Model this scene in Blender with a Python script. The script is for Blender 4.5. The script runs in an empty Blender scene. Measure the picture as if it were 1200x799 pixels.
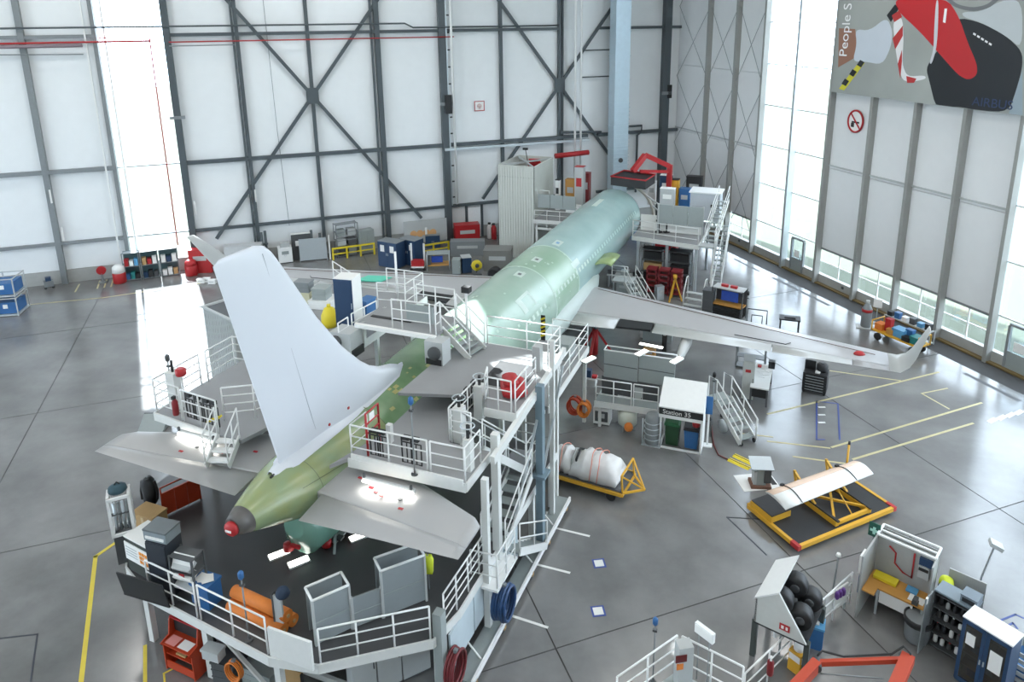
import bpy, bmesh, math, random
from mathutils import Vector, Matrix, Euler
random.seed(7)
scene = bpy.context.scene
col = scene.collection
PI = math.pi
# ---------------------------------------------------------------- camera, world, lights
CAM_LOC = Vector((13.341, -29.609, 17.654))
CAM_ROT = Euler((1.31147, 0.009754, 0.373579), 'XYZ')
FPX, PPX, PPY = 864.49, 617.41, 248.53           # focal length and principal point in pixels of 1200x799
cd = bpy.data.cameras.new('camera')
cd.sensor_width = 36.0
cd.lens = FPX * 36.0 / 1200.0
cd.shift_x = -(PPX - 600.0) / 1200.0
cd.shift_y = (PPY - 399.5) / 1200.0
cd.clip_end = 500.0
cam = bpy.data.objects.new('camera', cd)
cam.location = CAM_LOC
cam.rotation_euler = CAM_ROT
col.objects.link(cam)
scene.camera = cam

scene.view_settings.view_transform = 'Standard'
scene.view_settings.look = 'None'
scene.view_settings.exposure = 0.08
scene.view_settings.gamma = 1.0
scene.view_settings.use_curve_mapping = False

WA = math.radians(41.5)                            # the hall is turned 41.5 degrees from the aircraft
CORNER = Vector((3.2, 34.96, 0.0))
DB = Vector((math.cos(WA), math.sin(WA), 0))       # along the back wall (negative to the left)
DR = Vector((math.sin(WA), -math.cos(WA), 0))      # along the window wall, towards the camera
CORNER -= DB * 0.5 + DR * 1.6
BACK = False                                       # while true, t and z are stretched for the set-back rear wall
def tmap(t): return -34.7 + (t + 35.2) * 1.029 if BACK else t
def zmap(z): return (min(CEIL, 17.65 + (z - 17.65) * 1.029) if z > .01 else z) if BACK else z
CEIL = 27.0
def hall(t, s, z=0.0):
    t, z = tmap(t), zmap(z)
    return CORNER + DB * t + DR * s + Vector((0, 0, z))

w = bpy.data.worlds.new('sky')
scene.world = w
w.use_nodes = True
nt = w.node_tree
bg = nt.nodes['Background']
bg.inputs[0].default_value = (0.84, 0.92, 1.0, 1)
bg.inputs[1].default_value = 7.5

sun = bpy.data.lights.new('sun', 'SUN')
sun.energy = 26.0
sun.angle = math.radians(0.6)
sun.color = (1.0, 0.98, 0.94)
so = bpy.data.objects.new('sun', sun)
sd = (DR * 1.0 + DB * 0.143 + Vector((0, 0, -0.95))).normalized()
so.rotation_euler = sd.to_track_quat('-Z', 'Y').to_euler()
col.objects.link(so)

CEIL = 27.0
def area(name, loc, sx, sy, power, color=(1, 1, 1)):
    l = bpy.data.lights.new(name, 'AREA')
    l.shape = 'RECTANGLE'
    l.size, l.size_y = sx, sy
    l.energy = power
    l.color = color
    o = bpy.data.objects.new(name, l)
    o.location = loc
    o.rotation_euler = (0, 0, WA)
    col.objects.link(o)
for t in (-60, -45, -30, -15, -4):                  # rows of hall lamps under the roof
    for s in (8, 24, 40, 54):
        if (t == -4 and s < 20) or (t == -15 and s < 10): continue   # none over the corner, left out to keep it darker
        area('hall_lamp', hall(t, s, CEIL - 0.6), 3.0, 3.0, 560, (1.0, 0.98, 0.95))

# ---------------------------------------------------------------- helpers
_CM = CAM_ROT.to_matrix()
def ray(u, v):
    return _CM @ Vector(((u - PPX) / FPX, -(v - PPY) / FPX, -1.0))
def G(u, v, z=0.0):
    """world point at height z seen at photo pixel (u, v)"""
    d = ray(u, v)
    return CAM_LOC + d * ((z - CAM_LOC.z) / d.z)
def hz(p, v):
    """height above p's ground position that reaches photo row v"""
    lo, hi = -1.0, 30.0
    for _ in range(40):
        m = (lo + hi) / 2
        q = _CM.transposed() @ (Vector((p.x, p.y, m)) - CAM_LOC)
        pv = PPY - FPX * q.y / -q.z
        if pv > v: lo = m
        else: hi = m
    return lo

_mats = {}
def mat(name, color, rough=0.5, metal=0.0, var=0.06, scale=6.0, bump=0.0, emit=0.0, spec=0.5):
    if name in _mats: return _mats[name]
    m = bpy.data.materials.new(name)
    m.use_nodes = True
    n, l = m.node_tree.nodes, m.node_tree.links
    b = n['Principled BSDF']
    b.inputs['Roughness'].default_value = rough
    b.inputs['Metallic'].default_value = metal
    b.inputs['Specular IOR Level'].default_value = spec
    c = (*color, 1.0)
    b.inputs['Base Color'].default_value = c
    if var > 0:
        tc = n.new('ShaderNodeTexCoord')
        no = n.new('ShaderNodeTexNoise')
        no.inputs['Scale'].default_value = scale
        no.inputs['Detail'].default_value = 4
        l.new(tc.outputs['Object'], no.inputs['Vector'])
        mx = n.new('ShaderNodeMix'); mx.data_type = 'RGBA'
        mx.inputs[6].default_value = (*[max(0, x * (1 - var)) for x in color], 1)
        mx.inputs[7].default_value = (*[min(1, x * (1 + var)) for x in color], 1)
        l.new(no.outputs['Fac'], mx.inputs[0])
        l.new(mx.outputs[2], b.inputs['Base Color'])
        if bump > 0:
            bp = n.new('ShaderNodeBump')
            bp.inputs['Strength'].default_value = bump
            bp.inputs['Distance'].default_value = 0.02
            l.new(no.outputs['Fac'], bp.inputs['Height'])
            l.new(bp.outputs['Normal'], b.inputs['Normal'])
    if emit > 0:
        b.inputs['Emission Color'].default_value = c
        b.inputs['Emission Strength'].default_value = emit
    _mats[name] = m
    return m

def glass_mat(name, tint=(0.93, 0.97, 1.0), fac=0.12):
    if name in _mats: return _mats[name]
    m = bpy.data.materials.new(name)
    m.use_nodes = True
    n, l = m.node_tree.nodes, m.node_tree.links
    n.remove(n['Principled BSDF'])
    tr = n.new('ShaderNodeBsdfTransparent'); tr.inputs[0].default_value = (*tint, 1)
    gl = n.new('ShaderNodeBsdfGlossy'); gl.inputs['Roughness'].default_value = 0.03
    mx = n.new('ShaderNodeMixShader'); mx.inputs[0].default_value = fac
    l.new(tr.outputs[0], mx.inputs[1]); l.new(gl.outputs[0], mx.inputs[2])
    l.new(mx.outputs[0], n['Material Output'].inputs[0])
    _mats[name] = m
    return m

class MB:
    def __init__(s): s.v = []; s.f = []; s.smooth = []
    def add(s, vs, fs, smooth=False):
        o = len(s.v)
        s.v += [tuple(v) for v in vs]
        for f in fs:
            s.f.append([i + o for i in f]); s.smooth.append(smooth)
        return s
    def box(s, c, d, rz=0.0, M=None):
        hx, hy, hz_ = d[0] / 2, d[1] / 2, d[2] / 2
        vs = [Vector((x * hx, y * hy, z * hz_)) for z in (-1, 1) for y in (-1, 1) for x in (-1, 1)]
        if rz: 
            R = Matrix.Rotation(rz, 3, 'Z'); vs = [R @ v for v in vs]
        if M is not None: vs = [M @ v for v in vs]
        c = Vector(c)
        return s.add([v + c for v in vs], [(0, 2, 3, 1), (4, 5, 7, 6), (0, 1, 5, 4), (2, 6, 7, 3), (0, 4, 6, 2), (1, 3, 7, 5)])
    def b2(s, x0, y0, z0, x1, y1, z1):
        return s.box(((x0 + x1) / 2, (y0 + y1) / 2, (z0 + z1) / 2), (abs(x1 - x0), abs(y1 - y0), abs(z1 - z0)))
    def bar(s, a, b, w=0.06, h=None, up=(0, 0, 1)):
        """rectangular bar from a to b"""
        a, b = Vector(a), Vector(b); h = h or w
        d = b - a; L = d.length
        if L < 1e-6: return s
        d.normalize(); u = Vector(up)
        if abs(d.dot(u)) > 0.99: u = Vector((0, 1, 0))
        x = d.cross(u).normalized(); y = x.cross(d).normalized()
        M = Matrix((x, d, y)).transposed()
        return s.box((a + b) / 2, (w, L, h), M=M)
    def tube(s, pts, r=0.02, n=6, closed=False, caps=True):
        pts = [Vector(p) for p in pts]
        N = len(pts); rings = []; vs = []
        prev = None
        for i, p in enumerate(pts):
            if closed: d = pts[(i + 1) % N] - pts[i - 1]
            else: d = pts[min(i + 1, N - 1)] - pts[max(i - 1, 0)]
            d.normalize()
            if prev is None:
                u = Vector((0, 0, 1)) if abs(d.z) < 0.9 else Vector((1, 0, 0))
            else: u = prev
            x = d.cross(u)
            if x.length < 1e-4: x = d.cross(Vector((0.3, 1, 0.2)))
            x.normalize(); y = x.cross(d).normalized(); prev = y
            rr = r[i] if isinstance(r, (list, tuple)) else r
            for k in range(n):
                a = 2 * PI * k / n
                vs.append(p + x * (math.cos(a) * rr) + y * (math.sin(a) * rr))
        fs = []
        for i in range(N if closed else N - 1):
            j = (i + 1) % N
            for k in range(n):
                k2 = (k + 1) % n
                fs.append((i * n + k, i * n + k2, j * n + k2, j * n + k))
        s.add(vs, fs, True)
        if caps and not closed:
            o = len(s.v) - N * n
            s.f.append([o + k for k in range(n)][::-1]); s.smooth.append(False)
            s.f.append([o + (N - 1) * n + k for k in range(n)]); s.smooth.append(False)
        return s
    def cyl(s, c, r, h, n=16, axis='Z', r2=None):
        c = Vector(c); A = {'X': Vector((1, 0, 0)), 'Y': Vector((0, 1, 0)), 'Z': Vector((0, 0, 1))}[axis]
        return s.tube([c - A * h / 2, c + A * h / 2], [r, r if r2 is None else r2], n)
    def prism(s, poly, z0, z1, M=None):
        n = len(poly)
        vs = [Vector((x, y, z0)) for x, y in poly] + [Vector((x, y, z1)) for x, y in poly]
        if M is not None: vs = [M @ v for v in vs]
        fs = [list(range(n))[::-1], list(range(n, 2 * n))] + [(i, (i + 1) % n, (i + 1) % n + n, i + n) for i in range(n)]
        return s.add(vs, fs)
    def profile(s, poly, x0, x1):
        """polygon in the (y, z) plane extruded along x"""
        n = len(poly)
        vs = [Vector((x0, y, z)) for y, z in poly] + [Vector((x1, y, z)) for y, z in poly]
        fs = [list(range(n))[::-1], list(range(n, 2 * n))] + [(i, (i + 1) % n, (i + 1) % n + n, i + n) for i in range(n)]
        return s.add(vs, fs)
    def lathe(s, prof, n=16, c=(0, 0, 0), axis='Z'):
        vs = []; c = Vector(c)
        for r, z in prof:
            for k in range(n):
                a = 2 * PI * k / n
                p = (r * math.cos(a), r * math.sin(a), z)
                if axis == 'Y': p = (p[0], p[2], p[1])
                if axis == 'X': p = (p[2], p[0], p[1])
                vs.append(Vector(p) + c)
        fs = []
        for i in range(len(prof) - 1):
            for k in range(n):
                k2 = (k + 1) % n
                fs.append((i * n + k, i * n + k2, (i + 1) * n + k2, (i + 1) * n + k))
        s.add(vs, fs, True)
        o = len(s.v) - len(vs)
        s.f.append([o + k for k in range(n)][::-1]); s.smooth.append(False)
        s.f.append([o + (len(prof) - 1) * n + k for k in range(n)]); s.smooth.append(False)
        return s
    def loft(s, rings, closed=True, caps=True, smooth=True):
        n = len(rings[0]); vs = [p for r in rings for p in r]; fs = []
        for i in range(len(rings) - 1):
            for k in range(n if closed else n - 1):
                k2 = (k + 1) % n
                fs.append((i * n + k, i * n + k2, (i + 1) * n + k2, (i + 1) * n + k))
        o = len(s.v)
        s.add(vs, fs, smooth)
        if caps:
            s.f.append([o + k for k in range(n)][::-1]); s.smooth.append(False)
            s.f.append([o + (len(rings) - 1) * n + k for k in range(n)]); s.smooth.append(False)
        return s
    def mesh(s, name):
        me = bpy.data.meshes.new(name)
        me.from_pydata(s.v, [], s.f)
        me.polygons.foreach_set('use_smooth', s.smooth)
        bm = bmesh.new(); bm.from_mesh(me)
        bmesh.ops.recalc_face_normals(bm, faces=bm.faces)
        bm.to_mesh(me); bm.free()
        return me
    def build(s, name, m, parent=None, bevel=0.0):
        me = s.mesh(name)
        me.materials.append(m)
        o = bpy.data.objects.new(name, me)
        col.objects.link(o)
        if parent is not None: o.parent = parent
        if bevel > 0:
            md = o.modifiers.new('bevel', 'BEVEL'); md.width = bevel; md.segments = 2; md.limit_method = 'ANGLE'
        return o

def tag(o, label, cat, group=None):
    o['label'] = label; o['category'] = cat
    if group: o['group'] = group
    return o
def thing(name, label, cat, loc=(0, 0, 0), rz=0.0, group=None):
    o = bpy.data.objects.new(name, None)
    o.empty_display_size = 0.2
    o.location = loc; o.rotation_euler = (0, 0, rz)
    col.objects.link(o)
    return tag(o, label, cat, group)
def struct(o):
    o['kind'] = 'structure'
    return o
def on(name, label, cat, a, b, z=0.0, group=None):
    """thing whose front bottom edge runs from photo pixel a to b at height z; local x along it, y away"""
    pa, pb = G(*a, z), G(*b, z)
    d = pb - pa
    r = thing(name, label, cat, (pa + pb) / 2, math.atan2(d.y, d.x), group)
    return r, d.length
def copy_tree(o, loc=None, rz=None, label=None, parent=None):
    c = o.copy(); col.objects.link(c)
    if parent is not None: c.parent = parent
    if loc is not None: c.location = loc
    if rz is not None: c.rotation_euler = (0, 0, rz)
    if label: c['label'] = label
    for ch in o.children: copy_tree(ch, parent=c)
    return c
def inst(o, parent=None, loc=(0, 0, 0), rz=0.0, sc=None):
    c = o.copy(); col.objects.link(c)
    c.parent = parent; c.location = loc; c.rotation_euler = (0, 0, rz)
    if sc: c.scale = sc
    return c
def text_mesh(name, body, size, m, parent, loc, rot, align='LEFT', sx=1.0):
    cu = bpy.data.curves.new(name, 'FONT')
    cu.body = body; cu.size = size; cu.extrude = 0.003; cu.align_x = align
    t = bpy.data.objects.new(name + '_tmp', cu)
    col.objects.link(t)
    bpy.context.view_layer.update()
    me = bpy.data.meshes.new_from_object(t)
    bpy.data.objects.remove(t)
    me.materials.clear(); me.materials.append(m)
    o = bpy.data.objects.new(name, me)
    col.objects.link(o)
    o.parent = parent; o.location = loc; o.rotation_euler = rot; o.scale = (sx, 1, 1)
    return o

# ---------------------------------------------------------------- materials
WHITE = mat('white_paint', (0.80, 0.81, 0.80), 0.45, var=0.04)
WHITE2 = mat('white_rail_paint', (0.78, 0.79, 0.78), 0.4, var=0.03)
PANEL = mat('wall_panel_white', (0.80, 0.825, 0.835), 0.6, var=0.03, scale=1.5)
STEEL = mat('dark_steel_grey', (0.075, 0.092, 0.102), 0.5, var=0.08)
STEEL2 = mat('mid_steel_grey', (0.22, 0.24, 0.25), 0.45, var=0.08)
GALV = mat('galvanised_steel', (0.55, 0.60, 0.63), 0.35, 0.6, var=0.08)
CONC = mat('concrete_plinth', (0.38, 0.385, 0.37), 0.8, var=0.10, scale=3)
LGREY = mat('light_grey_paint', (0.46, 0.48, 0.48), 0.5, var=0.04)
GREY = mat('grey_panel', (0.30, 0.335, 0.33), 0.5, var=0.05)
DGREY = mat('dark_grey', (0.075, 0.08, 0.085), 0.55, var=0.1)
BLACK = mat('black_rubber', (0.018, 0.019, 0.021), 0.55, var=0.15)
RED = mat('red_paint', (0.42, 0.018, 0.022), 0.42, var=0.06)
ORANGE = mat('orange_red_paint', (0.44, 0.045, 0.013), 0.42, var=0.06)
ORANGE2 = mat('orange_fabric', (0.68, 0.20, 0.03), 0.6, var=0.1)
YELLOW = mat('yellow_paint', (0.66, 0.36, 0.03), 0.45, var=0.08)
YELLOW2 = mat('signal_yellow', (0.75, 0.60, 0.03), 0.5, var=0.06)
LINEY = mat('yellow_floor_paint', (0.70, 0.55, 0.05), 0.5, var=0.12, scale=3)
BLUE = mat('navy_blue_paint', (0.018, 0.050, 0.115), 0.4, var=0.08)
BLUE2 = mat('mid_blue', (0.03, 0.13, 0.33), 0.45, var=0.08)
BLUE3 = mat('light_blue', (0.10, 0.32, 0.55), 0.45, var=0.08)
GREEN = mat('green_plastic', (0.025, 0.14, 0.055), 0.45, var=0.08)
TEAL = mat('teal_plastic', (0.02, 0.20, 0.20), 0.45, var=0.08)
WOOD = mat('desk_wood', (0.52, 0.26, 0.06), 0.5, var=0.1, scale=4)
CARD = mat('cardboard', (0.48, 0.31, 0.14), 0.8, var=0.08)
PAPER = mat('paper', (0.82, 0.82, 0.80), 0.7, var=0.02)
LAMP = mat('lamp_glow', (1.0, 1.0, 0.92), 0.5, var=0, emit=4.0)
SCREEN = mat('screen_blue', (0.02, 0.05, 0.25), 0.2, var=0.3, scale=8, emit=0.4)
GLASS = glass_mat('window_glass')
GLASS2 = glass_mat('cabinet_glass', (0.45, 0.5, 0.55), 0.15)
# ---------------------------------------------------------------- floor
def floor_mat():
    m = bpy.data.materials.new('polished_concrete'); m.use_nodes = True
    n, l = m.node_tree.nodes, m.node_tree.links
    b = n['Principled BSDF']
    ge = n.new('ShaderNodeNewGeometry')
    n1 = n.new('ShaderNodeTexNoise'); n1.inputs['Scale'].default_value = 0.22; n1.inputs['Detail'].default_value = 8; n1.inputs['Roughness'].default_value = 0.62
    n2 = n.new('ShaderNodeTexNoise'); n2.inputs['Scale'].default_value = 0.9; n2.inputs['Detail'].default_value = 6
    l.new(ge.outputs['Position'], n1.inputs['Vector']); l.new(ge.outputs['Position'], n2.inputs['Vector'])
    cr = n.new('ShaderNodeValToRGB')
    cr.color_ramp.elements[0].position = 0.32; cr.color_ramp.elements[0].color = (0.145, 0.145, 0.143, 1)
    cr.color_ramp.elements[1].position = 0.70; cr.color_ramp.elements[1].color = (0.265, 0.264, 0.26, 1)
    l.new(n1.outputs['Fac'], cr.inputs[0])
    mx = n.new('ShaderNodeMix'); mx.data_type = 'RGBA'; mx.blend_type = 'MULTIPLY'; mx.inputs[0].default_value = 0.25
    l.new(cr.outputs[0], mx.inputs[6]); l.new(n2.outputs['Fac'], mx.inputs[7])
    l.new(mx.outputs[2], b.inputs['Base Color'])
    mr = n.new('ShaderNodeMapRange'); mr.inputs[3].default_value = 0.13; mr.inputs[4].default_value = 0.24
    l.new(n2.outputs['Fac'], mr.inputs[0]); l.new(mr.outputs[0], b.inputs['Roughness'])
    b.inputs['Specular IOR Level'].default_value = 1.0
    return m
FLOOR = floor_mat()
RZH = WA
base = thing('floor', 'x', 'x'); del base['label']; del base['category']; struct(base)
JOINT = mat('joint_filler', (0.045, 0.045, 0.045), 0.8)
mb = MB()
c = [hall(-80, -1, 0), hall(1, -1, 0), hall(1, 65, 0), hall(-80, 65, 0)]
mb.prism([(p.x, p.y) for p in c], -0.30, -0.015)
mb.build('joint_bed', JOINT, base)
tl = [-81 + 8.8 * i - 0.2 + 0.2 for i in range(0)] 
tl = [-28.1 + 8.8 * k for k in range(-6, 4)]
sl = [40.6 + 10.4 * k for k in range(-4, 4)]
slab0 = None
for i in range(len(tl) - 1):
    for j in range(len(sl) - 1):
        t0, t1 = max(tl[i], -80), min(tl[i + 1], 0.6)
        s0, s1 = max(sl[j], -0.6), min(sl[j + 1], 64.5)
        g = 0.02
        q = [hall(t0 + g, s0 + g), hall(t1 - g, s0 + g), hall(t1 - g, s1 - g), hall(t0 + g, s1 - g)]
        m_ = MB().prism([(p.x, p.y) for p in q], -0.3, 0.0)
        m_.build('floor_slab', FLOOR, base)
def floor_line(uvs, width, m=LINEY, name='floor_line'):
    for a, b in zip(uvs[:-1], uvs[1:]):
        p, q = G(*a, 0), G(*b, 0)
        d = (q - p).normalized() * (width * 0.4)
        MB().bar(p - d + Vector((0, 0, .003)), q + d + Vector((0, 0, .003)), width, 0.006).build(name, m, base)
BLUEL = mat('blue_floor_tape', (0.03, 0.06, 0.25), 0.5)
BLACKL = mat('dark_floor_tape', (0.03, 0.035, 0.05), 0.5)
WHITEL = mat('white_floor_tape', (0.75, 0.75, 0.72), 0.5)
TANL = mat('worn_yellow_paint', (0.50, 0.44, 0.24), 0.5, var=0.2, scale=3)
floor_line([(95, 799), (112, 652), (141, 632)], 0.13)
floor_line([(170, 799), (170, 757)], 0.10)
floor_line([(193, 799), (192, 789), (204, 783)], 0.05)
floor_line([(0, 748), (44, 743), (36, 799)], 0.05, BLACKL)
floor_line([(975, 524), (1150, 472)], 0.11, TANL)
floor_line([(900, 517), (972, 525)], 0.09, TANL)
floor_line([(1000, 538), (1140, 496)], 0.11, TANL)
floor_line([(930, 535), (990, 543)], 0.09, TANL)
floor_line([(900, 485), (1060, 446), (1100, 436)], 0.11, TANL)
floor_line([(970, 434), (1055, 446)], 0.09, TANL)
floor_line([(1080, 461), (1112, 479)], 0.08, TANL)
floor_line([(1080, 461), (1110, 455)], 0.08, TANL)
floor_line([(870, 508), (905, 512)], 0.08, TANL)
floor_line([(957, 515), (957, 470), (982, 473), (984, 515)], 0.07, BLUEL)
floor_line([(957, 515), (966, 515)], 0.07, BLUEL)
for y in (477, 486, 495): floor_line([(960, y), (966, y)], 0.12, WHITEL)
for x in (1160, 1171, 1181, 1191): floor_line([(x, 494 - (x - 1160) * .3), (x + 6, 491 - (x - 1160) * .3)], 0.22, WHITEL)
floor_line([(920, 610), (852, 606)], 0.05, BLACKL)
floor_line([(852, 606), (898, 650)], 0.05, BLACKL)
floor_line([(640, 616), (690, 628)], 0.09, WHITEL)
floor_line([(620, 659), (667, 671)], 0.09, WHITEL)
floor_line([(583, 716), (641, 735)], 0.09, WHITEL)
floor_line([(0, 360), (120, 349), (235, 332)], 0.12, TANL)
for a, b in (((88, 342), (93, 333)), ((114, 338), (117, 329)), ((122, 337), (125, 328)), ((130, 336), (133, 327))): floor_line([a, b], 0.1, TANL)
floor_line([(1172, 727), (1190, 720), (1199, 724)], 0.06, BLUEL)
floor_line([(1176, 735), (1187, 730), (1192, 736)], 0.06, BLUEL)
for (u, v) in ((702, 660), (701, 716)):                        # framed floor sheets
    p = G(u, v, 0)
    MB().box(p + Vector((0, 0, .003)), (0.42, 0.42, 0.006), 0.5).build('floor_mark_frame', BLUEL, base)
    MB().box(p + Vector((0, 0, .006)), (0.30, 0.30, 0.006), 0.5).build('floor_mark_sheet', WHITEL, base)
MB().bar(G(905, 325), G(972, 358), 0.25, 0.004).build('drain_cover', DGREY, base)
MB().bar(G(1130, 437), G(1195, 470), 0.25, 0.004).build('drain_cover', DGREY, base)
MB().bar(G(860, 303), G(890, 318), 0.2, 0.004).build('drain_cover', DGREY, base)

# ground outside
og = MB()
og.prism([(-160, -120), (160, -120), (160, 200), (-160, 200)], -0.5, -0.32)
struct(og.build('ground_outside', mat('pale_apron', (0.085, 0.10, 0.07), 0.9, var=0.2, scale=0.05)))

# ---------------------------------------------------------------- walls
def hobj(name, t0, t1, s0, s1, z0, z1, m, parent=None, bevel=0):
    z0, z1 = zmap(z0), zmap(z1)
    q = [hall(t0, s0), hall(t1, s0), hall(t1, s1), hall(t0, s1)]
    return MB().prism([(p.x, p.y) for p in q], z0, z1).build(name, m, parent, bevel)
def sgroup(name):
    o = bpy.data.objects.new(name, None); col.objects.link(o); return struct(o)
wall_back = sgroup('wall_back')
BACK = True
COLS = [-57.6, -53.0, -48.5, -44.5, -40.3, -36.0, -31.4, -26.6, -21.85, -17.25, -12.4, -7.8, -2.85, -0.7, 0.0]
ZB = [1.4, 3.3, 8.15, 16.7, 22.0, CEIL]
WIN = (-44.5, -40.3)
for a, b in zip([-80] + COLS[:-1], COLS):
    for z0, z1 in zip(ZB[:-1], ZB[1:]):
        if a == WIN[0]: continue
        hobj('wall_panel', a + 0.02, b - 0.02, -0.22, -0.04, z0 + 0.015, z1 - 0.015, PANEL, wall_back)
hobj('wall_core', -80, WIN[0], -0.4, -0.22, 0, CEIL, PANEL, wall_back)
hobj('wall_core', WIN[1], 0.2, -0.4, -0.22, 0, CEIL, PANEL, wall_back)
hobj('wall_core', WIN[0], WIN[1], -0.4, -0.22, 20.5, CEIL, PANEL, wall_back)
struct(hobj('baseboard_back', -80, 0, -0.24, 0.03, 0, 1.4, CONC))
win1 = sgroup('window_1')
hobj('pane', WIN[0], WIN[1], -0.2, -0.18, 1.4, 20.5, GLASS, win1)
for t in (WIN[0] + 0.08, WIN[1] - 0.08): hobj('window_frame', t - .05, t + .05, -0.25, -0.1, 1.4, 20.5, LGREY, win1)
BIG = {-40.3: .42, -21.85: .50, -2.85: .62, -48.5: .34, -26.6: .36}
for t in COLS[:-1]:
    wd = BIG.get(t, 0.24)
    o = hobj('column', t - wd / 2, t + wd / 2, 0.0, 0.12 + wd * .7, 0, CEIL, STEEL2 if t < -44 else STEEL, wall_back)
# second thinner stanchion beside some columns, bright edge rails at the window
for t in (-27.0, -36.25, -12.15): hobj('column', t - .07, t + .07, 0.1, 0.3, 0, CEIL, STEEL, wall_back)
for t in (-45.0, -43.9): hobj('door_guide_rail', t - .05, t + .05, 0.25, 0.4, 1.0, CEIL, WHITE, wall_back)
for z, h, d in ((8.15, .26, .34), (3.3, .2, .3), (16.7, .22, .3)):
    e = 0.9 if z == 16.7 else 0
    for a, b in ((-60, WIN[0]), (WIN[1], -21.9), (-21.9, -9.9 if z > 8 and z < 9 else -12.4)):
        hobj('beam', a, b, 0.05, d, z - h / 2, z + h / 2, STEEL if a > -44 else STEEL2, wall_back)
    hobj('beam', -9.0, 0, 0.05, d, z - h / 2, z + h / 2, STEEL, wall_back)
hobj('beam', WIN[0], WIN[1], 0.02, .10, 3.24, 3.36, GALV, wall_back)
hobj('beam', WIN[0], WIN[1], 0.02, .10, 8.1, 8.2, GALV, wall_back)
def brace(t0, z0, t1, z1, w_=0.24):
    MB().bar(hall(t0, .2, z0), hall(t1, .2, z1), w_, 0.14, up=DR).build('brace', STEEL, wall_back)
for tc, sgn in ((-31.4, 1), (-12.4, 1)):
    for a in (-1, 1):
        brace(tc + a * 0.2, 12.34 + .26, tc + a * 7.0, 12.34 + 9.2)
        L = 7.4 if tc < -20 else 6.6
        brace(tc + a * 0.2, 12.34 - .26, tc + a * L, 12.34 - L * 1.32)
    hobj('gusset_plate', tc - .42, tc + .42, 0.10, 0.34, 12.34 - .55, 12.34 + .55, STEEL, wall_back)
# pipes along the back wall
def wpipe(pts, r, m, name='pipe', parent=wall_back):
    return MB().tube([hall(*p) for p in pts], r, 6).build(name, m, parent)
wpipe([(-60, .5, 17.25), (-24.6, .5, 17.25), (-24.0, .5, 16.95), (-12.6, .5, 16.95)], .07, STEEL)
wpipe([(-60, .55, 16.35), (-41.3, .55, 16.35)], .07, RED); wpipe([(-60, .5, 16.15), (-45.2, .5, 16.15)], .13, mat('mauve_grey', (.28, .22, .25), .5))
wpipe([(-44.2, .6, 16.6), (-41.3, .6, 16.6), (-41.3, .6, 2.5)], .045, RED)
wpipe([(-40.2, .55, 16.25), (-21.0, .55, 16.25)], .05, RED)
wpipe([(-60, .6, 15.9), (-45.2, .6, 15.6)], .04, STEEL2)
wpipe([(-40.2, .6, 16.0), (-36.2, .6, 16.0)], .04, STEEL2)
wpipe([(-34.1, .2, 19), (-34.0, .2, 10), (-33.8, .2, 3)], .02, STEEL2)
wpipe([(-21.2, .55, 27), (-21.2, .55, 3.5)], .10, WHITE)
for i in range(14): hobj('cage_rung', -21.62, -21.3, .35, .41, 4 + i * 1.25, 4.1 + i * 1.25, BLACK, wall_back)
hobj('cage_rail', -21.58, -21.5, .38, .44, 3.4, 26, GALV, wall_back)
hobj('junction_box', -21.85, -21.35, .5, .7, 10.6, 12.0, BLACK, wall_back)
hobj('column_band', -22.2, -21.3, .45, .56, 11.2, 11.45, STEEL2, wall_back)
hobj('column_band', -3.25, -2.4, .5, .7, 11.2, 11.45, STEEL2, wall_back)
hobj('junction_box', -2.75, -2.4, .5, .7, 10.9, 12.0, BLACK, wall_back)
hobj('column_band', -40.75, -39.8, .35, .5, 11.2, 11.4, STEEL2, wall_back)
for t in (-11.45, -10.95): wpipe([(t, 1.2, 27), (t, 1.2, 4)], .10 if t < -11.2 else .085, WHITE)
wpipe([(-10.6, .4, 12.9), (-7.9, .4, 12.9)], .06, STEEL)
wpipe([(-10.6, .4, 15.0), (-7.9, .4, 15.0)], .06, STEEL)
wpipe([(-7.0, .4, 8.7), (-5.0, .4, 8.7), (-5.0, .4, 8.2), (-5.4, .4, 7.9), (-5.4, .4, 3)], .10, STEEL)
wpipe([(-12.4, .5, 8.6), (-8.8, .5, 8.4)], .12, STEEL)
hobj('crane_girder', -22.0, -9.9, .35, .6, 7.75, 7.95, GALV, wall_back)
for t, z in ((-48.1, 4.0), (-39.9, 5.0), (-35.9, 5.5), (-31.2, 6.0), (-48.4, 6.6)):
    hobj('strip_lamp', t - .05, t + .05, .40, .48, z - .45, z + .45, PAPER, wall_back)
# small evacuation sign and side sign on the back wall
sg = tag(thing('x', '', '', hall(-19.05, .0, 11.0), RZH), 'small white wall sign with red border and red emblem', 'sign'); sg.name = 'warning_sign'
MB().b2(-.42, -.10, -.40, .42, -.04, .40).build('sign_plate', PAPER, sg)
for b in ((-.42, -.42, .36, .42), (-.42, -.42, -.40, -.36), (-.42, -.36, -.40, .42), (.36, .42, -.40, .42)):
    pass
fr = MB(); fr.b2(-.42, -.12, .34, .42, -.10, .40); fr.b2(-.42, -.12, -.40, .42, -.10, -.34); fr.b2(-.42, -.12, -.34, -.36, -.10, .34); fr.b2(.36, -.12, -.34, .42, -.10, .34)
fr.build('sign_border', RED, sg)
em = MB(); em.tube([Vector((.16 * math.cos(a * PI / 8), -.11, .16 * math.sin(a * PI / 8))) for a in range(16)], .02, 5, closed=True); em.b2(-.16, -.12, -.015, .16, -.105, .015); em.b2(-.015, -.12, -.16, .015, -.105, .16)
em.build('emblem', mat('faded_red', (.55, .22, .2), .6), sg)

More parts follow.
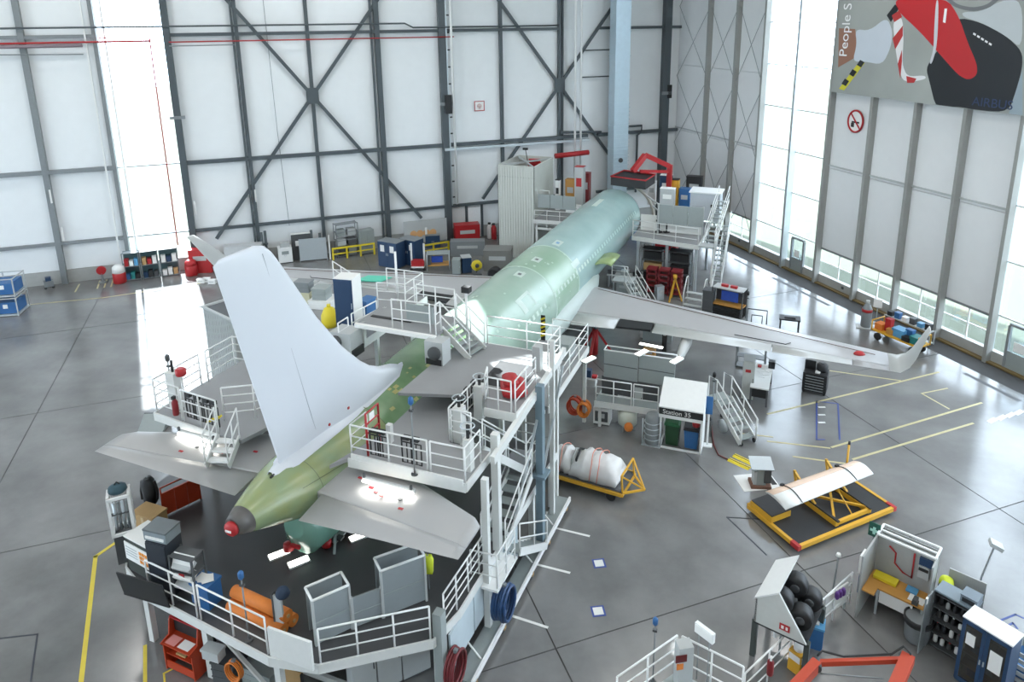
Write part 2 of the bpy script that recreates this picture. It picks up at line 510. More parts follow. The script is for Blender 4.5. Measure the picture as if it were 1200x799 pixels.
# galvanised ventilation duct in front of the back wall
duct = thing('ventilation_duct', 'tall galvanised rectangular ventilation duct rising beside the aircraft nose', 'duct', hall(-7.75, 1.5, 0), RZH)
DUCT = mat('duct_sheet', (0.48, 0.59, 0.66), 0.35, 0.3, var=0.08, scale=3)
zz = 3.0
k = 0
while zz < 26:
    z1 = min(zz + 1.92, 26.2)
    d = MB().b2(-.66, -.55, zz, .66, .55, z1 - .05); d.b2(-.70, -.59, z1 - .09, .70, .59, z1)
    if k < 4:
        for q in range(5): d.b2(-.65, -.58, zz + .2 + q * .33, .77, -.545, zz + .26 + q * .33)
    d.build('duct_section', DUCT, duct); zz = z1; k += 1
MB().cyl((0, -.58, 5.9), .2, .1, 14, 'Y').build('outlet', DGREY, duct)
MB().loft([[Vector((x * .66, y * .55, 3)) for x, y in ((-1, -1), (1, -1), (1, 1), (-1, 1))], [Vector((x * 1.3, y * .9, 1.2)) for x, y in ((-1, -1), (1, -1), (1, 1), (-1, 1))], [Vector((x * 1.3, y * .9, 0)) for x, y in ((-1, -1), (1, -1), (1, 1), (-1, 1))]], smooth=False).build('duct_foot', DUCT, duct)

BACK = False
# window wall on the right
wall_right = sgroup('wall_right')
RC = [4.85, 8.6, 11.95, 15.55, 18.95, 22.4, 25.55, 28.65, 31.75, 35.1, 38.5, 41.9, 46, 51, 57, 64]
PANEL2 = mat('wall_panel_grey', (0.74, 0.75, 0.755), 0.6, var=0.03, scale=1.5)
struct(hobj('baseboard_right', -0.04, 0.3, 0, 63, 0, 0.62, CONC))
struct(hobj('trim_1', -0.35, -0.05, 0, 63, 0, 0.08, mat('brown_kerb', (0.16, 0.11, 0.04), 0.6)))
bays = list(zip([0] + RC[:-1], RC))
glazed = lambda a, b: (a >= 11.95 and b <= 18.96) or a >= 31.75
nwin = 2
for a, b in bays:
    w_ = sgroup('window_%d' % nwin); nwin += 1
    if glazed(a, b):
        zs = [0.62, 2.6, 5.5, 8.4, 11.3, 14.2, 17.1, 20.0, 23.0]
        hobj('wall_panel', 0, .25, a, b, 23.0, CEIL, PANEL2, wall_right)
        sub = [a, b] if b > 30 else [a, b]
    else:
        zs = [0.62, 2.45]
        for z0, z1 in ((2.45, 7.9), (7.9, 13.5), (13.5, 20.5), (20.5, CEIL)):
            hobj('wall_panel', 0, .2, a + .015, b - .015, z0 + .015, z1 - .015, PANEL2, wall_right)
        hobj('wall_core', .2, .3, a, b, 2.45, CEIL, PANEL2, wall_right)
        hobj('wall_rail', -.08, 0, a, b, 8.05, 8.15, LGREY, wall_right)
        hobj('window_frame', -.06, .08, a, b, 2.38, 2.50, STEEL2, w_)
    for z0, z1 in zip(zs[:-1], zs[1:]):
        hobj('pane', .08, .10, a + .03, b - .03, z0 + .03, z1 - .03, GLASS, w_)
        hobj('mullion', .02, .14, a, b, z1 - .035, z1 + .035, LGREY, w_)
    if not glazed(a, b):
        hobj('mullion', .04, .12, a, b, 1.5, 1.55, WHITE, w_)
        hobj('mullion', .04, .12, (a + b) / 2 - .03, (a + b) / 2 + .03, .62, 2.45, WHITE, w_)
    else:
        hobj('mullion', .02, .14, a - .04, a + .04, .62, 23, GALV, w_)
for t in RC:
    g_ = glazed(t, t + 1) and t not in (11.95, 31.75)
    hobj('column', -.42, .0, t - .10, t + .10, 0, CEIL, GALV if g_ else mat('warm_grey_steel', (0.30, 0.305, 0.29), .5), wall_right)
for a, b in ((0.2, 4.85), (4.85, 8.6), (8.6, 11.95)):
    z = 1.0
    while z < 20:
        MB().tube([hall(-.2, a, z), hall(-.2, b, z + 5.8)], .022, 5).build('brace', STEEL2, wall_right)
        MB().tube([hall(-.22, b, z), hall(-.22, a, z + 5.8)], .022, 5).build('brace', STEEL2, wall_right)
        z += 5.8
# doors in the window wall
def wall_door(name, s0, s1, h=2.35):
    d = sgroup(name)
    for s_ in (s0, s1): hobj('door_frame', -.10, .06, s_ - .07, s_ + .07, 0, h, STEEL2, d)
    hobj('door_frame', -.10, .06, s0, s1, h, h + .12, STEEL2, d)
    leaf = hobj('door_leaf', -.07, -.02, s0 + .07, s1 - .07, 0, 1.0, GREY, d)
    hobj('door_glass', -.06, -.04, s0 + .1, s1 - .1, 1.0, h, GLASS, d)
    hobj('notice', -.085, -.072, s0 + .35, s1 - .35, 1.1, 1.6, PAPER, d)
    hobj('handle', -.12, -.07, s1 - .25, s1 - .2, .95, 1.1, STEEL, d)
wall_door('door_1', 16.2, 17.4)
wall_door('door_2', 32.6, 34.0)
for s_, z in ((10.2, .35), (21.3, .3), (27.0, .4), (27.5, .35)): hobj('socket', -.10, -.04, s_ - .08, s_ + .08, z, z + .16, DGREY, wall_right)
# no smoking sign
ns = thing('no_smoking_sign', 'round white no-smoking sign with red ring on window wall', 'sign', hall(-.02, 20.96, 11.2), WA - PI / 2)
MB().cyl((0, -.05, 0), .62, .03, 28, 'Y').build('sign_disc', PAPER, ns)
MB().tube([Vector((.60 * math.cos(a * PI / 16), -.08, .66 * math.sin(a * PI / 16))) for a in range(32)], .06, 6, closed=True).build('sign_ring', RED, ns)
MB().bar((.42, -.085, -.46), (-.42, -.085, .46), .09, .03, up=(0, 1, 0)).build('slash', RED, ns)
cg = MB().bar((.30, -.075, -.06), (-.30, -.075, -.06), .10, .02, up=(0, 1, 0)); cg.box((-.22, -.075, -.25), (.24, .02, .26))
cg.build('cigarette', BLACK, ns)
# banner poster
bn = thing('banner_poster', 'huge printed safety poster with red cylinder high on window wall', 'poster', hall(-.46, 19.15, 12.85), WA - PI / 2)
BW_, BH = 16.0, 9.0
def bmat(n_, c_, r_=.5): return mat('print_' + n_, c_, r_, var=.05, scale=1)
MB().b2(0, -.05, .0, BW_, 0, BH).build('banner_sheet', mat('print_ground', (.33, .35, .33), .5, var=.35, scale=.22), bn)
def bpoly(pts, m, y, name):
    # pts are photo pixels on the banner plane
    out = []
    n = -DB
    pl = hall(-.46, 0, 0)
    for (u, v) in pts:
        d = ray(u, v); t = (pl - CAM_LOC).dot(n) / d.dot(n); P = CAM_LOC + d * t
        r = P - hall(-.46, 19.15, 12.85)
        out.append((r.dot(DR), r.z))
    if len(out) > 5 and 'stripe' not in name:            # round the printed outline
        for _ in range(2):
            nx = []
            for (x0, z0), (x1, z1) in zip(out, out[1:] + out[:1]): nx += [(x0 * .78 + x1 * .22, z0 * .78 + z1 * .22), (x0 * .22 + x1 * .78, z0 * .22 + z1 * .78)]
            out = nx
    out = [(min(max(x, .02), BW_ - .02), min(max(z, .02), BH - .02)) for x, z in out]
    vs = [Vector((x, -.05 - y, z)) for x, z in out]
    me = MB(); nn = len(vs)
    me.add(vs + [v + Vector((0, .004, 0)) for v in vs], [list(range(nn)), list(range(nn, 2 * nn))[::-1]])
    me.build(name, m, bn); return out
bpoly([(1098, 128), (1090, 95), (1086, 80), (1095, 65), (1110, 45), (1122, 20), (1150, 26), (1180, 42), (1199, 60), (1199, 80), (1192, 105), (1183, 131), (1150, 130), (1120, 124)], bmat('black', (.012, .014, .018), .35), .006, 'print_dark_shape')
bpoly([(1050, -3), (1110, -3), (1125, 20), (1135, 50), (1146, 75), (1146, 88), (1136, 94), (1124, 88), (1108, 70), (1080, 38), (1052, 12)], bmat('red', (.50, .015, .02), .35), .010, 'print_red_cylinder')
bpoly([(1098, 0), (1101, 0), (1100, 40), (1098, 58), (1093, 75), (1090, 74), (1095, 58), (1096, 30)], bmat('silver', (.6, .62, .65), .3), .014, 'print_strap')
bpoly([(984, 33), (1003, 34), (1005, 50), (1002, 68), (983, 79)], bmat('skin', (.30, .15, .10)), .006, 'print_arm')
bpoly([(1003, 34), (1020, 36), (1040, 20), (1047, 36), (1045, 55), (1035, 76), (1014, 72), (1000, 72), (1005, 52)], bmat('cuff', (.55, .60, .66)), .008, 'print_cuff')
bpoly([(1040, 18), (1050, 5), (1054, 10), (1045, 26)], bmat('black'  , (0, 0, 0)), .010, 'print_clip')
bpoly([(984, 104), (1008, 72), (1014, 74), (990, 106)], mat('print_yellow', (.6, .55, .03), .5), .009, 'print_tape')
for i in range(3):
    x0, y0 = 987 + i * 9, 98 - i * 11
    bpoly([(x0, y0), (x0 + 4, y0 - 6), (x0 + 9, y0 - 3), (x0 + 5, y0 + 3)], bmat('black', (0, 0, 0)), .012, 'print_tape_stripe')
bpoly([(1047, 24), (1058, 18), (1060, 45), (1058, 75), (1064, 90), (1085, 88), (1086, 93), (1060, 97), (1054, 80), (1050, 55)], bmat('tape_white', (.75, .75, .76)), .009, 'print_barrier_tape')
for pts in ([(1047, 45), (1059, 30), (1059, 42), (1050, 58)], [(1053, 75), (1058, 58), (1058, 72), (1056, 92)], [(1064, 97), (1063, 89), (1075, 92), (1072, 97)], [(1046, 18), (1055, 12), (1058, 20), (1049, 26)]):
    bpoly(pts, bmat('tape_red', (.45, .03, .03)), .012, 'print_tape_stripe')
bpoly([(1108, -3), (1118, 8), (1140, 14), (1160, 10), (1175, -3), (1168, -3), (1157, 6), (1140, 9), (1122, 5), (1114, -3)], bmat('chrome', (.16, .17, .18), .3), .013, 'print_ring')
bpoly([(1175, 0), (1199, 0), (1199, 58), (1180, 42), (1150, 26), (1130, 20), (1128, 14), (1150, 14)], bmat('pale', (.50, .54, .56)), .005, 'print_pale_ground')
bpoly([(1192, 105), (1199, 82), (1199, 137), (1183, 133)], bmat('blue_grey', (.30, .37, .42)), .005, 'print_blue_edge')
PWH = mat('print_text_white', (.85, .85, .85), .5, var=0)
text_mesh('banner_text', 'People S', .92, PWH, bn, (1.0, -.075, 2.2), (PI / 2, -PI / 2, 0))
text_mesh('banner_logo', 'AIRBUS', .62, mat('print_text_blue', (.03, .05, .12), .5, var=0), bn, (9.9, -.075, 0.22), (PI / 2, 0, 0), sx=1.1)
for k in range(5): bpoly([(1142 + k * 4.6, 38 + k * 2.9), (1145 + k * 4.6, 39.8 + k * 2.9), (1144.2 + k * 4.6, 42 + k * 2.9), (1141.2 + k * 4.6, 40.2 + k * 2.9)], PWH, .014, 'print_mark_stripe')
bpoly([(1108, 10), (1111, 10), (1109, 27), (1106, 26)], PWH, .015, 'print_label_stripe')

# roof and the two far walls that close the hall
ceil = sgroup('ceiling')
ROOF = mat('roof_sheet', (0.60, 0.62, 0.63), .7, var=.03, scale=1)
SKY = [(-31.4, -29.6, 3.8, 7.2), (-31.1, -28.7, 11.8, 13.6)]
def strip(s0, s1, holes):
    t = -80.0
    for h0, h1 in holes:
        hobj('roof_panel', t, h0, s0, s1, CEIL, CEIL + .2, ROOF, ceil); t = h1
    hobj('roof_panel', t, 0.4, s0, s1, CEIL, CEIL + .2, ROOF, ceil)
strip(-.4, 3.8, []); strip(3.8, 7.2, [SKY[0][:2]]); strip(7.2, 11.8, []); strip(11.8, 13.6, [SKY[1][:2]]); strip(13.6, 65, [])
for h in SKY: hobj('skylight_pane', h[0], h[1], h[2], h[3], CEIL + .05, CEIL + .07, GLASS, ceil)
wall_left = sgroup('wall_left'); wall_front = sgroup('wall_front')
for a in range(0, 64, 9):
    hobj('wall_panel', -80.3, -80, a, a + 8.97, 0, 2.0, PANEL, wall_left); hobj('wall_panel', -80.3, -80, a, a + 8.97, 21.0, CEIL, PANEL, wall_left)
    if a in (0, 54): hobj('wall_panel', -80.3, -80, a, a + 8.97, 2.0, 21.0, PANEL, wall_left)
    else:
        for k in range(4): hobj('pane', -80.2, -80.18, a + k * 2.24, a + k * 2.24 + 2.2, 2.0, 21.0, GLASS, wall_left)  # unseen glazing, added to brighten the left side of the hall
        for z in (6.5, 11.5, 16.5): hobj('mullion', -80.25, -80.1, a, a + 8.97, z - .06, z + .06, LGREY, wall_left)
for a in range(-80, 0, 10): hobj('wall_panel', a, a + 9.97, 64, 64.3, 0, CEIL, PANEL, wall_front)

# ---------------------------------------------------------------- the aircraft
AC = thing('airplane', 'unpainted green-primer airliner with white tail fin and grey wings', 'airplane', (0, 0, 0))
def primer(name, c1, c2, sc=.8):
    m = bpy.data.materials.new(name); m.use_nodes = True
    n, l = m.node_tree.nodes, m.node_tree.links
    b = n['Principled BSDF']; b.inputs['Roughness'].default_value = .27; b.inputs['Coat Weight'].default_value = .25; b.inputs['Coat Roughness'].default_value = .2
    tc = n.new('ShaderNodeTexCoord'); no = n.new('ShaderNodeTexNoise'); no.inputs['Scale'].default_value = sc; no.inputs['Detail'].default_value = 5
    l.new(tc.outputs['Object'], no.inputs['Vector'])
    cr = n.new('ShaderNodeValToRGB'); cr.color_ramp.elements[0].position = .35; cr.color_ramp.elements[1].position = .66
    cr.color_ramp.elements[0].color = (*c1, 1); cr.color_ramp.elements[1].color = (*c2, 1)
    l.new(no.outputs['Fac'], cr.inputs[0]); l.new(cr.outputs[0], b.inputs['Base Color'])
    return m
PR_TAIL = primer('primer_olive', (.27, .31, .14), (.22, .31, .19), 1.1)
PR_AFT = primer('primer_green', (.15, .27, .13), (.24, .36, .20), .9)
PR_MID = primer('primer_pale_green', (.31, .44, .36), (.38, .50, .42), .7)
PR_GRN = primer('primer_mid_green', (.28, .42, .30), (.33, .47, .36), .7)
PR_FWD = primer('primer_teal', (.31, .45, .43), (.37, .52, .50), .6)
PR_TURQ = primer('primer_turquoise', (.16, .34, .27), (.20, .38, .30), .6)
PALE = mat('pale_masking_film', (.52, .62, .56), .4, var=.06)
SKIN = mat('wing_grey', (.44, .44, .45), .30, var=.03, scale=2)
SKIN2 = mat('flap_grey', (.52, .53, .52), .30, var=.03, scale=2)
FINW = mat('fin_white', (.63, .66, .71), .28, var=.02, scale=1)
STABG = mat('stabiliser_grey', (.37, .37, .37), .33, var=.04, scale=1.5)
PROF = [(-17.05, 4.80, .25, .25), (-16.65, 4.76, .42, .40), (-16.0, 4.68, .66, .61), (-15, 4.52, .98, .90), (-13, 4.22, 1.36, 1.22), (-11.5, 4.0, 1.60, 1.46), (-10, 3.8, 1.75, 1.63), (-7, 3.5, 1.93, 1.90), (-4.5, 3.40, 1.98, 2.0),
        (3.2, 3.4, 1.98, 2.02), (6.9, 3.4, 1.98, 2.02), (18.5, 3.4, 1.98, 2.02), (21.8, 3.37, 1.94, 1.98), (23.2, 3.2, 1.6, 1.65), (24.2, 3.0, .95, 1.0), (24.6, 2.95, .3, .3)]
def fus(y):
    for a, b in zip(PROF[:-1], PROF[1:]):
        if a[0] <= y <= b[0]:
            f = (y - a[0]) / (b[0] - a[0]); f = f * f * (3 - 2 * f) if (a[0] < -16 and False) else f
            return [a[i] + (b[i] - a[i]) * f for i in (1, 2, 3)]
    return PROF[-1][1:]
def fpt(y, ang, off=0.0):
    zc, rx, rz = fus(y)
    return Vector((math.sin(ang) * (rx + off), y, zc + math.cos(ang) * (rz + off)))
def fsec(y0, y1, m, name='fuselage_section', caps=False, step=.5):
    n = max(2, int((y1 - y0) / step) + 1); N = 56
    rings = [[fpt(y0 + (y1 - y0) * i / (n - 1), 2 * PI * k / N) for k in range(N)] for i in range(n)]
    return MB().loft(rings, caps=caps).build(name, m, AC)
fsec(-16.65, -11.5, PR_TAIL, 'tail_cone')
ec = fsec(-17.05, -16.652, mat('apu_cone_grey', (.10, .095, .09), .4), 'exhaust_cone', caps=True, step=.2)
cap = MB().lathe([(.06, -17.2), (.14, -17.19), (.20, -17.14), (.21, -17.03)], 20, (0, 0, 4.78), 'Y').build('exhaust_cover', RED, AC)
MB().b2(-.09, -17.22, 4.75, .09, -17.19, 4.81).build('cover_label', PAPER, cap)
fsec(-11.498, -4.5, PR_AFT); fsec(-4.498, 3.2, PR_MID); fsec(3.202, 6.9, PR_GRN); fsec(6.902, 18.5, PR_FWD); fsec(18.502, 21.8, PR_FWD)
fsec(21.802, 24.6, mat('nose_dark', (.05, .055, .06), .5), 'nose_section', caps=True)
def patch(y0, y1, a0, a1, m, name='skin_patch', off=.006, ny=2, na=5, parent=AC):
    n = max(na, 2); mb_ = MB(); rows = []
    for i in range(ny):
        y = y0 + (y1 - y0) * i / (ny - 1)
        rows.append([fpt(y, math.radians(a0 + (a1 - a0) * k / (n - 1)), off) for k in range(n)])
    mb_.loft(rows, closed=False, caps=False)
    return mb_.build(name, m, parent)
def ringpatch(y, m, w_=.05, a0=-100, a1=140): patch(y - w_ / 2, y + w_ / 2, a0, a1, m, 'skin_seam', .005, 2, 40)
SEAM = mat('seam_light', (.42, .55, .46), .4)
SEAMD = mat('seam_dark', (.10, .12, .06), .5)
for y in (3.2, 6.9): ringpatch(y, SEAM, .12)
ringpatch(-11.5, SEAMD, .03); ringpatch(-14.6, SEAMD, .02)
for a in (62, ): patch(-15.2, -11.5, a, a + 1.2, SEAMD, 'skin_seam', .005, 10, 2)
# cabin windows and masked window bands
WPAN = mat('window_film', (.56, .68, .60), .35, var=.05)
wmesh = None
for i in range(42):
    y = -.3 + i * .508
    for sgn in (1, -1):
        if 2.0 < y < 3.0: continue
        big = y > 2
        o = patch(y - .12, y + .12, sgn * 66.5, sgn * 73, WPAN if y < 9 else mat('window_film_pale', (.42, .58, .54), .35), 'cabin_window', .008, 2, 4)
patch(-.4, .05, 38, 58, PALE, 'exit_frame', .008, 2, 6); patch(.95, 1.1, 38, 58, PALE, 'exit_frame', .008, 2, 6); patch(-.4, 1.1, 36, 40, PALE, 'exit_frame', .008, 2, 3)
for y in (2.2, 4.6): 
    patch(y - .35, y + .35, 4, 17, PALE, 'antenna_pad', .007, 6, 5); patch(y - .12, y + .12, 8, 13, DGREY, 'antenna_base', .011, 3, 3)
patch(7.6, 7.9, 10, 15, mat('pad_blue', (.1, .3, .5), .4), 'antenna_base', .011, 3, 3); patch(7.3, 8.2, 6, 19, PALE, 'antenna_pad', .007, 5, 5)
patch(6.6, 7.7, 52, 62, PALE, 'masking_film', .008, 4, 4)
patch(16.2, 18.2, -4, 6, PALE, 'masking_film', .007, 4, 4)
rr = random.Random(3)
for i in range(30):
    y = rr.uniform(-5, 7); a = rr.uniform(-20, 85); s_ = rr.uniform(.05, .14)
    patch(y, y + s_ * 1.4, a, a + s_ * 28, SEAM, 'filler_spot', .006, 2, 3)
for i in range(22):
    y = rr.uniform(-11, -7.5); a = rr.uniform(5, 60); s_ = rr.uniform(.07, .2)
    patch(y, y + s_ * 1.3, a, a + s_ * 26, mat('primer_spot', (.42, .40, .16), .4), 'filler_spot', .006, 2, 3)
for i in range(7):
    patch(-6.9 + i * .22, -6.8 + i * .22, 12, 38, SEAM, 'skin_stripe', .006, 2, 5)
MB().bar(fpt(-15.6, .1, .02), fpt(-15.45, .1, .02), .05, .05).build('antenna', BLACK, AC)

def foil(le, te, z, tc, c0, c1, n=9, dz=None):
    """ring of (chordwise, height) points from chord fraction c0 to c1"""
    ch = te - le
    def th(x): return 5 * tc * (0.2969 * math.sqrt(max(x, 0)) - .1260 * x - .3516 * x * x + .2843 * x ** 3 - .1036 * x ** 4)
    xs = [c0 + (c1 - c0) * (1 - math.cos(PI * i / (n - 1))) / 2 if c0 == 0 else c0 + (c1 - c0) * i / (n - 1) for i in range(n)]
    up = [(le + ch * x, abs(ch) * th(x)) for x in xs]
    lo = [(le + ch * x, -abs(ch) * th(x) * .8) for x in xs]
    return up + lo[::-1]
def surf(secs, c0, c1, m, name, parent=AC, mirror=1, n=9):
    rings = []
    for (x, le, te, z, tc) in secs:
        rings.append([Vector((mirror * x, y, z + h)) for y, h in foil(le, te, z, tc, c0, c1, n)])
    return MB().loft(rings).build(name, m, parent)
def wz(x): return 2.2 + .0893 * (x - 2)
def wle(x): return 9.8 - .452 * (x - 2)
def wte(x): return 4.15 - .10 * (x - 2) if x < 6.7 else 3.68 - .235 * (x - 6.7)
def wsec(x, tc=None): return (x, wle(x), wte(x), wz(x), tc if tc else .125 - .0025 * x)
for sg_ in (1, -1):
    wg = surf([wsec(x) for x in (1.2, 2.5, 4.6, 6.7, 9, 12, 15, 17.0)], 0, .76, SKIN, 'wing', AC, sg_)
    for a, b, nm in ((2.2, 4.75, 'flap'), (6.7, 12.3, 'flap'), (12.36, 15.6, 'aileron'), (15.64, 17.0, 'wing_tip_panel')):
        surf([wsec(a), wsec((a + b) / 2), wsec(b)], .763, 1.0, SKIN2 if nm != 'wing_tip_panel' else SKIN, nm, wg, sg_, 4)
    # opened trailing edge bay: shade inside it painted as a near-black block
    bay = MB(); 
    bay.add([Vector((sg_ * x, y, wz(x) + dz)) for x, y, dz in ((4.8, 5.50, .14), (6.6, 5.05, .14), (6.6, 3.9, .05), (4.8, 4.1, .05), (4.8, 5.75, -.1), (6.6, 5.3, -.1), (6.6, 3.9, -.05), (4.8, 4.1, -.05))],
            [(0, 1, 2, 3), (4, 7, 6, 5), (0, 4, 5, 1), (1, 5, 6, 2), (2, 6, 7, 3), (3, 7, 4, 0)])
    bay.build('flap_bay_shade', mat('bay_shade', (.02, .022, .024), .5), wg)
    # spoiler lines
    for a, b in ():
        o = MB(); o.add([Vector((sg_ * x, wte(x) + (wle(x) - wte(x)) * f, wz(x) + (wle(x) - wte(x)) * .062)) for x, f in ((a, .26), (b, .26), (b, .45), (a, .45))], [(0, 1, 2, 3)])
        o.v += [(v[0], v[1], v[2] - .02) for v in o.v]; o.f += [[7, 6, 5, 4], [0, 4, 5, 1], [1, 5, 6, 2], [2, 6, 7, 3], [3, 7, 4, 0]]; o.smooth += [False] * 5
        o.build('spoiler', SKIN2, wg)
    MB().tube([Vector((sg_ * x, wle(x) - .75, wz(x) + .30 - .010 * x)) for x in (2.5, 5, 8, 11, 14, 16.5)], .02, 5).build('slat_seam', mat('seam_brown', (.16, .10, .08), .5), wg)
    for x in (8.4, ):
        MB().tube([Vector((sg_ * x, 4.6, wz(x) - .2)), Vector((sg_ * x, 3.6, wz(x) - .35)), Vector((sg_ * x, 2.3, wz(x) - .40)), Vector((sg_ * x, 1.6, wz(x) - .25))], [.18, .28, .2, .03], 10).build('flap_track_fairing', SKIN2, wg)
    MB().tube([Vector((sg_ * x, wte(x) + (wle(x) - wte(x)) * f, wz(x) + (wle(x) - wte(x)) * .047)) for x, f in ((10.6, .30), (12.9, .30), (13.1, .40))], .02, 5).build('aileron_seam', BLACK, wg)
    # curved winglet
    ws = []
    for x, dy, z, ch, tilt in ((17.0, 0, wz(17), wle(17) - wte(17), 0), (17.35, .25, wz(17) + .10, 1.75, .3), (17.62, .75, wz(17) + .45, 1.45, .8), (17.76, 1.35, wz(17) + 1.0, 1.2, 1.2), (17.86, 2.3, wz(17) + 1.9, .85, 1.35), (17.95, 3.2, wz(17) + 2.72, .5, 1.4)):
        le = wle(17) - dy; ring = []
        for y, h in foil(le, le - ch, 0, .085, 0, 1.0, 9):
            ring.append(Vector((sg_ * (x - h * math.sin(tilt)), y, z + h * math.cos(tilt))))
        ws.append(ring)
    MB().loft(ws).build('winglet', SKIN2, wg)
    if sg_ == -1:
        patch_ = MB(); 
        patch_.add([Vector((-x, y, wz(x) + .37 - .012 * x)) for x, y in ((10.2, 4.75), (8.9, 5.35), (9.1, 4.35), (10.4, 3.8))] + [Vector((-x, y, wz(x) + .30 - .012 * x)) for x, y in ((10.2, 4.75), (8.9, 5.35), (9.1, 4.35), (10.4, 3.8))], [(0, 1, 2, 3), (7, 6, 5, 4), (0, 4, 5, 1), (1, 5, 6, 2), (2, 6, 7, 3), (3, 7, 4, 0)])
        patch_.build('film_patch', mat('mint_film', (.12, .62, .45), .4), wg)
    else:
        cv = MB().lathe([(.05, .28), (.2, .25), (.3, .12), (.32, 0)], 12, (0, 0, 0)).build('cover_bag', RED, wg)
        cv.location = (15.9, 2.55, wz(15.9) + .06); cv.scale = (.75, .5, .55)
    # wing root fairing
    MB().loft([[Vector((sg_ * (1.35 + wx * .9 * math.sin(a)), y, 2.35 + .75 * sc_ * math.cos(a))) for a in [PI * k / 8 for k in range(9)]] for y, sc_, wx in ((11.4, .3, .55), (10.0, .9, .95), (7.5, 1.1, 1.1), (4.0, 1.1, 1.1), (1.5, .7, .9), (-.5, .2, .5))], closed=False, caps=False).build('root_fairing', mat('fairing_pale', (.46, .53, .50), .35), AC)
# tail plane
for sg_ in (1, -1):
    secs = [(.3, -11.9, -15.6, 4.45, .10), (1.2, -12.35, -15.62, 4.53, .10), (3.5, -13.5, -15.75, 4.75, .095), (5.9, -14.68, -15.92, 4.99, .09), (6.2, -15.0, -15.95, 5.03, .07)]
    secs = [(x, le, te - (.32 if sg_ == 1 else .08), z, tc) for x, le, te, z, tc in secs]
    hs = surf(secs, 0, .7, STABG, 'tailplane', AC, sg_)
    surf(secs[1:], .703, 1.0, STABG, 'elevator', hs, sg_, 4)
    for x, y in ((1.9, -14.0), (2.5, -14.35), (2.75, -14.5), (3.0, -14.62), (3.85, -15.0)):
        MB().box((sg_ * x, y, 4.53 + (x - 1) * .090 + .16), (.14, .07, .02)).build('marker', RED, hs)
    MB().cyl((sg_ * 3.6, -14.6, 4.915), .08, .02, 10).build('access_cap', DGREY, hs)
    patch(-14.6, -12.3, sg_ * 78, sg_ * 100, PALE, 'seal_strip', .02, 8, 4)
# fin
LEC = [(5.2, -8.55), (5.45, -8.6), (5.6, -8.75), (5.80, -9.15), (6.02, -9.85), (6.35, -10.45), (6.75, -10.95), (7.68, -11.86), (9.13, -12.97), (11.1, -14.2), (11.6, -14.55), (11.85, -14.8), (11.97, -15.2)]
rings = []
for z, le in LEC:
    te = -15.1 - (z - 5.4) * .236
    if z > 11.9: te += .25
    tcx = .095 if z > 6.4 else .095 + (6.4 - z) * .012
    if z > 11.8: tcx = .05
    rings.append([Vector((h * 1.06 if i < 20 else h, y, z)) for i, (y, h) in enumerate(foil(le, te, 0, tcx, 0, 1.0, 15))])
rings = [[Vector((x if k < 15 else x / .8, y, z)) for k, (x, y, z) in enumerate(r)] for r in rings]
fin = MB().loft(rings).build('fin', FINW, AC)
MB().bar((.17, -13.6, 5.6), (.10, -15.0, 11.7), .012, .012).build('rudder_seam', mat('seam_grey', (.40, .42, .46), .5), fin)
for y, z in ((-12.2, 5.75), (-13.2, 5.72)): MB().box((.34, y, z), (.03, .07, .07)).build('marker', RED, fin)
MB().loft([[Vector((sx * (.55 + .2 * (1 - abs(i - 4) / 4)), y, 0)) for sx in (-1, 1)] for i, y in enumerate(range(9))], closed=False, caps=False) if False else None
fil = MB()
rows = []
for y, w_ in ((-8.4, .05), (-9.2, .38), (-11, .50), (-13, .50), (-14.8, .42), (-15.5, .12)):
    zc, rx, rz = fus(y)
    row = []
    for x in (-w_, -w_ * .6, -w_ * .45, w_ * .45, w_ * .6, w_):
        zs_ = zc + rz * math.sqrt(max(0, 1 - (x / rx) ** 2))
        row.append(Vector((x, y, zs_ + (.01 if abs(x) > w_ * .9 else .03 if abs(x) > w_ * .5 else .10))))
    rows.append(row)
fil.loft(rows, closed=False, caps=False).build('fin_fillet', FINW, AC)
# tail fairing under the cone with red covers
tf = MB().loft([[Vector((.35 + .75 * s_ * math.cos(a), y, 3.15 - dz + .85 * s_ * math.sin(a))) for a in [2 * PI * k / 14 for k in range(14)]] for y, s_, dz in ((-15.2, .45, -.4), (-14.9, .85, .0), (-13.4, 1.0, .05), (-12.2, 1.0, .0))]).build('lower_fairing', PR_TURQ, AC)
for p in ((-.1, -15.0, 2.62), (.65, -14.2, 2.36), (.95, -13.5, 2.62)): MB().lathe([(.05, .12), (.14, .10), (.16, -.1), (.08, -.14)], 12, p).build('cover_plug', RED, tf)
MB().box((.35, -15.2, 2.9), (.3, .08, .1)).build('marker', RED, tf)
# raised cargo door
rows = []
for y in (10.0, 12.0):
    rows.append([Vector((1.6 + 1.35 * f, y, 3.40 + .35 * math.sin(PI * f * .75))) for f in [k / 6 for k in range(7)]] + [Vector((1.6 + 1.35 * f, y, 3.30 + .35 * math.sin(PI * f * .75))) for f in [k / 6 for k in range(6, -1, -1)]])
MB().loft(rows).build('cargo_door', primer('primer_door', (.30, .40, .16), (.36, .46, .22), 1), AC)
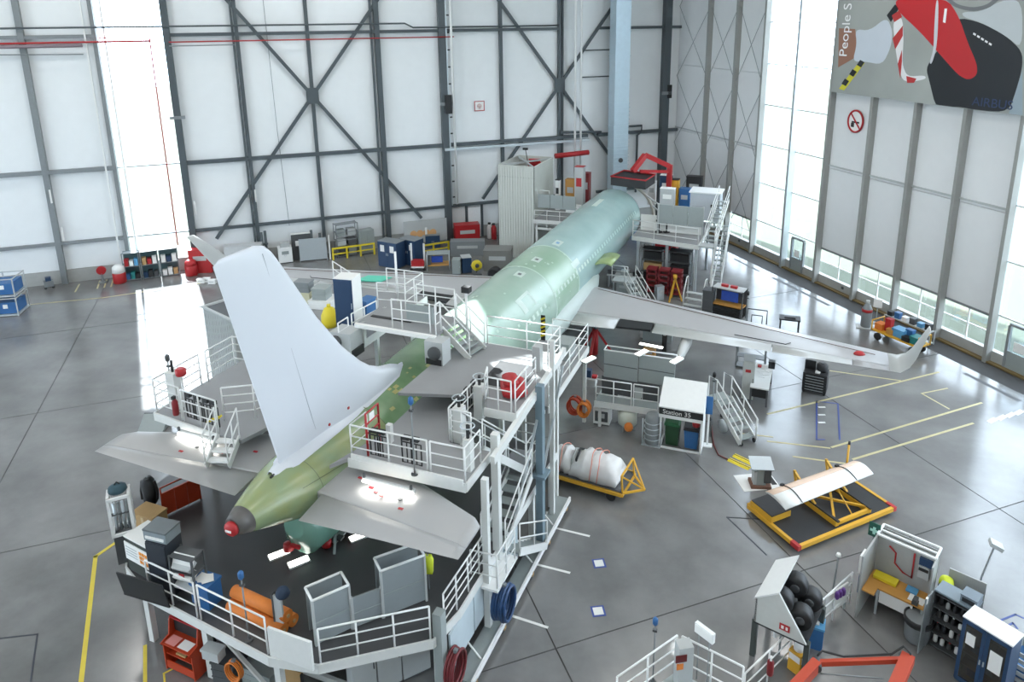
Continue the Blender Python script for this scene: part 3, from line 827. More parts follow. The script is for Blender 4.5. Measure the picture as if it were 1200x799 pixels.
# red jacks carry the aircraft
def jack(x, y, z, label):
    j = thing('aircraft_jack', label, 'jack', (x, y, 0))
    for k in range(3):
        a = 2 * PI * k / 3 + .5
        MB().bar((math.cos(a) * .95, math.sin(a) * .95, .05), (math.cos(a) * .12, math.sin(a) * .12, z * .7), .12).build('leg', RED, j)
    MB().cyl((0, 0, z * .4), .16, z * .8 - .1, 14).build('cylinder', RED, j)
    MB().cyl((0, 0, z * .9), .09, z * .22, 12).build('ram', GALV, j)
jack(3.3, 5.6, 1.95, 'red tripod jack under the wing root nearest the window wall')
jack(-3.3, 5.6, 1.95, 'red tripod jack under the far wing root')
jack(0, 13.5, 1.4, 'red tripod jack under the forward fuselage')
# ---------------------------------------------------------------- working docks
DECK = mat('grey_deck_plate', (.27, .275, .28), .5, var=.10, scale=1.2)
DECKD = mat('dark_rubber_deck', (.07, .07, .073), .34, var=.12, scale=.8)
SKIRT = mat('white_skirt', (.68, .69, .67), .5, var=.05)
_post = {}
def guard(parent, pts, h=1.1, n=3, step=1.25, m=None, name='railing', r=.027, toe=0.0):
    """handrail along deck-level points; posts are pieces of the railing"""
    m = m or WHITE2
    pts = [Vector(p) for p in pts]
    mb_ = MB()
    for k in range(n):
        z = h * (k + 1) / n
        mb_.tube([p + Vector((0, 0, z)) for p in pts], r if k == n - 1 else r * .75, 6)
    if toe:
        for a, b in zip(pts[:-1], pts[1:]): mb_.bar(a + Vector((0, 0, toe / 2)), b + Vector((0, 0, toe / 2)), .02, toe)
    o = mb_.build(name, m, parent)
    key = (round(h, 2), m.name)
    if key not in _post:
        pm = MB().tube([(0, 0, 0), (0, 0, h)], .026, 6).mesh('post'); pm.materials.append(m); _post[key] = pm
    done = []
    for a, b in zip(pts[:-1], pts[1:]):
        L = (b - a).length; k = max(1, round(L / step))
        for i in range(k + 1):
            p = a.lerp(b, i / k)
            if any((p - q).length < .05 for q in done): continue
            done.append(p)
            q = bpy.data.objects.new('post', _post[key]); col.objects.link(q); q.parent = o; q.location = p
    return o
def deck(parent, poly, z, th=.12, m=None, name='deck_plate', skirt=None):
    o = MB().prism(poly, z - th, z).build(name, m or DECK, parent)
    if skirt:
        for a, b in skirt:
            MB().bar((*a, z - .13), (*b, z - .13), .05, .28).build('edge_beam', SKIRT, parent)
    return o
def stairs(parent, a, b, width, n, rails=(1, -1), m=None):
    """flight from a (low) to b (high)"""
    a, b = Vector(a), Vector(b)
    d = b - a; hd = Vector((d.x, d.y, 0)); L = hd.length; hd.normalize()
    sd_ = Vector((-hd.y, hd.x, 0))
    rz = math.atan2(hd.y, hd.x)
    for s in (1, -1): MB().bar(a + sd_ * s * width / 2, b + sd_ * s * width / 2, .05, .24).build('stringer', SKIRT, parent)
    for i in range(n):
        p = a + d * ((i + .6) / n)
        MB().box(p, (L / n * .85, width - .06, .05), rz).build('tread', m or GREY, parent)
    for s in rails:
        q = sd_ * s * width / 2
        mb_ = MB()
        for hh in (.5, 1.0): mb_.tube([a + q + Vector((0, 0, hh)), b + q + Vector((0, 0, hh))], .025, 6)
        for f in (0, .5, 1): mb_.tube([a + q + d * f, a + q + d * f + Vector((0, 0, 1.0))], .022, 6)
        mb_.build('stair_rail', WHITE2, parent)
def legs(parent, pts, z, w_=.16, m=None, name='support_column'):
    for x, y in pts: MB().b2(x - w_ / 2, y - w_ / 2, 0, x + w_ / 2, y + w_ / 2, z).build(name, m or SKIRT, parent)

# lower deck round the tail
LD = 2.2
td = thing('tail_dock', 'white railed dock with dark deck under the aircraft tail', 'dock', (0, 0, 0))
poly = [(-6.8, -14.8), (-4.35, -17.0), (-2.9, -17.55), (1.7, -18.05), (3.0, -17.8), (5.3, -16.1), (5.5, -15.0), (5.5, -6.9), (-6.8, -6.9)]
deck(td, poly, LD, .15, DECKD, 'deck_plate', [(poly[i], poly[i + 1]) for i in range(7)])
legs(td, [(-5.7, -15.6), (-3.55, -17.1), (-1.0, -17.45), (1.7, -17.75), (5.25, -15.8), (5.35, -12.4), (5.35, -9.2), (5.35, -7.2), (-6.6, -12), (-6.6, -8)], LD - .15, .18)
guard(td, [(-2.85, -17.52, LD), (-.95, -17.7, LD)], step=1.0)
guard(td, [(-.8, -17.72, LD), (1.62, -17.97, LD)], step=1.1)
MB().b2(1.7, -18.0, LD, 3.0, -17.93, LD + .85).build('end_panel', SKIRT, td).rotation_euler = (0, 0, 0)
guard(td, [(3.02, -17.72, LD), (5.22, -16.1, LD)], h=1.0, step=1.0)
guard(td, [(5.42, -15.7, LD), (5.44, -12.9, LD)], n=4, step=.7)
# side walls of the tail dock: pale panels between deck and skid, long walkway beam on the floor
for i, (a, b) in enumerate(((-15.6, -14.2), (-14.15, -12.6), (-12.55, -10.9))):
    MB().b2(5.46, a, .75, 5.52, b, LD - .25).build('side_panel', mat('pale_blue_panel', (.50, .58, .62), .4, var=.06), td)
MB().b2(5.50, -15.4, .30, 6.0, -7.0, .36).build('step_board', GREY, td)
MB().b2(5.98, -15.4, .26, 6.05, -7.0, .44).build('skid_beam', WHITE, td)
for y in (-15.2, -13.2, -10.9, -9.3, -7.4):
    w_ = MB().cyl((5.95, y, .14), .14, .10, 14, 'X').build('caster', BLACK, td)
    MB().b2(5.85, y - .06, .14, 6.05, y + .06, .30).build('caster_fork', CARD, td)
for y in (-14.6, -12.6, -10.6, -8.6): MB().bar((5.5, y, .8), (5.95, y, .3), .04).build('bracket', SKIRT, td)
# under deck: cross bracing and cabinets' wall
for a, b in (((-3.4, -17.0, 1.8), (-1.2, -17.3, .3)), ((-1.2, -17.3, 1.8), (1.4, -17.6, .3))): MB().bar(a, b, .09).build('brace', SKIRT, td)
MB().b2(-3.5, -16.6, .12, 2.8, -16.5, .30).build('base_beam', SKIRT, td)
# posts with grey column at the front right corner
MB().b2(5.25, -16.02, 0, 5.5, -15.75, 2.9).build('corner_post', GREY, td)
for x in (5.5, ): MB().b2(5.40, -12.55, 0, 5.62, -12.33, 6.1).build('corner_post', SKIRT, td)

# upper tower on the window side
tr = thing('dock_tower', 'tall white dock tower with stairs and grey decks beside the fin on the window side', 'dock tower', (0, 0, 0))
AP = 5.3; MD = 6.0; BR = 6.9
poly = [(1.2, -14.45), (1.5, -13.95), (5.25, -13.85), (5.25, -12.2), (3.9, -12.2), (3.9, -9.5), (1.75, -9.5), (1.75, -12.4)]
deck(tr, poly, AP, .12, DECK, 'deck_plate', [((1.5, -13.97), (5.25, -13.87)), ((5.25, -13.85), (5.25, -12.2))])
poly = [(1.55, -11.2), (4.35, -10.4), (4.55, -11.1), (5.6, -11.1), (5.6, -6.8), (1.75, -6.8), (1.6, -9.0)]
deck(tr, poly, MD, .10, DECK, 'deck_plate', [((4.55, -11.1), (5.6, -11.1)), ((5.6, -11.1), (5.6, -6.8)), ((1.75, -6.8), (5.6, -6.8))])
MB().b2(3.75, -9.7, MD + .001, 5.2, -8.0, MD + .02).build('rubber_mat', BLACK, tr)
# big outer girders
MB().bar((5.64, -12.95, AP + .25), (5.64, -6.6, MD + .10), .14, .26).build('girder', SKIRT, tr)
MB().bar((5.95, -6.6, MD + .1), (5.95, -2.2, MD + .1), .10, .22).build('girder', SKIRT, tr) if False else None
legs(tr, [(5.62, -13.45)], AP, .18); legs(tr, [(5.68, -8.0)], MD + 1.1, .15); legs(tr, [(5.45, -6.95), (3.4, -7.2), (2.2, -12.8)], MD - .1, .16)
MB().b2(5.66, -9.6, 0.3, 5.90, -9.36, MD + .2).build('blue_column', mat('blue_grey_steel', (.20, .28, .33), .4, .2), tr)
MB().b2(5.56, -9.75, 2.9, 6.04, -9.2, 3.0).build('column_flange', mat('blue_grey_steel', (0, 0, 0)), tr)
for y0, y1, z0, z1 in ((-13.3, -9.6, .6, 5.0), (-9.4, -7.0, 2.2, 5.7)): MB().bar((5.72, y0, z0), (5.72, y1, z1), .07).build('brace', GALV, tr)
# rails on the after platform
guard(tr, [(1.62, -13.1, AP), (1.58, -13.88, AP), (4.05, -13.82, AP)], h=1.05, step=1.05, n=3)
guard(tr, [(4.15, -13.82, AP), (5.2, -13.80, AP), (5.2, -12.8, AP)], h=1.05, step=1.0)
MB().b2(1.6, -13.97, AP - .02, 5.2, -13.92, AP + .16).build('toe_board', SKIRT, tr)
# red gate
gt = MB().tube([(1.98, -13.0, AP), (1.98, -13.0, AP + 1.35), (1.98, -13.65, AP + 1.35), (1.98, -13.65, AP)], .035, 6); gt.tube([(1.98, -13.0, AP + .7), (1.98, -13.65, AP + .7)], .03, 6); gt.tube([(1.98, -13.0, AP + 1.0), (1.98, -13.65, AP + 1.0)], .025, 6)
gg = gt.build('safety_gate', RED, tr)
MB().b2(1.96, -13.45, AP + .98, 1.975, -13.2, AP + 1.25).build('gate_notice', PAPER, gg)
# black folding brackets along the rails
def bracket(x, y, z, rz=0, par=tr):
    b_ = MB(); b_.tube([(0, 0, 1.0), (0, 0, .15), (.32, 0, .15), (.32, 0, .8), (0, 0, .8)], .025, 5); b_.tube([(.16, 0, .15), (.16, 0, .8)], .02, 5); b_.box((.16, 0, .95), (.2, .12, .12))
    o = b_.build('folding_bracket', BLACK, par); o.location = (x, y, z); o.rotation_euler = (0, 0, rz)
for x in (2.15, 2.4, 3.2, 3.5): bracket(x, -13.74, AP)
# stair opening rails and the flight down
guard(tr, [(3.85, -12.1, AP), (3.85, -10.2, AP)], h=1.1, step=.7)
guard(tr, [(3.95, -12.15, AP), (4.6, -12.15, AP)], h=1.1, step=.6)
for y in (-11.8, -11.4, -10.9, -10.4): bracket(3.78, y, AP + .05, PI / 2)
for y in (-11.85, -10.4):
    MB().b2(3.92, y - .16, AP - .1, 4.22, y + .16, AP + 1.05).build('lift_post', SKIRT, tr)
    MB().tube([Vector((4.07 + .2 * math.cos(a), y + .2 * math.sin(a), AP + 1.35)) for a in [2 * PI * k / 12 for k in range(12)]], .02, 5, closed=True).build('hand_wheel', GALV, tr)
    MB().cyl((4.07, y, AP + 1.2), .05, .35, 8).build('wheel_stem', BLACK, tr)
MB().b2(4.92, -13.35, AP - .1, 5.15, -13.1, AP + 1.0).build('lift_post', SKIRT, tr)
MB().cyl((5.03, -13.22, AP + 1.2), .05, .4, 8).build('wheel_stem', BLACK, tr)
MB().tube([Vector((5.03 + .2 * math.cos(a), -13.22 + .2 * math.sin(a), AP + 1.38)) for a in [2 * PI * k / 12 for k in range(12)]], .02, 5, closed=True).build('hand_wheel', GALV, tr)
stairs(tr, (5.1, -9.9, 3.3), (4.6, -12.1, AP), .8, 9)
deck(tr, [(4.6, -10.3), (5.6, -10.3), (5.6, -8.9), (4.6, -8.9)], 3.3, .08, DECK, 'landing_plate')
stairs(tr, (5.35, -12.4, LD + .02), (5.35, -10.2, 3.3), .8, 6)
deck(tr, [(4.7, -13.7), (6.05, -13.7), (6.05, -12.2), (4.7, -12.2)], LD - .3, .08, WHITE, 'landing_plate')
guard(tr, [(6.0, -12.3, LD - .3), (6.0, -13.6, LD - .3), (5.2, -13.65, LD - .3)], step=.65)
stairs(tr, (5.75, -9.6, .3), (5.75, -12.0, LD - .3), .6, 8, rails=(1,))
guard(tr, [(5.55, -10.2, 3.3), (5.55, -8.95, 3.3), (4.7, -8.95, 3.3)], step=.65)
# rails on the main deck
guard(tr, [(4.57, -11.05, MD), (5.45, -11.08, MD)], h=1.05, step=.55)
guard(tr, [(4.38, -10.45, MD), (4.57, -11.05, MD)], h=1.05, step=.7)
guard(tr, [(5.55, -11.0, MD), (5.56, -9.3, MD)], h=1.05, step=.85)
guard(tr, [(5.56, -8.1, MD), (5.56, -6.85, MD), (4.3, -6.85, MD), (2.75, -6.85, MD)], h=1.1, step=1.1)
# lift posts and small post at the rail
for x, y in ((5.2, -8.15), ): MB().b2(x - .14, y - .14, MD, x + .14, y + .14, MD + .9).build('control_post', LGREY, tr)
# stairs to the bridge over the fuselage
stairs(tr, (2.75, -7.75, MD), (1.55, -7.55, BR), .95, 6)
cabn = MB().b2(1.35, -9.05, MD, 2.05, -8.45, MD + .85).build('reel_housing', LGREY, tr)
MB().lathe([(.10, 0), (.24, .0), (.24, .10), (.10, .10)], 16, (1.75, -9.15, MD + .45), 'Y').build('cable_reel', DGREY, cabn)
MB().b2(1.4, -9.07, MD, 2.0, -9.04, MD + .22).build('vent', BLACK, cabn)
deck(tr, [(-1.7, -8.6), (1.6, -8.6), (1.6, -6.9), (-1.7, -6.9)], BR, .10, DECK, 'bridge_plate')
MB().b2(-1.7, -8.75, BR - .14, 1.6, -8.6, BR).build('bridge_edge', PAPER, tr)
guard(tr, [(-.2, -8.55, BR), (.2, -8.55, BR), (1.3, -8.5, BR)], h=1.1, step=.8)
guard(tr, [(1.5, -6.95, BR), (-.1, -6.95, BR)], h=1.1, step=.8)
guard(tr, [(1.55, -8.2, BR), (1.55, -8.55, BR)], h=1.1, step=.8)
for a, b in (((-1.5, -7.9), (.2, -7.9)),): MB().bar((*a, BR + .02), (*b, BR + .02), .16, .02).build('grip_strip', BLACK, tr)
MB().b2(.0, -7.9, BR + .05, 1.1, -7.84, BR + .7).build('kick_panel', GREY, tr)
for p in ((-1.5, -8.5), (-1.5, -7.0)): MB().b2(p[0] - .07, p[1] - .07, MD, p[0] + .07, p[1] + .07, BR).build('support_column', SKIRT, tr)
mp = G(548, 404, MD)
ms_ = MB().tube([mp, mp + Vector((0, 0, 2.1))], .05, 8).build('camera_mast', WHITE, tr); MB().box(mp + Vector((.05, -.05, 2.2)), (.3, .25, .22)).build('camera_head', BLACK, ms_)
# fluorescent work lamps under the platforms
def tube_lamp(a, b, label):
    a, b = Vector(a), Vector(b); d = b - a
    l_ = thing('work_lamp', label, 'lamp', (a + b) / 2, math.atan2(d.y, d.x), 'tube lamps over the tailplane'); L = d.length
    MB().b2(-L / 2, .02, .0, L / 2, .09, .10).build('housing', LGREY, l_)
    MB().cyl((0, 0, -.02), .045, L * .97, 10, 'X').build('lamp_tube', LAMP, l_)
    for x in (-L * .45, L * .45): MB().b2(x - .03, -.03, .10, x + .03, .03, .22).build('hanger', DGREY, l_)
    al = bpy.data.lights.new('tube_light', 'AREA'); al.shape = 'RECTANGLE'; al.size = L; al.size_y = .12; al.energy = 15; al.color = (1, .97, .9)
    ao = bpy.data.objects.new('tube_light', al); ao.parent = l_; ao.location = (0, 0, -.09); col.objects.link(ao)
tube_lamp(G(424, 562, 5.08), G(485, 578, 5.08), 'long white tube lamp under the aft platform lighting the near tailplane')
tube_lamp(G(208, 507, 5.08), G(253, 519, 5.08), 'tube lamp under the far aft platform lighting the other tailplane')

# tower on the far side of the fin
tlw = thing('dock_platform', 'white railed dock platform over the far tailplane, beside the fin', 'dock platform', (0, 0, 0))
poly = [(-5.95, -14.0), (-2.95, -14.3), (-2.1, -14.3), (-1.75, -13), (-1.75, -9.5), (-5.95, -9.5), (-5.97, -12.8)]
deck(tlw, poly, AP, .12, DECK, 'deck_plate', [((-5.95, -14.02), (-2.95, -14.32)), ((-5.95, -14.0), (-5.97, -12.8))])
guard(tlw, [(-4.7, -14.05, AP), (-5.9, -13.93, AP), (-5.92, -12.9, AP), (-5.92, -12.0, AP)], h=1.15, step=1.1, n=4)
guard(tlw, [(-5.9, -11.7, AP), (-5.9, -10.4, AP), (-3.9, -10.3, AP)], h=1.15, step=1.1, n=4)
guard(tlw, [(-4.6, -14.07, AP), (-3.05, -14.22, AP)], h=1.1, step=.8)
guard(tlw, [(-3.4, -13.6, AP), (-2.6, -13.1, AP), (-2.1, -12.2, AP)], h=1.15, step=.7, n=4)
for x, y in ((-4.5, -14.0), (-4.1, -14.04), (-3.7, -14.08), (-3.4, -14.1)): bracket(x, y, AP, -.1, tlw)
for x, y in ((-2.9, -11.8), (-2.4, -11.6)): bracket(x, y, AP + .3, .3, tlw)
MB().b2(-5.65, -13.65, AP, -5.3, -13.3, AP + 1.3).build('lift_post', SKIRT, tlw)
MB().cyl((-5.47, -13.5, AP + 1.5), .04, .4, 8).build('wheel_stem', BLACK, tlw)
MB().b2(-2.5, -12.4, AP, -2.15, -12.05, AP + 1.3).build('lift_post', SKIRT, tlw)
MB().tube([Vector((-2.9 + .24 * math.cos(a), -11.5 + .24 * math.sin(a), AP + 1.75)) for a in [2 * PI * k / 12 for k in range(12)]], .025, 5, closed=True).build('hand_wheel', GALV, tlw)
MB().cyl((-2.9, -11.5, AP + 1.1), .04, 1.3, 8).build('wheel_stem', BLACK, tlw)
hst = MB()
for i in range(5): hst.bar((-3.55 + i * .12, -14.16, AP + .22 + i * .06), (-3.40 + i * .12, -14.16, AP + .35 + i * .06), .06, .03, up=(0, 1, 0))
hst.build('hazard_tape', YELLOW2, tlw)
stairs(tlw, (-2.35, -15.1, AP - .45), (-2.6, -14.3, AP), .7, 3, m=WHITE)
legs(tlw, [(-5.6, -12.4), (-5.6, -9.8), (-2.3, -10.2)], AP - .1, .16)
deck(tlw, [(-6.5, -9.5), (-1.7, -9.5), (-1.7, -3.4), (-6.5, -3.4)], MD, .12, DECK, 'deck_plate', [((-6.5, -9.5), (-1.7, -9.5)), ((-1.7, -9.5), (-1.7, -3.4))])
legs(tlw, [(-6.3, -9.2), (-6.3, -3.7), (-2.3, -3.7), (-2.3, -6.5)], MD - .1, .16)
guard(tlw, [(-2.0, -9.3, MD), (-2.0, -8.7, MD)], h=1.1, step=.7)
guard(tlw, [(-2.05, -8.4, MD), (-1.9, -6.95, MD)], h=1.1, step=.8)
guard(tlw, [(-3.0, -5.2, MD), (-1.8, -5.0, MD), (-1.8, -3.5, MD), (-3.6, -3.5, MD)], h=1.1, step=1)
guard(tlw, [(-4.0, -5.0, MD), (-6.4, -3.5, MD)], h=1.1, step=1)
hb = MB().b2(-2.35, -9.35, MD, -1.5, -8.6, MD + .75).build('reel_housing', LGREY, tlw)
MB().lathe([(.10, 0), (.24, .0), (.24, .10), (.10, .10)], 16, (-2.1, -9.45, MD + .4), 'Y').build('cable_reel', DGREY, hb)
MB().b2(-1.5, -9.3, MD - .2, -1.44, -8.6, MD + .1).build('vent', BLACK, hb)
for x, y in ((-2.6, -4.3), ): MB().cyl((x, y, MD + 1.1), .05, 2.2, 8).build('mast', WHITE, tlw)

# walkway forward of the tower, beside the fuselage
wk = thing('wing_root_walkway', 'narrow railed walkway along the fuselage behind the near wing', 'walkway', (0, 0, 0))
WK = 3.6
deck(wk, [(2.6, -6.4), (4.95, -6.4), (4.85, -.9), (2.6, -.9)], WK, .15, DECK, 'deck_plate', [((4.95, -6.4), (4.85, -.9)), ((4.85, -.9), (2.6, -.9))])
legs(wk, [(3.9, -6.2), (4.75, -1.1), (2.8, -1.1)], WK - .15, .14)
guard(wk, [(4.92, -6.3, WK), (4.82, -.95, WK), (3.2, -.95, WK)], h=1.1, step=1.2)
MB().b2(3.6, -2.6, WK, 4.5, -1.7, WK + .75).build('step_box', GREY, wk)
hz_ = MB()
for i in range(5): hz_.bar((2.65, -1.0, WK + .2 + i * .2), (2.85, -1.0, WK + .3 + i * .2), .08, .02, up=(0, 1, 0))
hz_.build('hazard_tape', YELLOW2, wk); MB().b2(2.65, -.98, WK, 2.85, -.94, WK + 1.2).build('end_post', BLACK, wk)

# under wing dock beside the station kiosk
WD = 1.3
wd = thing('wing_dock', 'low white dock with tall grey screen behind the near wing', 'dock', (0, 0, 0))
deck(wd, [(5.3, -1.4), (8.1, -1.2), (8.1, .1), (5.3, -.1)], WD, .18, GREY, 'deck_plate', [((5.3, -1.4), (8.1, -1.2))])
legs(wd, [(5.5, -1.2), (7.95, -1.05), (5.5, -.25), (7.95, -.1)], WD - .15, .12)
guard(wd, [(5.35, -1.35, WD), (6.9, -1.25, WD)], h=1.05, step=1.0); guard(wd, [(7.0, -1.24, WD), (8.05, -1.17, WD)], h=1.05, step=.9)
for i, (a, b) in enumerate(((5.5, 7.0), (7.04, 8.6))):
    p = MB().b2(a, -.65 + i * .10, WD + .85, b, -.58 + i * .10, WD + 2.12).build('screen_panel', GREY, wd)
    MB().b2(a, -.67 + i * .10, WD + 1.47, b, -.65 + i * .10, WD + 1.50).build('panel_seam', DGREY, p)
MB().b2(5.4, -.6, WD, 8.0, -.54, WD + .85).build('screen_base', DGREY, wd)
fr = MB()
for y in (-.65, -.2): fr.tube([(5.5, y, WD + 2.15), (8.6, y + .12, WD + 2.15)], .03, 6)
for x in (5.5, 8.6): fr.tube([(x, -.65, WD + 2.15), (x, -.15, WD + 2.15)], .03, 6)
fr.build('top_frame', WHITE2, wd)
def led(u, v, z, label, L=.75, rz=.9, tilt=0):
    p = G(u, v, z)
    l_ = thing('work_light', label, 'light', p, rz)
    MB().b2(-L / 2, -.14, -.05, L / 2, .14, 0).build('housing', LGREY, l_)
    MB().b2(-L / 2 + .02, -.12, 0, L / 2 - .02, .12, .02).build('diffuser', LAMP, l_)
    return l_
# ---------------------------------------------------------------- kit of equipment builders
def cabinet(name, label, a, b, h, d, body, doors=2, dm=None, z=0.0, cat='cabinet', papers=0, top=None, group=None, shelf_gap=None, handle=None):
    r, w_ = on(name, label, cat, a, b, z, group)
    MB().b2(-w_ / 2, 0, .06, w_ / 2, d, h).build('body', body, r, .008)
    MB().b2(-w_ / 2 + .03, .03, 0, w_ / 2 - .03, d - .03, .06).build('plinth', DGREY, r)
    for i in range(doors):
        x0 = -w_ / 2 + w_ * i / doors + .015; x1 = -w_ / 2 + w_ * (i + 1) / doors - .015
        dr = MB().b2(x0, -.022, .09, x1, 0, h - .03).build('door', dm or body, r)
        hx = x1 - .05 if i % 2 == 0 else x0 + .05
        MB().b2(hx - .012, -.05, h * .48, hx + .012, -.022, h * .58).build('handle', handle or GALV, dr)
        if i < papers:
            MB().b2((x0 + x1) / 2 - (x1 - x0) * .22, -.026, h * .62, (x0 + x1) / 2 + (x1 - x0) * .22, -.0225, h * .62 + (x1 - x0) * .6).build('notice', PAPER, dr)
    if top: MB().b2(-w_ / 2 - .015, -.015, h, w_ / 2 + .015, d + .015, h + .035).build('top_plate', top, r)
    return r, w_
def drawers(name, label, a, b, h, d, body, n=5, dm=None, z=0.0, cat='tool cabinet', group=None, hm=None):
    r, w_ = on(name, label, cat, a, b, z, group)
    MB().b2(-w_ / 2, 0, .12, w_ / 2, d, h).build('body', body, r, .008)
    for x in (-w_ / 2 + .08, w_ / 2 - .08):
        for y in (.08, d - .08): MB().cyl((x, y, .06), .06, .05, 10, 'Y').build('wheel', BLACK, r)
    for i in range(n):
        z0 = .16 + (h - .2) * i / n; z1 = .16 + (h - .2) * (i + 1) / n - .02
        dr = MB().b2(-w_ / 2 + .02, -.02, z0, w_ / 2 - .02, 0, z1).build('drawer', dm or body, r)
        MB().b2(-w_ * .38, -.04, (z0 + z1) / 2 - .012, w_ * .38, -.02, (z0 + z1) / 2 + .012).build('handle', hm or GALV, dr)
    return r, w_
def wheelie_bin(name, label, a, b, h, body, lid=None, z=0, open_=False, group=None):
    r, w_ = on(name, label, 'bin', a, b, z, group); d = w_ * 1.05
    def rect(s, z_): return [Vector((x * w_ / 2 * s, d / 2 + y * d / 2 * s, z_)) for x, y in ((-1, -1), (1, -1), (1, 1), (-1, 1))]
    MB().loft([rect(.82, .05), rect(.97, h * .93)], smooth=False).build('body', body, r)
    MB().loft([rect(1.02, h * .93), rect(1.04, h)], smooth=False).build('rim', body, r)
    MB().loft([rect(.98, h), rect(.85, h + .05)], smooth=False).build('lid', lid or body, r)
    for x in (-1, 1): MB().cyl((x * w_ * .38, d * .9, .09), .09, .05, 12, 'X').build('wheel', BLACK, r)
    return r
def crate(name, label, cat, a, b, h, d, m, z=0, group=None, lid=None, ribs=True):
    r, w_ = on(name, label, cat, a, b, z, group)
    MB().b2(-w_ / 2, 0, 0, w_ / 2, d, h).build('body', m, r, .01)
    if ribs:
        for f in (.33, .66): MB().b2(-w_ / 2 - .012, -.012, h * f - .015, w_ / 2 + .012, d + .012, h * f + .015).build('rib', m, r)
    MB().b2(-w_ / 2 - .02, -.02, h - .05, w_ / 2 + .02, d + .02, h + .02).build('lid', lid or m, r)
    return r, w_
def rack(name, label, a, b, h, d, frame, n=4, z=0, fill=None, cat='shelf', seed=0, group=None, things=True):
    r, w_ = on(name, label, cat, a, b, z, group)
    for x in (-w_ / 2, w_ / 2):
        for y in (0, d): MB().b2(x - .025, y - .025, 0, x + .025, y + .025, h).build('upright', frame, r)
    for i in range(n):
        z_ = .08 + (h - .12) * i / max(1, n - 1)
        MB().b2(-w_ / 2, 0, z_ - .02, w_ / 2, d, z_ + .02).build('shelf_board', frame, r)
    return r, w_
def place(r, x, y, z):
    """world position of a local point of thing r"""
    return Matrix.Translation(r.location) @ Matrix.Rotation(r.rotation_euler.z, 4, 'Z') @ Vector((x, y, z))
def small(name, label, cat, r, x, y, z, dims, m, group=None, kind='box', rz=0.0, lid=None):
    """a small thing resting on thing r at local x, y, z"""
    t = thing(name, label, cat, place(r, x, y, z), r.rotation_euler.z + rz, group)
    w_, d, h = dims
    if kind == 'box':
        MB().b2(-w_ / 2, -d / 2, 0, w_ / 2, d / 2, h * .86).build('body', m, t, min(.01, h * .1))
        MB().b2(-w_ / 2 - .006, -d / 2 - .006, h * .86, w_ / 2 + .006, d / 2 + .006, h).build('lid', lid or m, t)
    elif kind == 'bottle':
        MB().lathe([(w_ * .46, 0), (w_ * .5, h * .05), (w_ * .5, h * .62), (w_ * .2, h * .78), (w_ * .2, h * .86)], 10).build('body', m, t)
        MB().cyl((0, 0, h * .93), w_ * .24, h * .14, 10).build('cap', lid or BLACK, t)
    elif kind == 'paper':
        MB().b2(-w_ / 2, -d / 2, 0, w_ / 2, d / 2, h).build('sheet', m, t)
    elif kind == 'monitor':
        MB().b2(-w_ / 2, -.03, .12, w_ / 2, .03, h).build('case', BLACK, t)
        MB().b2(-w_ / 2 + .03, -.035, .15, w_ / 2 - .03, -.03, h - .03).build('display', m, t)
        MB().b2(-.1, -.1, 0, .1, .1, .02).build('foot', BLACK, t); MB().b2(-.03, .0, .02, .03, .03, .2).build('stem', BLACK, t)
    return t
def signal_pole(label, u, v, z, h, knob=BLUE2, group='thin signal poles'):
    p = G(u, v, z)
    r = thing('signal_pole', label, 'pole', p, 0, group)
    MB().cyl((0, 0, .02), .10, .04, 12).build('foot', DGREY, r)
    MB().tube([(0, 0, .04), (0, 0, h - .12)], .022, 6).build('pole', STEEL2, r)
    MB().lathe([(.03, h - .14), (.075, h - .08), (.075, h + .06), (.03, h + .12)], 10).build('lamp_knob', knob, r)
    MB().box((0, 0, h - .30), (.12, .08, .06)).build('clamp', DGREY, r)
    return r
def coil(name, label, cat, loc, R_, r_, m, turns=5, axis='X', group=None):
    t = thing(name, label, cat, loc, 0, group)
    for k in range(turns):
        off = (k - turns / 2) * r_ * 1.8; rr_ = R_ * (1 - .05 * (k % 3))
        pts = []
        for i in range(18):
            a = 2 * PI * i / 18
            p = (off, math.cos(a) * rr_ * .8, math.sin(a) * rr_)
            if axis == 'Y': p = (p[1], p[0], p[2])
            pts.append(p)
        MB().tube(pts, r_, 6, closed=True).build('loop', m, t)
    MB().b2(-.05, -.05, R_ * .8, .05, .05, R_ * 1.15).build('hook', STEEL2, t)
    return t
def wheel(parent, x, y, r_, w_=.12, axis='Y', m=None):
    o = MB().lathe([(r_ * .5, -w_ / 2), (r_ * .92, -w_ / 2), (r_, -w_ * .3), (r_, w_ * .3), (r_ * .92, w_ / 2), (r_ * .5, w_ / 2)], 16, (x, y, r_), axis).build('wheel', m or BLACK, parent)
    return o

# ---------------------------------------------------------------- on the tail dock's dark deck
Z = LD
r, w_ = on('framed_rack', 'white framed rack on dark pedestal at the left end of the tail dock', 'rack', (139, 662), (163, 655), Z)
MB().b2(-w_ / 2, 0, 0, w_ / 2, .5, .95).build('pedestal', DGREY, r)
fr = MB()
for x in (-w_ / 2, w_ / 2): fr.b2(x - .04, -.04, .95, x + .04, .04, 2.2); 
for x in (-w_ / 2, w_ / 2): fr.b2(x - .04, .46, .95, x + .04, .54, 2.2)
for z_ in (.98, 2.17):
    fr.b2(-w_ / 2 - .04, -.04, z_ - .04, w_ / 2 + .04, .04, z_ + .04); fr.b2(-w_ / 2 - .04, .46, z_ - .04, w_ / 2 + .04, .54, z_ + .04)
    for x in (-w_ / 2, w_ / 2): fr.b2(x - .04, 0, z_ - .04, x + .04, .5, z_ + .04)
fr.build('frame', WHITE, r)
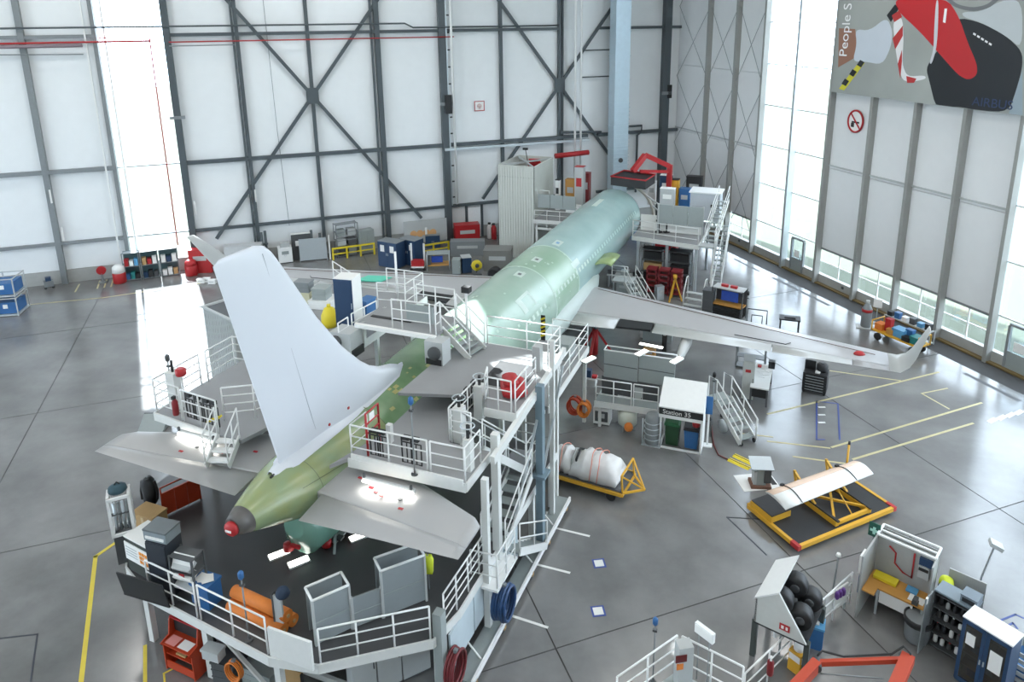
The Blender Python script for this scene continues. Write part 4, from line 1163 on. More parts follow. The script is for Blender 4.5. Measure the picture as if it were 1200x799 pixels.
for i in range(4): MB().tube([(-w_ * .3 + i * w_ * .2, .25, 1.0), (-w_ * .3 + i * w_ * .2, .25, 1.9)], .045, 6).build('hung_tool', STEEL2 if i % 2 else GALV, r)
MB().b2(-w_ / 2, .2, 1.5, w_ / 2, .3, 1.54).build('hook_bar', DGREY, r)
t = thing('cloth_bag', 'dark teal cloth bag slumped on top of the white framed rack', 'bag', place(r, 0, .3, 2.21), r.rotation_euler.z)
MB().lathe([(.20, 0), (.26, .05), (.24, .16), (.10, .24)], 12).build('bag_body', mat('dark_teal_cloth', (.03, .07, .09), .8), t); MB().tube([(-.1, 0, .2), (0, 0, .32), (.1, 0, .2)], .02, 5).build('handle', BLACK, t)
r, w_ = on('orange_barrier', 'low orange panel barrier at the far left edge of the tail dock', 'barrier', (193, 606), (236, 585), Z)
for i in range(3): MB().b2(-w_ / 2 + w_ * i / 3 + .01, 0, .05, -w_ / 2 + w_ * (i + 1) / 3 - .01, .06, .85).build('panel', ORANGE, r)
MB().tube([(-w_ / 2, .03, 0), (-w_ / 2, .03, 1.05), (w_ / 2, .03, 1.05), (w_ / 2, .03, 0)], .03, 6).build('frame', ORANGE, r)
t = thing('jacket', 'black jacket hanging beside the orange barrier', 'jacket', G(180, 606, Z), .4)
MB().loft([[Vector((x * sx, y * .14, z_)) for x, y in ((-1, -.6), (-.4, -1), (.4, -1), (1, -.6), (1, .6), (.4, 1), (-.4, 1), (-1, .6))] for z_, sx in ((.55, .18), (.9, .19), (1.2, .22), (1.38, .16), (1.46, .06))]).build('body', BLACK, t)
for s in (-1, 1): MB().tube([(s * .18, 0, 1.34), (s * .25, 0, 1.0), (s * .24, -.03, .7)], [.06, .05, .04], 8).build('sleeve', BLACK, t)
MB().tube([(0, 0, 0), (0, 0, 1.5)], .025, 6).build('hanger_stand', STEEL2, t); MB().cyl((0, 0, .02), .2, .04, 12).build('stand_foot', STEEL2, t)
r, w_ = crate('cardboard_box', 'brown cardboard box behind the white-topped workstation', 'box', (158, 625), (182, 633), .75, .55, CARD, Z, ribs=False)
MB().b2(-.05, -.01, .0, .05, -.004, .7).build('tape', mat('tape_tan', (.6, .45, .25), .4), r)
r, w_ = cabinet('workstation', 'dark workstation cabinet with white top and orange-squared board', (152, 668), (180, 684), 1.15, .75, mat('green_black', (.03, .04, .035), .5), 0, z=Z, cat='workstation', top=PAPER)
bd = MB().b2(-w_ / 2, -.03, .45, w_ / 2, -.005, 1.02).build('status_board', PAPER, r)
for i in range(3):
    for j in range(3): MB().b2(w_ * .12 + i * .13, -.04, .55 + j * .14, w_ * .12 + i * .13 + .10, -.03, .65 + j * .14).build('orange_square', mat('bright_orange', (.85, .30, .02), .5), bd)
for j in range(4): MB().b2(-w_ * .45, -.036, .60 + j * .09, w_ * .02, -.03, .63 + j * .09).build('text_line', LGREY, bd)
r, w_ = cabinet('tower_cabinet', 'black tower cabinet carrying the grey printer', (180, 697), (203, 703), 1.75, .6, mat('blue_black', (.02, .025, .035), .45), 1, z=Z, handle=DGREY)
t = small('printer', 'grey printer on top of the black tower cabinet', 'printer', r, 0, .3, 1.77, (.75, .55, .34), mat('printer_grey', (.22, .26, .28), .45), lid=mat('printer_top', (.10, .12, .13), .4))
MB().b2(-.3, -.30, .08, .3, -.278, .16).build('paper_slot', PAPER, t)
r, w_ = rack('document_rack', 'dark document rack with pale trays beside the blue bin', (206, 705), (232, 712), 1.5, .45, DGREY, 4, Z)
for i, (z_, m_) in enumerate(((.55, LGREY), (.85, PAPER), (1.15, LGREY))):
    MB().box((0, .1, z_ + .05), (w_ * .8, .30, .12), M=Matrix.Rotation(.5, 3, 'X')).build('tray', m_, r)
MB().box((0, .1, 1.32), (w_ * .9, .03, .38), M=Matrix.Rotation(-.4, 3, 'X')).build('document_board', PAPER, r)
MB().b2(-.05, -.07, .95, .12, -.05, 1.05).build('red_mark', RED, r)
r, w_ = crate('blue_box', 'bright blue box full of white paper on the tail dock', 'box', (226, 709), (246, 716), .72, .5, BLUE2, Z, ribs=False, lid=BLUE2)
for i in range(3): MB().box((-.1 + i * .1, .25, .76 + i * .012), (.3, .3, .02), .4 * i).build('paper_sheet', PAPER, r)
r, w_ = on('black_mat', 'black sheet leaning on the outside rail of the tail dock', 'sheet', (146, 696), (199, 712), Z)
MB().box((0, -.06, .42), (w_, .03, .85), M=Matrix.Rotation(.16, 3, 'X')).build('sheet', BLACK, r); MB().b2(-w_ / 2, -.02, .0, w_ / 2, .03, .04).build('ledge', BLACK, r)
pa, pb = G(262, 722, Z), G(325, 753, Z)
for i, (dy, dz, lb) in enumerate(((0, .17, 'front'), (.36, .17, 'rear'), (.18, .47, 'top'))):
    a_ = math.atan2((pb - pa).y, (pb - pa).x)
    t = thing('fabric_roll', 'orange fabric roll lying behind the tail dock rail, %s one of three' % lb, 'roll', (pa + pb) / 2 + Vector((-math.sin(a_) * (dy + .25), math.cos(a_) * (dy + .25), dz)), a_, 'orange fabric rolls')
    L = (pb - pa).length
    MB().cyl((0, 0, 0), .17, L, 18, 'X').build('roll', ORANGE2, t); MB().cyl((0, 0, 0), .05, L + .06, 10, 'X').build('core', CARD, t)
signal_pole('thin pole with blue knob standing on the tail dock beside the orange rolls', 292, 750, Z, 2.0)
r, w_ = on('notice_post', 'white post panel with dark blue cap on the tail dock front', 'post', (322, 740), (336, 744), Z)
MB().b2(-.12, 0, 0, .12, .06, 1.15).build('panel', LGREY, r); MB().b2(-.16, -.02, 0, -.12, .1, 1.2).build('edge', DGREY, r)
MB().lathe([(.16, 0), (.19, .08), (.14, .2), (.05, .25)], 12, (.12, .1, 1.12)).build('cloth_cap', mat('navy_cloth', (.015, .03, .06), .8), r)
# grey screens along the front edge
def screen(label, a, b, h, hood):
    r, w_ = on('grey_screen', label, 'screen', a, b, Z, 'grey screens on the tail dock front')
    MB().b2(-w_ / 2, 0, .05, w_ / 2, .05, h).build('panel', mat('screen_grey', (.27, .30, .31), .5, var=.04), r)
    MB().b2(-w_ / 2, -.015, h * .5 - .012, w_ / 2, 0, h * .5 + .012).build('seam', GREY, r)
    for x in (-w_ / 2, w_ / 2): MB().b2(x - .03, -.02, 0, x + .03, .07, h + .02).build('upright', LGREY, r)
    if hood:
        f = MB(); d = .55
        for y in (0, d): f.tube([(-w_ / 2, y, h + .03), (w_ / 2, y, h + .03)], .035, 6)
        for x in (-w_ / 2, w_ / 2): f.tube([(x, 0, h + .03), (x, d, h + .03)], .035, 6)
        f.build('hood_frame', WHITE2, r)
        MB().b2(-w_ / 2, d - .02, .05, w_ / 2, d + .02, h).build('panel', mat('screen_grey', (0, 0, 0)), r)
screen('left one of the three grey screens on the tail dock front, with hood frame', (371, 757), (413, 737), 1.35, True)
screen('low middle one of the three grey screens on the tail dock front', (415, 737), (449, 724), .95, False)
screen('right tallest of the three grey screens on the tail dock front, with hood frame', (450, 724), (500, 704), 1.45, True)
t = thing('safety_vest', 'yellow high-visibility vest hanging behind the right grey screen', 'vest', G(503, 690, Z), .3)
MB().loft([[Vector((x * sx, y * .07, z_)) for x, y in ((-1, -1), (1, -1), (1, 1), (-1, 1))] for z_, sx in ((.55, .13), (.95, .15), (1.1, .09))]).build('vest_body', mat('hi_vis', (.75, .85, .05), .6), t)
MB().tube([(0, 0, 0), (0, 0, 1.15)], .02, 6).build('stand', STEEL2, t)
for i, (u, v) in enumerate(((327, 649), (350, 658), (421, 628))):
    led(u, v, Z + .055, ('leftmost', 'middle', 'rightmost')[i] + ' of three white light bars on the dark deck under the tail', L=.62, rz=.95)
r, w_ = on('grey_wedge', 'dark grey wedge plate on the floor behind the far tailplane', 'ramp', (160, 509), (190, 508), 0)
MB().profile([(0, 0), (.9, 0), (.9, .5)], -w_ / 2, w_ / 2).build('wedge', GREY, r); MB().b2(-w_ / 2, .9, 0, w_ / 2, .95, .52).build('end_plate', DGREY, r)
# stand below the tail fairing
st = thing('tail_stand', 'grey and red support stand below the tail fairing', 'stand', (.5, -13.6, LD))
for x, y in ((-.55, -.8), (.55, -.8), (-.5, .5), (.6, .5)): MB().bar((x, y, 0), (x * .5, y * .4, .28), .07).build('leg', GREY, st)
MB().b2(-.4, -.5, .10, .4, .4, .14).build('cradle', GREY, st); MB().b2(.3, -.4, .14, .5, -.2, .2).build('pad', DGREY, st)
MB().b2(-.35, -.6, .14, -.15, -.4, .22).build('clamp', RED, st)
# hanging things on the outside of the dock
coil('hose_coil', 'dark blue hose coil hanging on the tail dock corner post', 'hose', (6.12, -13.35, 1.25), .55, .05, mat('hose_blue', (.02, .06, .16), .4), 5)
coil('hose_coil', 'dark red and white hose coil hanging at the front corner of the tail dock', 'hose', (5.75, -15.75, 1.15), .50, .04, mat('hose_red', (.16, .02, .025), .45), 4)
# ---------------------------------------------------------------- below the tail dock
r, w_ = on('terminal_kiosk', 'orange floor-standing terminal kiosk in front of the tail dock', 'kiosk', (195, 783), (229, 799), 0)
for x in (-w_ / 2, w_ / 2 - .04): MB().profile([(0, 0), (.62, 0), (.62, 1.45), (.38, 1.5), (.30, 1.45), (.22, 1.0), (-.08, .92), (0, .80)], x, x + .04).build('side_panel', ORANGE, r)
MB().b2(-w_ / 2, .55, .05, w_ / 2, .60, 1.5).build('back_panel', ORANGE, r); MB().b2(-w_ / 2, .02, .05, w_ / 2, .05, .30).build('front_panel', ORANGE, r)
MB().b2(-w_ / 2, -.05, .90, w_ / 2, .5, .93).build('desk', ORANGE, r); MB().b2(-w_ / 2, .05, .5, w_ / 2, .5, .53).build('shelf', ORANGE, r)
MB().b2(-w_ / 2 + .06, .40, 1.0, w_ / 2 - .06, .44, 1.40).build('display', BLACK, r)
MB().b2(-w_ * .40, .0, .935, -w_ * .08, .3, .945).build('pink_sheet', mat('pink_paper', (.75, .30, .28), .6), r); MB().b2(0, .02, .935, w_ * .36, .3, .945).build('paper_sheet', PAPER, r)
MB().b2(-.2, .1, .535, .15, .4, .58).build('paper_stack', CARD, r); MB().b2(-w_ / 2, .32, 1.46, w_ / 2, .62, 1.50).build('hood', RED, r)
cabinet('electrical_cabinet', 'grey electrical cabinet under the tail dock front, left of the pair', (415, 826), (443, 812), 1.85, .5, LGREY, 1, handle=BLACK)
r, w_ = cabinet('electrical_cabinet', 'grey electrical cabinet with rows of buttons under the tail dock front', (444, 812), (472, 799), 1.9, .5, LGREY, 1, handle=BLACK)
for i in range(4):
    for j in range(3): MB().cyl((-.22 + i * .13, -.035, 1.3 + j * .13), .025, .03, 8, 'Y').build('button', BLACK if (i + j) % 2 else PAPER, r)
r, w_ = cabinet('electrical_cabinet', 'grey electrical cabinet with white notice under the tail dock front corner', (473, 799), (505, 784), 1.95, .5, LGREY, 1, handle=BLACK)
MB().b2(-.25, -.03, .95, .28, -.024, 1.2).build('notice', PAPER, r); MB().b2(-.12, -.03, 1.4, .2, -.024, 1.62).build('label_plate', GALV, r)
r, w_ = on('tan_board', 'tan wooden board with black frame propped under the tail dock', 'board', (330, 828), (357, 836), 0)
MB().box((0, .05, .62), (w_, .03, 1.2), M=Matrix.Rotation(-.08, 3, 'X')).build('board', CARD, r)
for x in (-w_ / 2, w_ / 2): MB().b2(x - .02, 0, .0, x + .02, .08, 1.25).build('frame', BLACK, r)
coil('cable_coil', 'orange cable coil hanging under the tail dock beside the kiosk', 'cable', G(275, 785, .9), .30, .025, ORANGE2, 4, 'Y')
crate('junction_case', 'pale grey junction case under the tail dock, right of the kiosk', 'case', (237, 772), (256, 778), .30, .3, LGREY, .95, ribs=False)
crate('pump_unit', 'dark pump unit on the floor under the tail dock', 'pump', (250, 800), (275, 806), .7, .5, DGREY, 0)
crate('equipment_case', 'black equipment case under the tail dock behind the kiosk', 'case', (228, 772), (240, 776), .9, .5, BLACK, 0)
crate('pipe_box', 'grey metal box on the floor below the orange rolls', 'box', (284, 800), (318, 814), .55, .5, GREY, 0)

# ---------------------------------------------------------------- on the dock towers
t = thing('red_bag', 'red padded bag lying on the main deck of the dock tower', 'bag', G(602, 459, MD), .5)
MB().loft([[Vector((math.cos(a) * .42 * s_, y, .17 + math.sin(a) * .17 * s_)) for a in [2 * PI * k / 14 for k in range(14)]] for y, s_ in ((-.55, .5), (-.48, .95), (0, 1.0), (.48, .95), (.55, .5))]).build('bag_body', RED, t)
MB().loft([[Vector((-.1 + math.cos(a) * .25 * s_, y, .40 + math.sin(a) * .12 * s_)) for a in [2 * PI * k / 12 for k in range(12)]] for y, s_ in ((-.3, .4), (-.2, 1), (.35, 1), (.45, .4))]).build('flap', RED, t)
signal_pole('thin pole with dark blue knob in front of the near aft platform rail', 486, 556, AP, 2.3)
signal_pole('thin pole with red collar on the far aft platform', 204, 474, AP, 1.7, DGREY)
t = thing('fire_extinguisher', 'dark red extinguisher hanging on the far aft platform rail', 'extinguisher', (-4.85, -14.12, AP + .2), 0)
MB().lathe([(.09, 0), (.10, .04), (.10, .45), (.05, .55), (.03, .6)], 12).build('cylinder', mat('dark_red', (.22, .01, .015), .4), t); MB().b2(-.04, -.08, .56, .04, .04, .66).build('valve', BLACK, t)
t = thing('beacon', 'red round beacon on a post of the far aft platform', 'beacon', (-5.0, -13.6, AP + 1.3), 0)
MB().lathe([(.14, 0), (.17, .05), (.17, .2), (.10, .26)], 12).build('beacon_cap', RED, t); MB().cyl((0, 0, -.65), .035, 1.3, 8).build('mast', WHITE, t)
r, w_ = cabinet('locker', 'tall navy blue and white locker on the far dock deck', (395, 391), (417, 393), 2.25, .75, PAPER, 1, BLUE, z=MD, cat='locker')
crate('blue_crate', 'blue crate behind the tall navy locker on the far dock', 'crate', (421, 377), (431, 379), .9, .6, BLUE2, MD)
t = thing('yellow_sack', 'yellow padded sack beside the tall navy locker', 'sack', G(387, 382, MD), .2)
MB().loft([[Vector((math.cos(a) * .33 * s_, math.sin(a) * .3 * s_, z_)) for a in [2 * PI * k / 12 for k in range(12)]] for z_, s_ in ((0, .8), (.2, 1), (.5, .95), (.75, .6), (.82, .2))]).build('sack', YELLOW2, t); MB().cyl((0, 0, .86), .08, .1, 8).build('neck', YELLOW2, t)
crate('grey_case', 'grey metal case on white crate near the far wing flap', 'case', (366, 352), (382, 353), .5, .6, GREY, MD + .35)
crate('white_crate', 'white crate on the far dock deck near the flap', 'crate', (362, 362), (388, 364), .35, .9, WHITE, MD)
crate('instrument_box', 'dark silver instrument box on the far dock behind the fin', 'box', (345, 343), (362, 344), .45, .5, STEEL2, MD + .5)
crate('cream_box', 'cream box under the silver instrument box on the far dock', 'box', (345, 356), (363, 357), .5, .6, mat('cream', (.62, .60, .42), .6), MD)
r, w_ = on('steel_cabinet', 'corrugated grey container on the hangar floor behind the fin', 'container', (250, 455), (284, 475), 0)
h = 4.3; N_ = int(w_ / .16)
MB().b2(-w_ / 2, .03, 0, w_ / 2, 2.4, h).build('body', LGREY, r)
for i in range(N_): MB().b2(-w_ / 2 + i * w_ / N_ + .02, 0, .05, -w_ / 2 + (i + .55) * w_ / N_ + .02, .035, h - .02).build('rib', LGREY, r)
for i in range(14): MB().b2(-w_ / 2 - .035, .05 + i * .17, .05, -w_ / 2, .14 + i * .17, h - .02).build('rib', LGREY, r)
MB().b2(-w_ / 2 + .12, .15, h - .02, w_ / 2 - .12, 2.28, h + .01).build('roof_well', DGREY, r)
MB().bar((-w_ / 2, 0, h + .03), (w_ / 2, 0, h + .03), .1).build('rim', LGREY, r); MB().bar((-w_ / 2, 0, h + .03), (-w_ / 2, 2.4, h + .03), .1).build('rim', LGREY, r)
# ---------------------------------------------------------------- cart with wrapped load
pa, pb = G(638, 565), G(728, 592)
a_ = math.atan2((pb - pa).y, (pb - pa).x)
ct = thing('transport_cart', 'yellow flat transport cart with triangular drawbar beside the dock tower', 'cart', (pa + pb) / 2, a_)
L = (pb - pa).length; D = 1.5
MB().b2(-L / 2, 0, .42, L / 2, D, .50).build('bed', DGREY, ct)
fr = MB()
for y in (0, D): fr.b2(-L / 2, y - .05, .36, L / 2, y + .05, .50)
for x in (-L / 2, 0, L / 2): fr.b2(x - .05, 0, .34, x + .05, D, .46)
fr.build('frame', YELLOW, ct)
tri = MB(); 
for y in (.1, D - .1): tri.bar((L / 2, y, .45), (L / 2 + .65, D / 2, .40), .07); tri.bar((L / 2, y, .45), (L / 2 - .05, y, 1.15), .06)
tri.bar((L / 2 - .05, .1, 1.15), (L / 2 - .05, D - .1, 1.15), .06); tri.bar((L / 2 - .05, .1, 1.15), (L / 2 + .65, D / 2, .4), .05); tri.bar((L / 2 - .05, D - .1, 1.15), (L / 2 + .65, D / 2, .4), .05)
tri.build('drawbar', YELLOW, ct)
for x in (-L / 2 + .4, L / 2 - .45):
    for y in (.1, D - .1): wheel(ct, x, y, .19, .12)
def wrapped(label, cx, cy, lx, ly, h, seed, tapes):
    rn = random.Random(seed)
    t = thing('wrapped_part', label, 'wrapped part', place(ct, cx, cy, .51), a_, 'white wrapped parts on the yellow cart')
    rings = []
    nx = 12
    for i in range(nx + 1):
        f = i / nx; x = -lx / 2 + lx * f
        s_ = .55 + .45 * math.sin(PI * min(1, max(0, f * 1.0))) ** .5
        hh = h * (s_ + rn.uniform(-.10, .10)); ring = []
        for k in range(15):
            a = PI * k / 14
            ring.append(Vector((x + rn.uniform(-.04, .04), -math.cos(a) * ly / 2 * (1 + rn.uniform(-.05, .05)), .02 + math.sin(a) ** .6 * hh * (1 + rn.uniform(-.07, .07)))))
        rings.append(ring)
    MB().loft(rings).build('tarpaulin', mat('white_film', (.72, .72, .72), .45, var=.05), t)
    for x in tapes:
        pts = [Vector((x + .05 * math.sin(k), -math.cos(PI * k / 10) * ly / 2 * 1.08, .05 + math.sin(PI * k / 10) ** .6 * h * 1.1)) for k in range(11)]
        MB().tube(pts, .02, 5).build('tape_strip', mat('salmon_tape', (.75, .30, .22), .5), t)
wrapped('large white film-wrapped part with salmon tape on the yellow cart', .35, D / 2, 1.9, 1.25, .85, 4, (-.1, .2))
wrapped('small white wrapped part at the rear of the yellow cart, nearest the dock tower', -L / 2 + .55, D / 2, .9, 1.1, .75, 9, (0,))
t = thing('strap_frame', 'grey strapping frame between the two wrapped parts on the cart', 'frame', place(ct, -.55, D / 2, .51), a_)
MB().tube([(0, -.45, 0), (0, -.40, .6), (0, 0, .85), (0, .40, .6), (0, .45, 0)], .05, 6).build('hoop', LGREY, t); MB().tube([(.16, -.45, 0), (.16, -.40, .65), (.16, 0, .9), (.16, .40, .65), (.16, .45, 0)], .045, 6).build('hoop', BLACK, t)
MB().b2(-.04, -.47, 0, .2, .47, .05).build('base', LGREY, t)

# ---------------------------------------------------------------- station kiosk with bins
r, w_ = on('station_kiosk', 'white Station 35 recycling kiosk with sloped roof sign', 'kiosk', (772, 524), (821, 533), 0)
h = 2.25
for x in (-w_ / 2 + .03, w_ / 2 - .03):
    MB().b2(x - .035, 0, 0, x + .035, .07, 1.5).build('front_post', WHITE, r)
    MB().b2(x - .035, 1.0, 0, x + .035, 1.07, h).build('rear_post', WHITE, r)
    MB().b2(x - .035, 0, 0, x + .035, 1.07, .07).build('foot', WHITE, r)
MB().b2(-w_ / 2, 0, 0, w_ / 2, .07, .07).build('sill', WHITE, r); MB().b2(w_ / 2 - .02, .05, .1, w_ / 2 + .02, 1.0, 1.5).build('side_panel', WHITE, r)
MB().profile([(-.12, 1.50), (-.12, 2.00), (.95, h + .55), (1.10, h + .50), (1.10, 1.95), (.0, 1.50)], -w_ / 2 - .04, w_ / 2 + .04).build('sloped_roof', WHITE, r)
MB().b2(-w_ / 2 - .03, -.135, 1.66, w_ / 2 + .03, -.12, 1.95).build('sign_band', BLACK, r)
text_mesh('sign_text', 'Station 35', .27, PAPER, r, (-w_ / 2 + .12, -.14, 1.715), (PI / 2, 0, 0), sx=1.05)
kx = r
def bin_at(label, x, y, w2, h2, m, lid, name='wheelie_bin'):
    t = thing(name, label, 'bin', place(kx, x, y, 0), kx.rotation_euler.z, 'bins in the station kiosk'); d = w2 * 1.1
    def rect(s, z_): return [Vector((sx * w2 / 2 * s, sy * d / 2 * s, z_)) for sx, sy in ((-1, -1), (1, -1), (1, 1), (-1, 1))]
    MB().loft([rect(.8, .04), rect(.97, h2 * .92)], smooth=False).build('body', m, t); MB().loft([rect(1.03, h2 * .92), rect(1.06, h2)], smooth=False).build('rim', lid, t); MB().loft([rect(.95, h2), rect(.8, h2 + .04)], smooth=False).build('lid', lid, t)
    for sx in (-1, 1): MB().cyl((sx * w2 * .36, d * .42, .08), .08, .05, 10, 'X').build('wheel', BLACK, t)
bin_at('dark green wheeled bin in the station kiosk', -w_ * .22, .55, .62, 1.05, mat('dark_green', (.015, .06, .025), .5), GREEN)
bin_at('blue wheeled bin in the station kiosk', w_ * .24, .55, .62, .95, BLUE2, mat('bin_lid_dark', (.03, .03, .035), .5))
t = thing('waste_sack', 'red waste sack hanging above the blue bin in the kiosk', 'sack', place(kx, w_ * .34, .35, 1.04), 0)
MB().lathe([(.08, 0), (.16, .06), (.17, .22), (.08, .34)], 10).build('sack', RED, t); MB().cyl((0, 0, .38), .05, .1, 8).build('tie', RED, t)
t = thing('notice_card', 'yellow and white notice card behind the green bin', 'card', place(kx, -w_ * .3, .98, 1.12), kx.rotation_euler.z)
MB().b2(-.25, 0, 0, .25, .02, .3).build('card', YELLOW2, t); MB().b2(0, -.01, .05, .18, -.001, .24).build('print', PAPER, t); MB().b2(-.03, 0, -1.1, .03, .03, 0).build('stake', STEEL2, t)
signal_pole('thin pole with black knob beside the station kiosk', 833, 510, 0, 2.9, BLACK)
r, w_ = on('blue_notice_stand', 'narrow blue notice stand right of the station kiosk', 'stand', (825, 522), (832, 523), 0)
MB().b2(-.14, 0, 1.5, .14, .05, 2.3).build('board', BLUE2, r); MB().b2(-.04, 0, 0, .04, .05, 1.5).build('post', WHITE, r); MB().b2(-.2, -.12, 0, .2, .17, .05).build('foot', WHITE, r)
# equipment below and on the wing dock
r, w_ = cabinet('test_unit', 'white framed test unit with grey front under the wing dock', (695, 497), (714, 500), .85, .6, WHITE, 0, cat='test unit')
MB().b2(-w_ / 2 + .08, -.02, .2, w_ / 2 - .08, 0, .7).build('front_panel', DGREY, r); MB().b2(-.15, -.03, .38, .15, -.02, .6).build('dial', LGREY, r); MB().b2(-.18, .1, .86, .18, .4, 1.02).build('top_module', BLUE2, r)
for i, (u, v, s) in enumerate(((674, 474, .95), (685, 478, .75))):
    coil('orange_cable', 'orange cable bundle hanging at the left end of the wing dock, ' + ('left' if i == 0 else 'right') + ' one', 'cable', G(u, v, .75), .30 * s + .1, .05, ORANGE2 if i else ORANGE, 5, 'Y')
t = thing('ball_tank', 'pale tank with orange round cap under the wing dock', 'tank', G(735, 503), .1)
MB().lathe([(.30, .25), (.42, .35), (.42, .85), (.25, 1.0)], 16).build('tank', mat('pale_tank', (.55, .58, .50), .4), t); MB().lathe([(.08, -.20), (.18, -.12), (.2, 0), (.16, .12)], 12, (.12, -.48, .42), 'Y').build('cap', ORANGE2, t)
for k in range(3): MB().cyl((math.cos(k * 2.1) * .3, math.sin(k * 2.1) * .3, .13), .04, .26, 8).build('leg', GREY, t)
t = thing('gas_cylinder', 'ribbed dark grey cylinder standing left of the station kiosk', 'cylinder', G(764, 519), 0)
MB().lathe([(.30, .06), (.32, .1), (.32, 1.25), (.26, 1.38), (.15, 1.42)], 18).build('drum', STEEL2, t)
for z_ in (.3, .55, .8, 1.05): MB().tube([Vector((math.cos(a) * .335, math.sin(a) * .335, z_)) for a in [2 * PI * k / 18 for k in range(18)]], .02, 5, closed=True).build('band', GALV, t)
fr_ = MB()
for s in (-1, 1): fr_.tube([(s * .38, -.2, 0), (s * .38, -.2, 1.2)], .03, 6)
fr_.build('hand_frame', GALV, t); MB().b2(-.4, -.3, 0, .4, .3, .05).build('base', GALV, t)
r, w_ = cabinet('switch_box', 'grey switch box mounted at the wing dock rail', (743, 480), (753, 482), 1.15, .25, LGREY, 1, z=.75, cat='switch box', handle=BLACK)
r, w_ = cabinet('tool_chest', 'light grey chest under the wing dock beside the switch box', (723, 477), (741, 479), .5, .25, LGREY, 2, z=.85, cat='chest')
for i, (u, v, n_) in enumerate(((690, 421, 'left end'), (752, 413, 'middle'), (793, 422, 'right end'))):
    led(u, v, WD + 2.25, 'white light bar at the %s of the wing dock screen' % n_, L=.7, rz=1.15)
led(763, 405, .6, 'long white light bar on the floor under the near wing', L=1.3, rz=-.1)
r, w_ = crate('parts_bin', 'white parts bin with red and blue boxes at the left end of the wing dock', 'bin', (684, 452), (697, 454), .35, .5, LGREY, WD, ribs=False)
small('blue_carton', 'small dark blue carton on the white parts bin', 'carton', r, -.08, .25, .38, (.25, .25, .35), BLUE)
small('red_carton', 'small red carton on the white parts bin', 'carton', r, .2, .2, .38, (.22, .2, .12), RED)
# mobile stair
pa = G(838, 508); 
msr, w_ = on('mobile_stair', 'white mobile stair with curved handrails right of the station kiosk', 'stair', (833, 497), (866, 523), 0)
stairs(msr, (w_ / 2, .45, .1), (-w_ / 2 + .2, .45, 1.25), .8, 5)
MB().b2(-w_ / 2 - .35, .05, 1.18, -w_ / 2 + .25, .85, 1.25).build('top_plate', GREY, msr)
for y in (.05, .85): MB().tube([(-w_ / 2 - .35, y, 0), (-w_ / 2 - .35, y, 2.2), (-w_ / 2 + .2, y, 2.25), (w_ / 2 + .05, y, 1.1), (w_ / 2 + .05, y, .1)], .03, 6).build('handrail', WHITE2, msr)
for x in (-w_ / 2 - .25, w_ / 2): 
    for y in (.12, .78): wheel(msr, x, y, .1, .05)
MB().lathe([(.1, -.05), (.28, -.05), (.28, .05), (.1, .05)], 16, (-.1, -.05, .4), 'Y').build('hose_drum', GALV, msr)
# yellow floor ramps
for i, (a, b) in enumerate((((852, 540), (876, 551)), ((858, 535), (881, 546)))):
    r, w_ = on('cable_ramp', 'yellow cable ramp on the floor, %s of the pair' % ('nearer' if i == 0 else 'farther'), 'ramp', a, b, 0, 'yellow cable ramps')
    MB().profile([(0, 0), (.08, .05), (.22, .05), (.30, 0)], -w_ / 2, w_ / 2).build('ramp', YELLOW2, r); MB().b2(-w_ / 2, .13, .05, w_ / 2, .17, .056).build('lid_seam', BLACK, r)
MB_h = MB().tube([G(834, 498, .05), G(836, 520, .03), G(842, 533, .03), G(853, 538, .03)], .03, 6).build('red_hose', mat('hose_maroon', (.14, .03, .03), .5)); tag(MB_h, 'dark red hose running from the mobile stair to the yellow ramps', 'hose')
# pedestal machine
t = thing('pedestal_machine', 'grey pedestal machine with slanted top plate beside the yellow pallet', 'machine', G(890, 568), .3)
MB().b2(-.38, -.3, 0, .38, .3, .12).build('base', mat('rust_base', (.18, .09, .06), .7), t); MB().b2(-.18, -.2, .12, .18, .2, .85).build('column', GREY, t)
MB().b2(.1, -.25, .25, .35, .1, .8).build('motor', DGREY, t); MB().box((0, 0, .95), (.85, .7, .04), M=Matrix.Rotation(.22, 3, 'X')).build('top_plate', mat('plate_blue_grey', (.40, .45, .48), .25), t); MB().b2(-.3, -.22, .15, -.18, .1, .7).build('guard', LGREY, t)
t = thing('floor_sheet', 'white sheet under the grey pedestal machine', 'sheet', G(888, 566, 0), .5)
MB().b2(-.75, -.45, .004, .75, .6, .012).build('sheet', PAPER, t); MB().b2(.5, -.2, .012, .7, .4, .02).build('dark_strip', BLACK, t)
# ---------------------------------------------------------------- yellow pallet dolly with a wing flap
q = [G(875, 598), G(935, 648), G(1046, 602), G(985, 560)]
ctr = (q[0] + q[1] + q[2] + q[3]) / 4
ux = (q[2] - q[1]); a_ = math.atan2(ux.y, ux.x); L = (ux.length + (q[3] - q[0]).length) / 2; W = ((q[1] - q[0]).length + (q[2] - q[3]).length) / 2
dl = thing('pallet_dolly', 'yellow framed pallet dolly with black deck on the right floor', 'dolly', ctr, a_)
MB().b2(-L / 2, -W / 2, .22, L / 2, W / 2, .28).build('deck', BLACK, dl)
for y in (-W / 2, W / 2): MB().b2(-L / 2, y - .06, .15, L / 2, y + .06, .30).build('side_rail', YELLOW, dl)
for x in (-L / 2, L / 2): MB().b2(x - .06, -W / 2, .15, x + .06, W / 2, .30).build('end_rail', YELLOW, dl)
for x in (-L / 2, L / 2): MB().b2(x - .07, -W / 2 - .07, .14, x + .07, -W / 2 + .3, .31).build('corner_bumper', RED, dl)
for x in (-L * .38, L * .38):
    for y in (-W * .4, W * .4): wheel(dl, x, y, .14, .09)
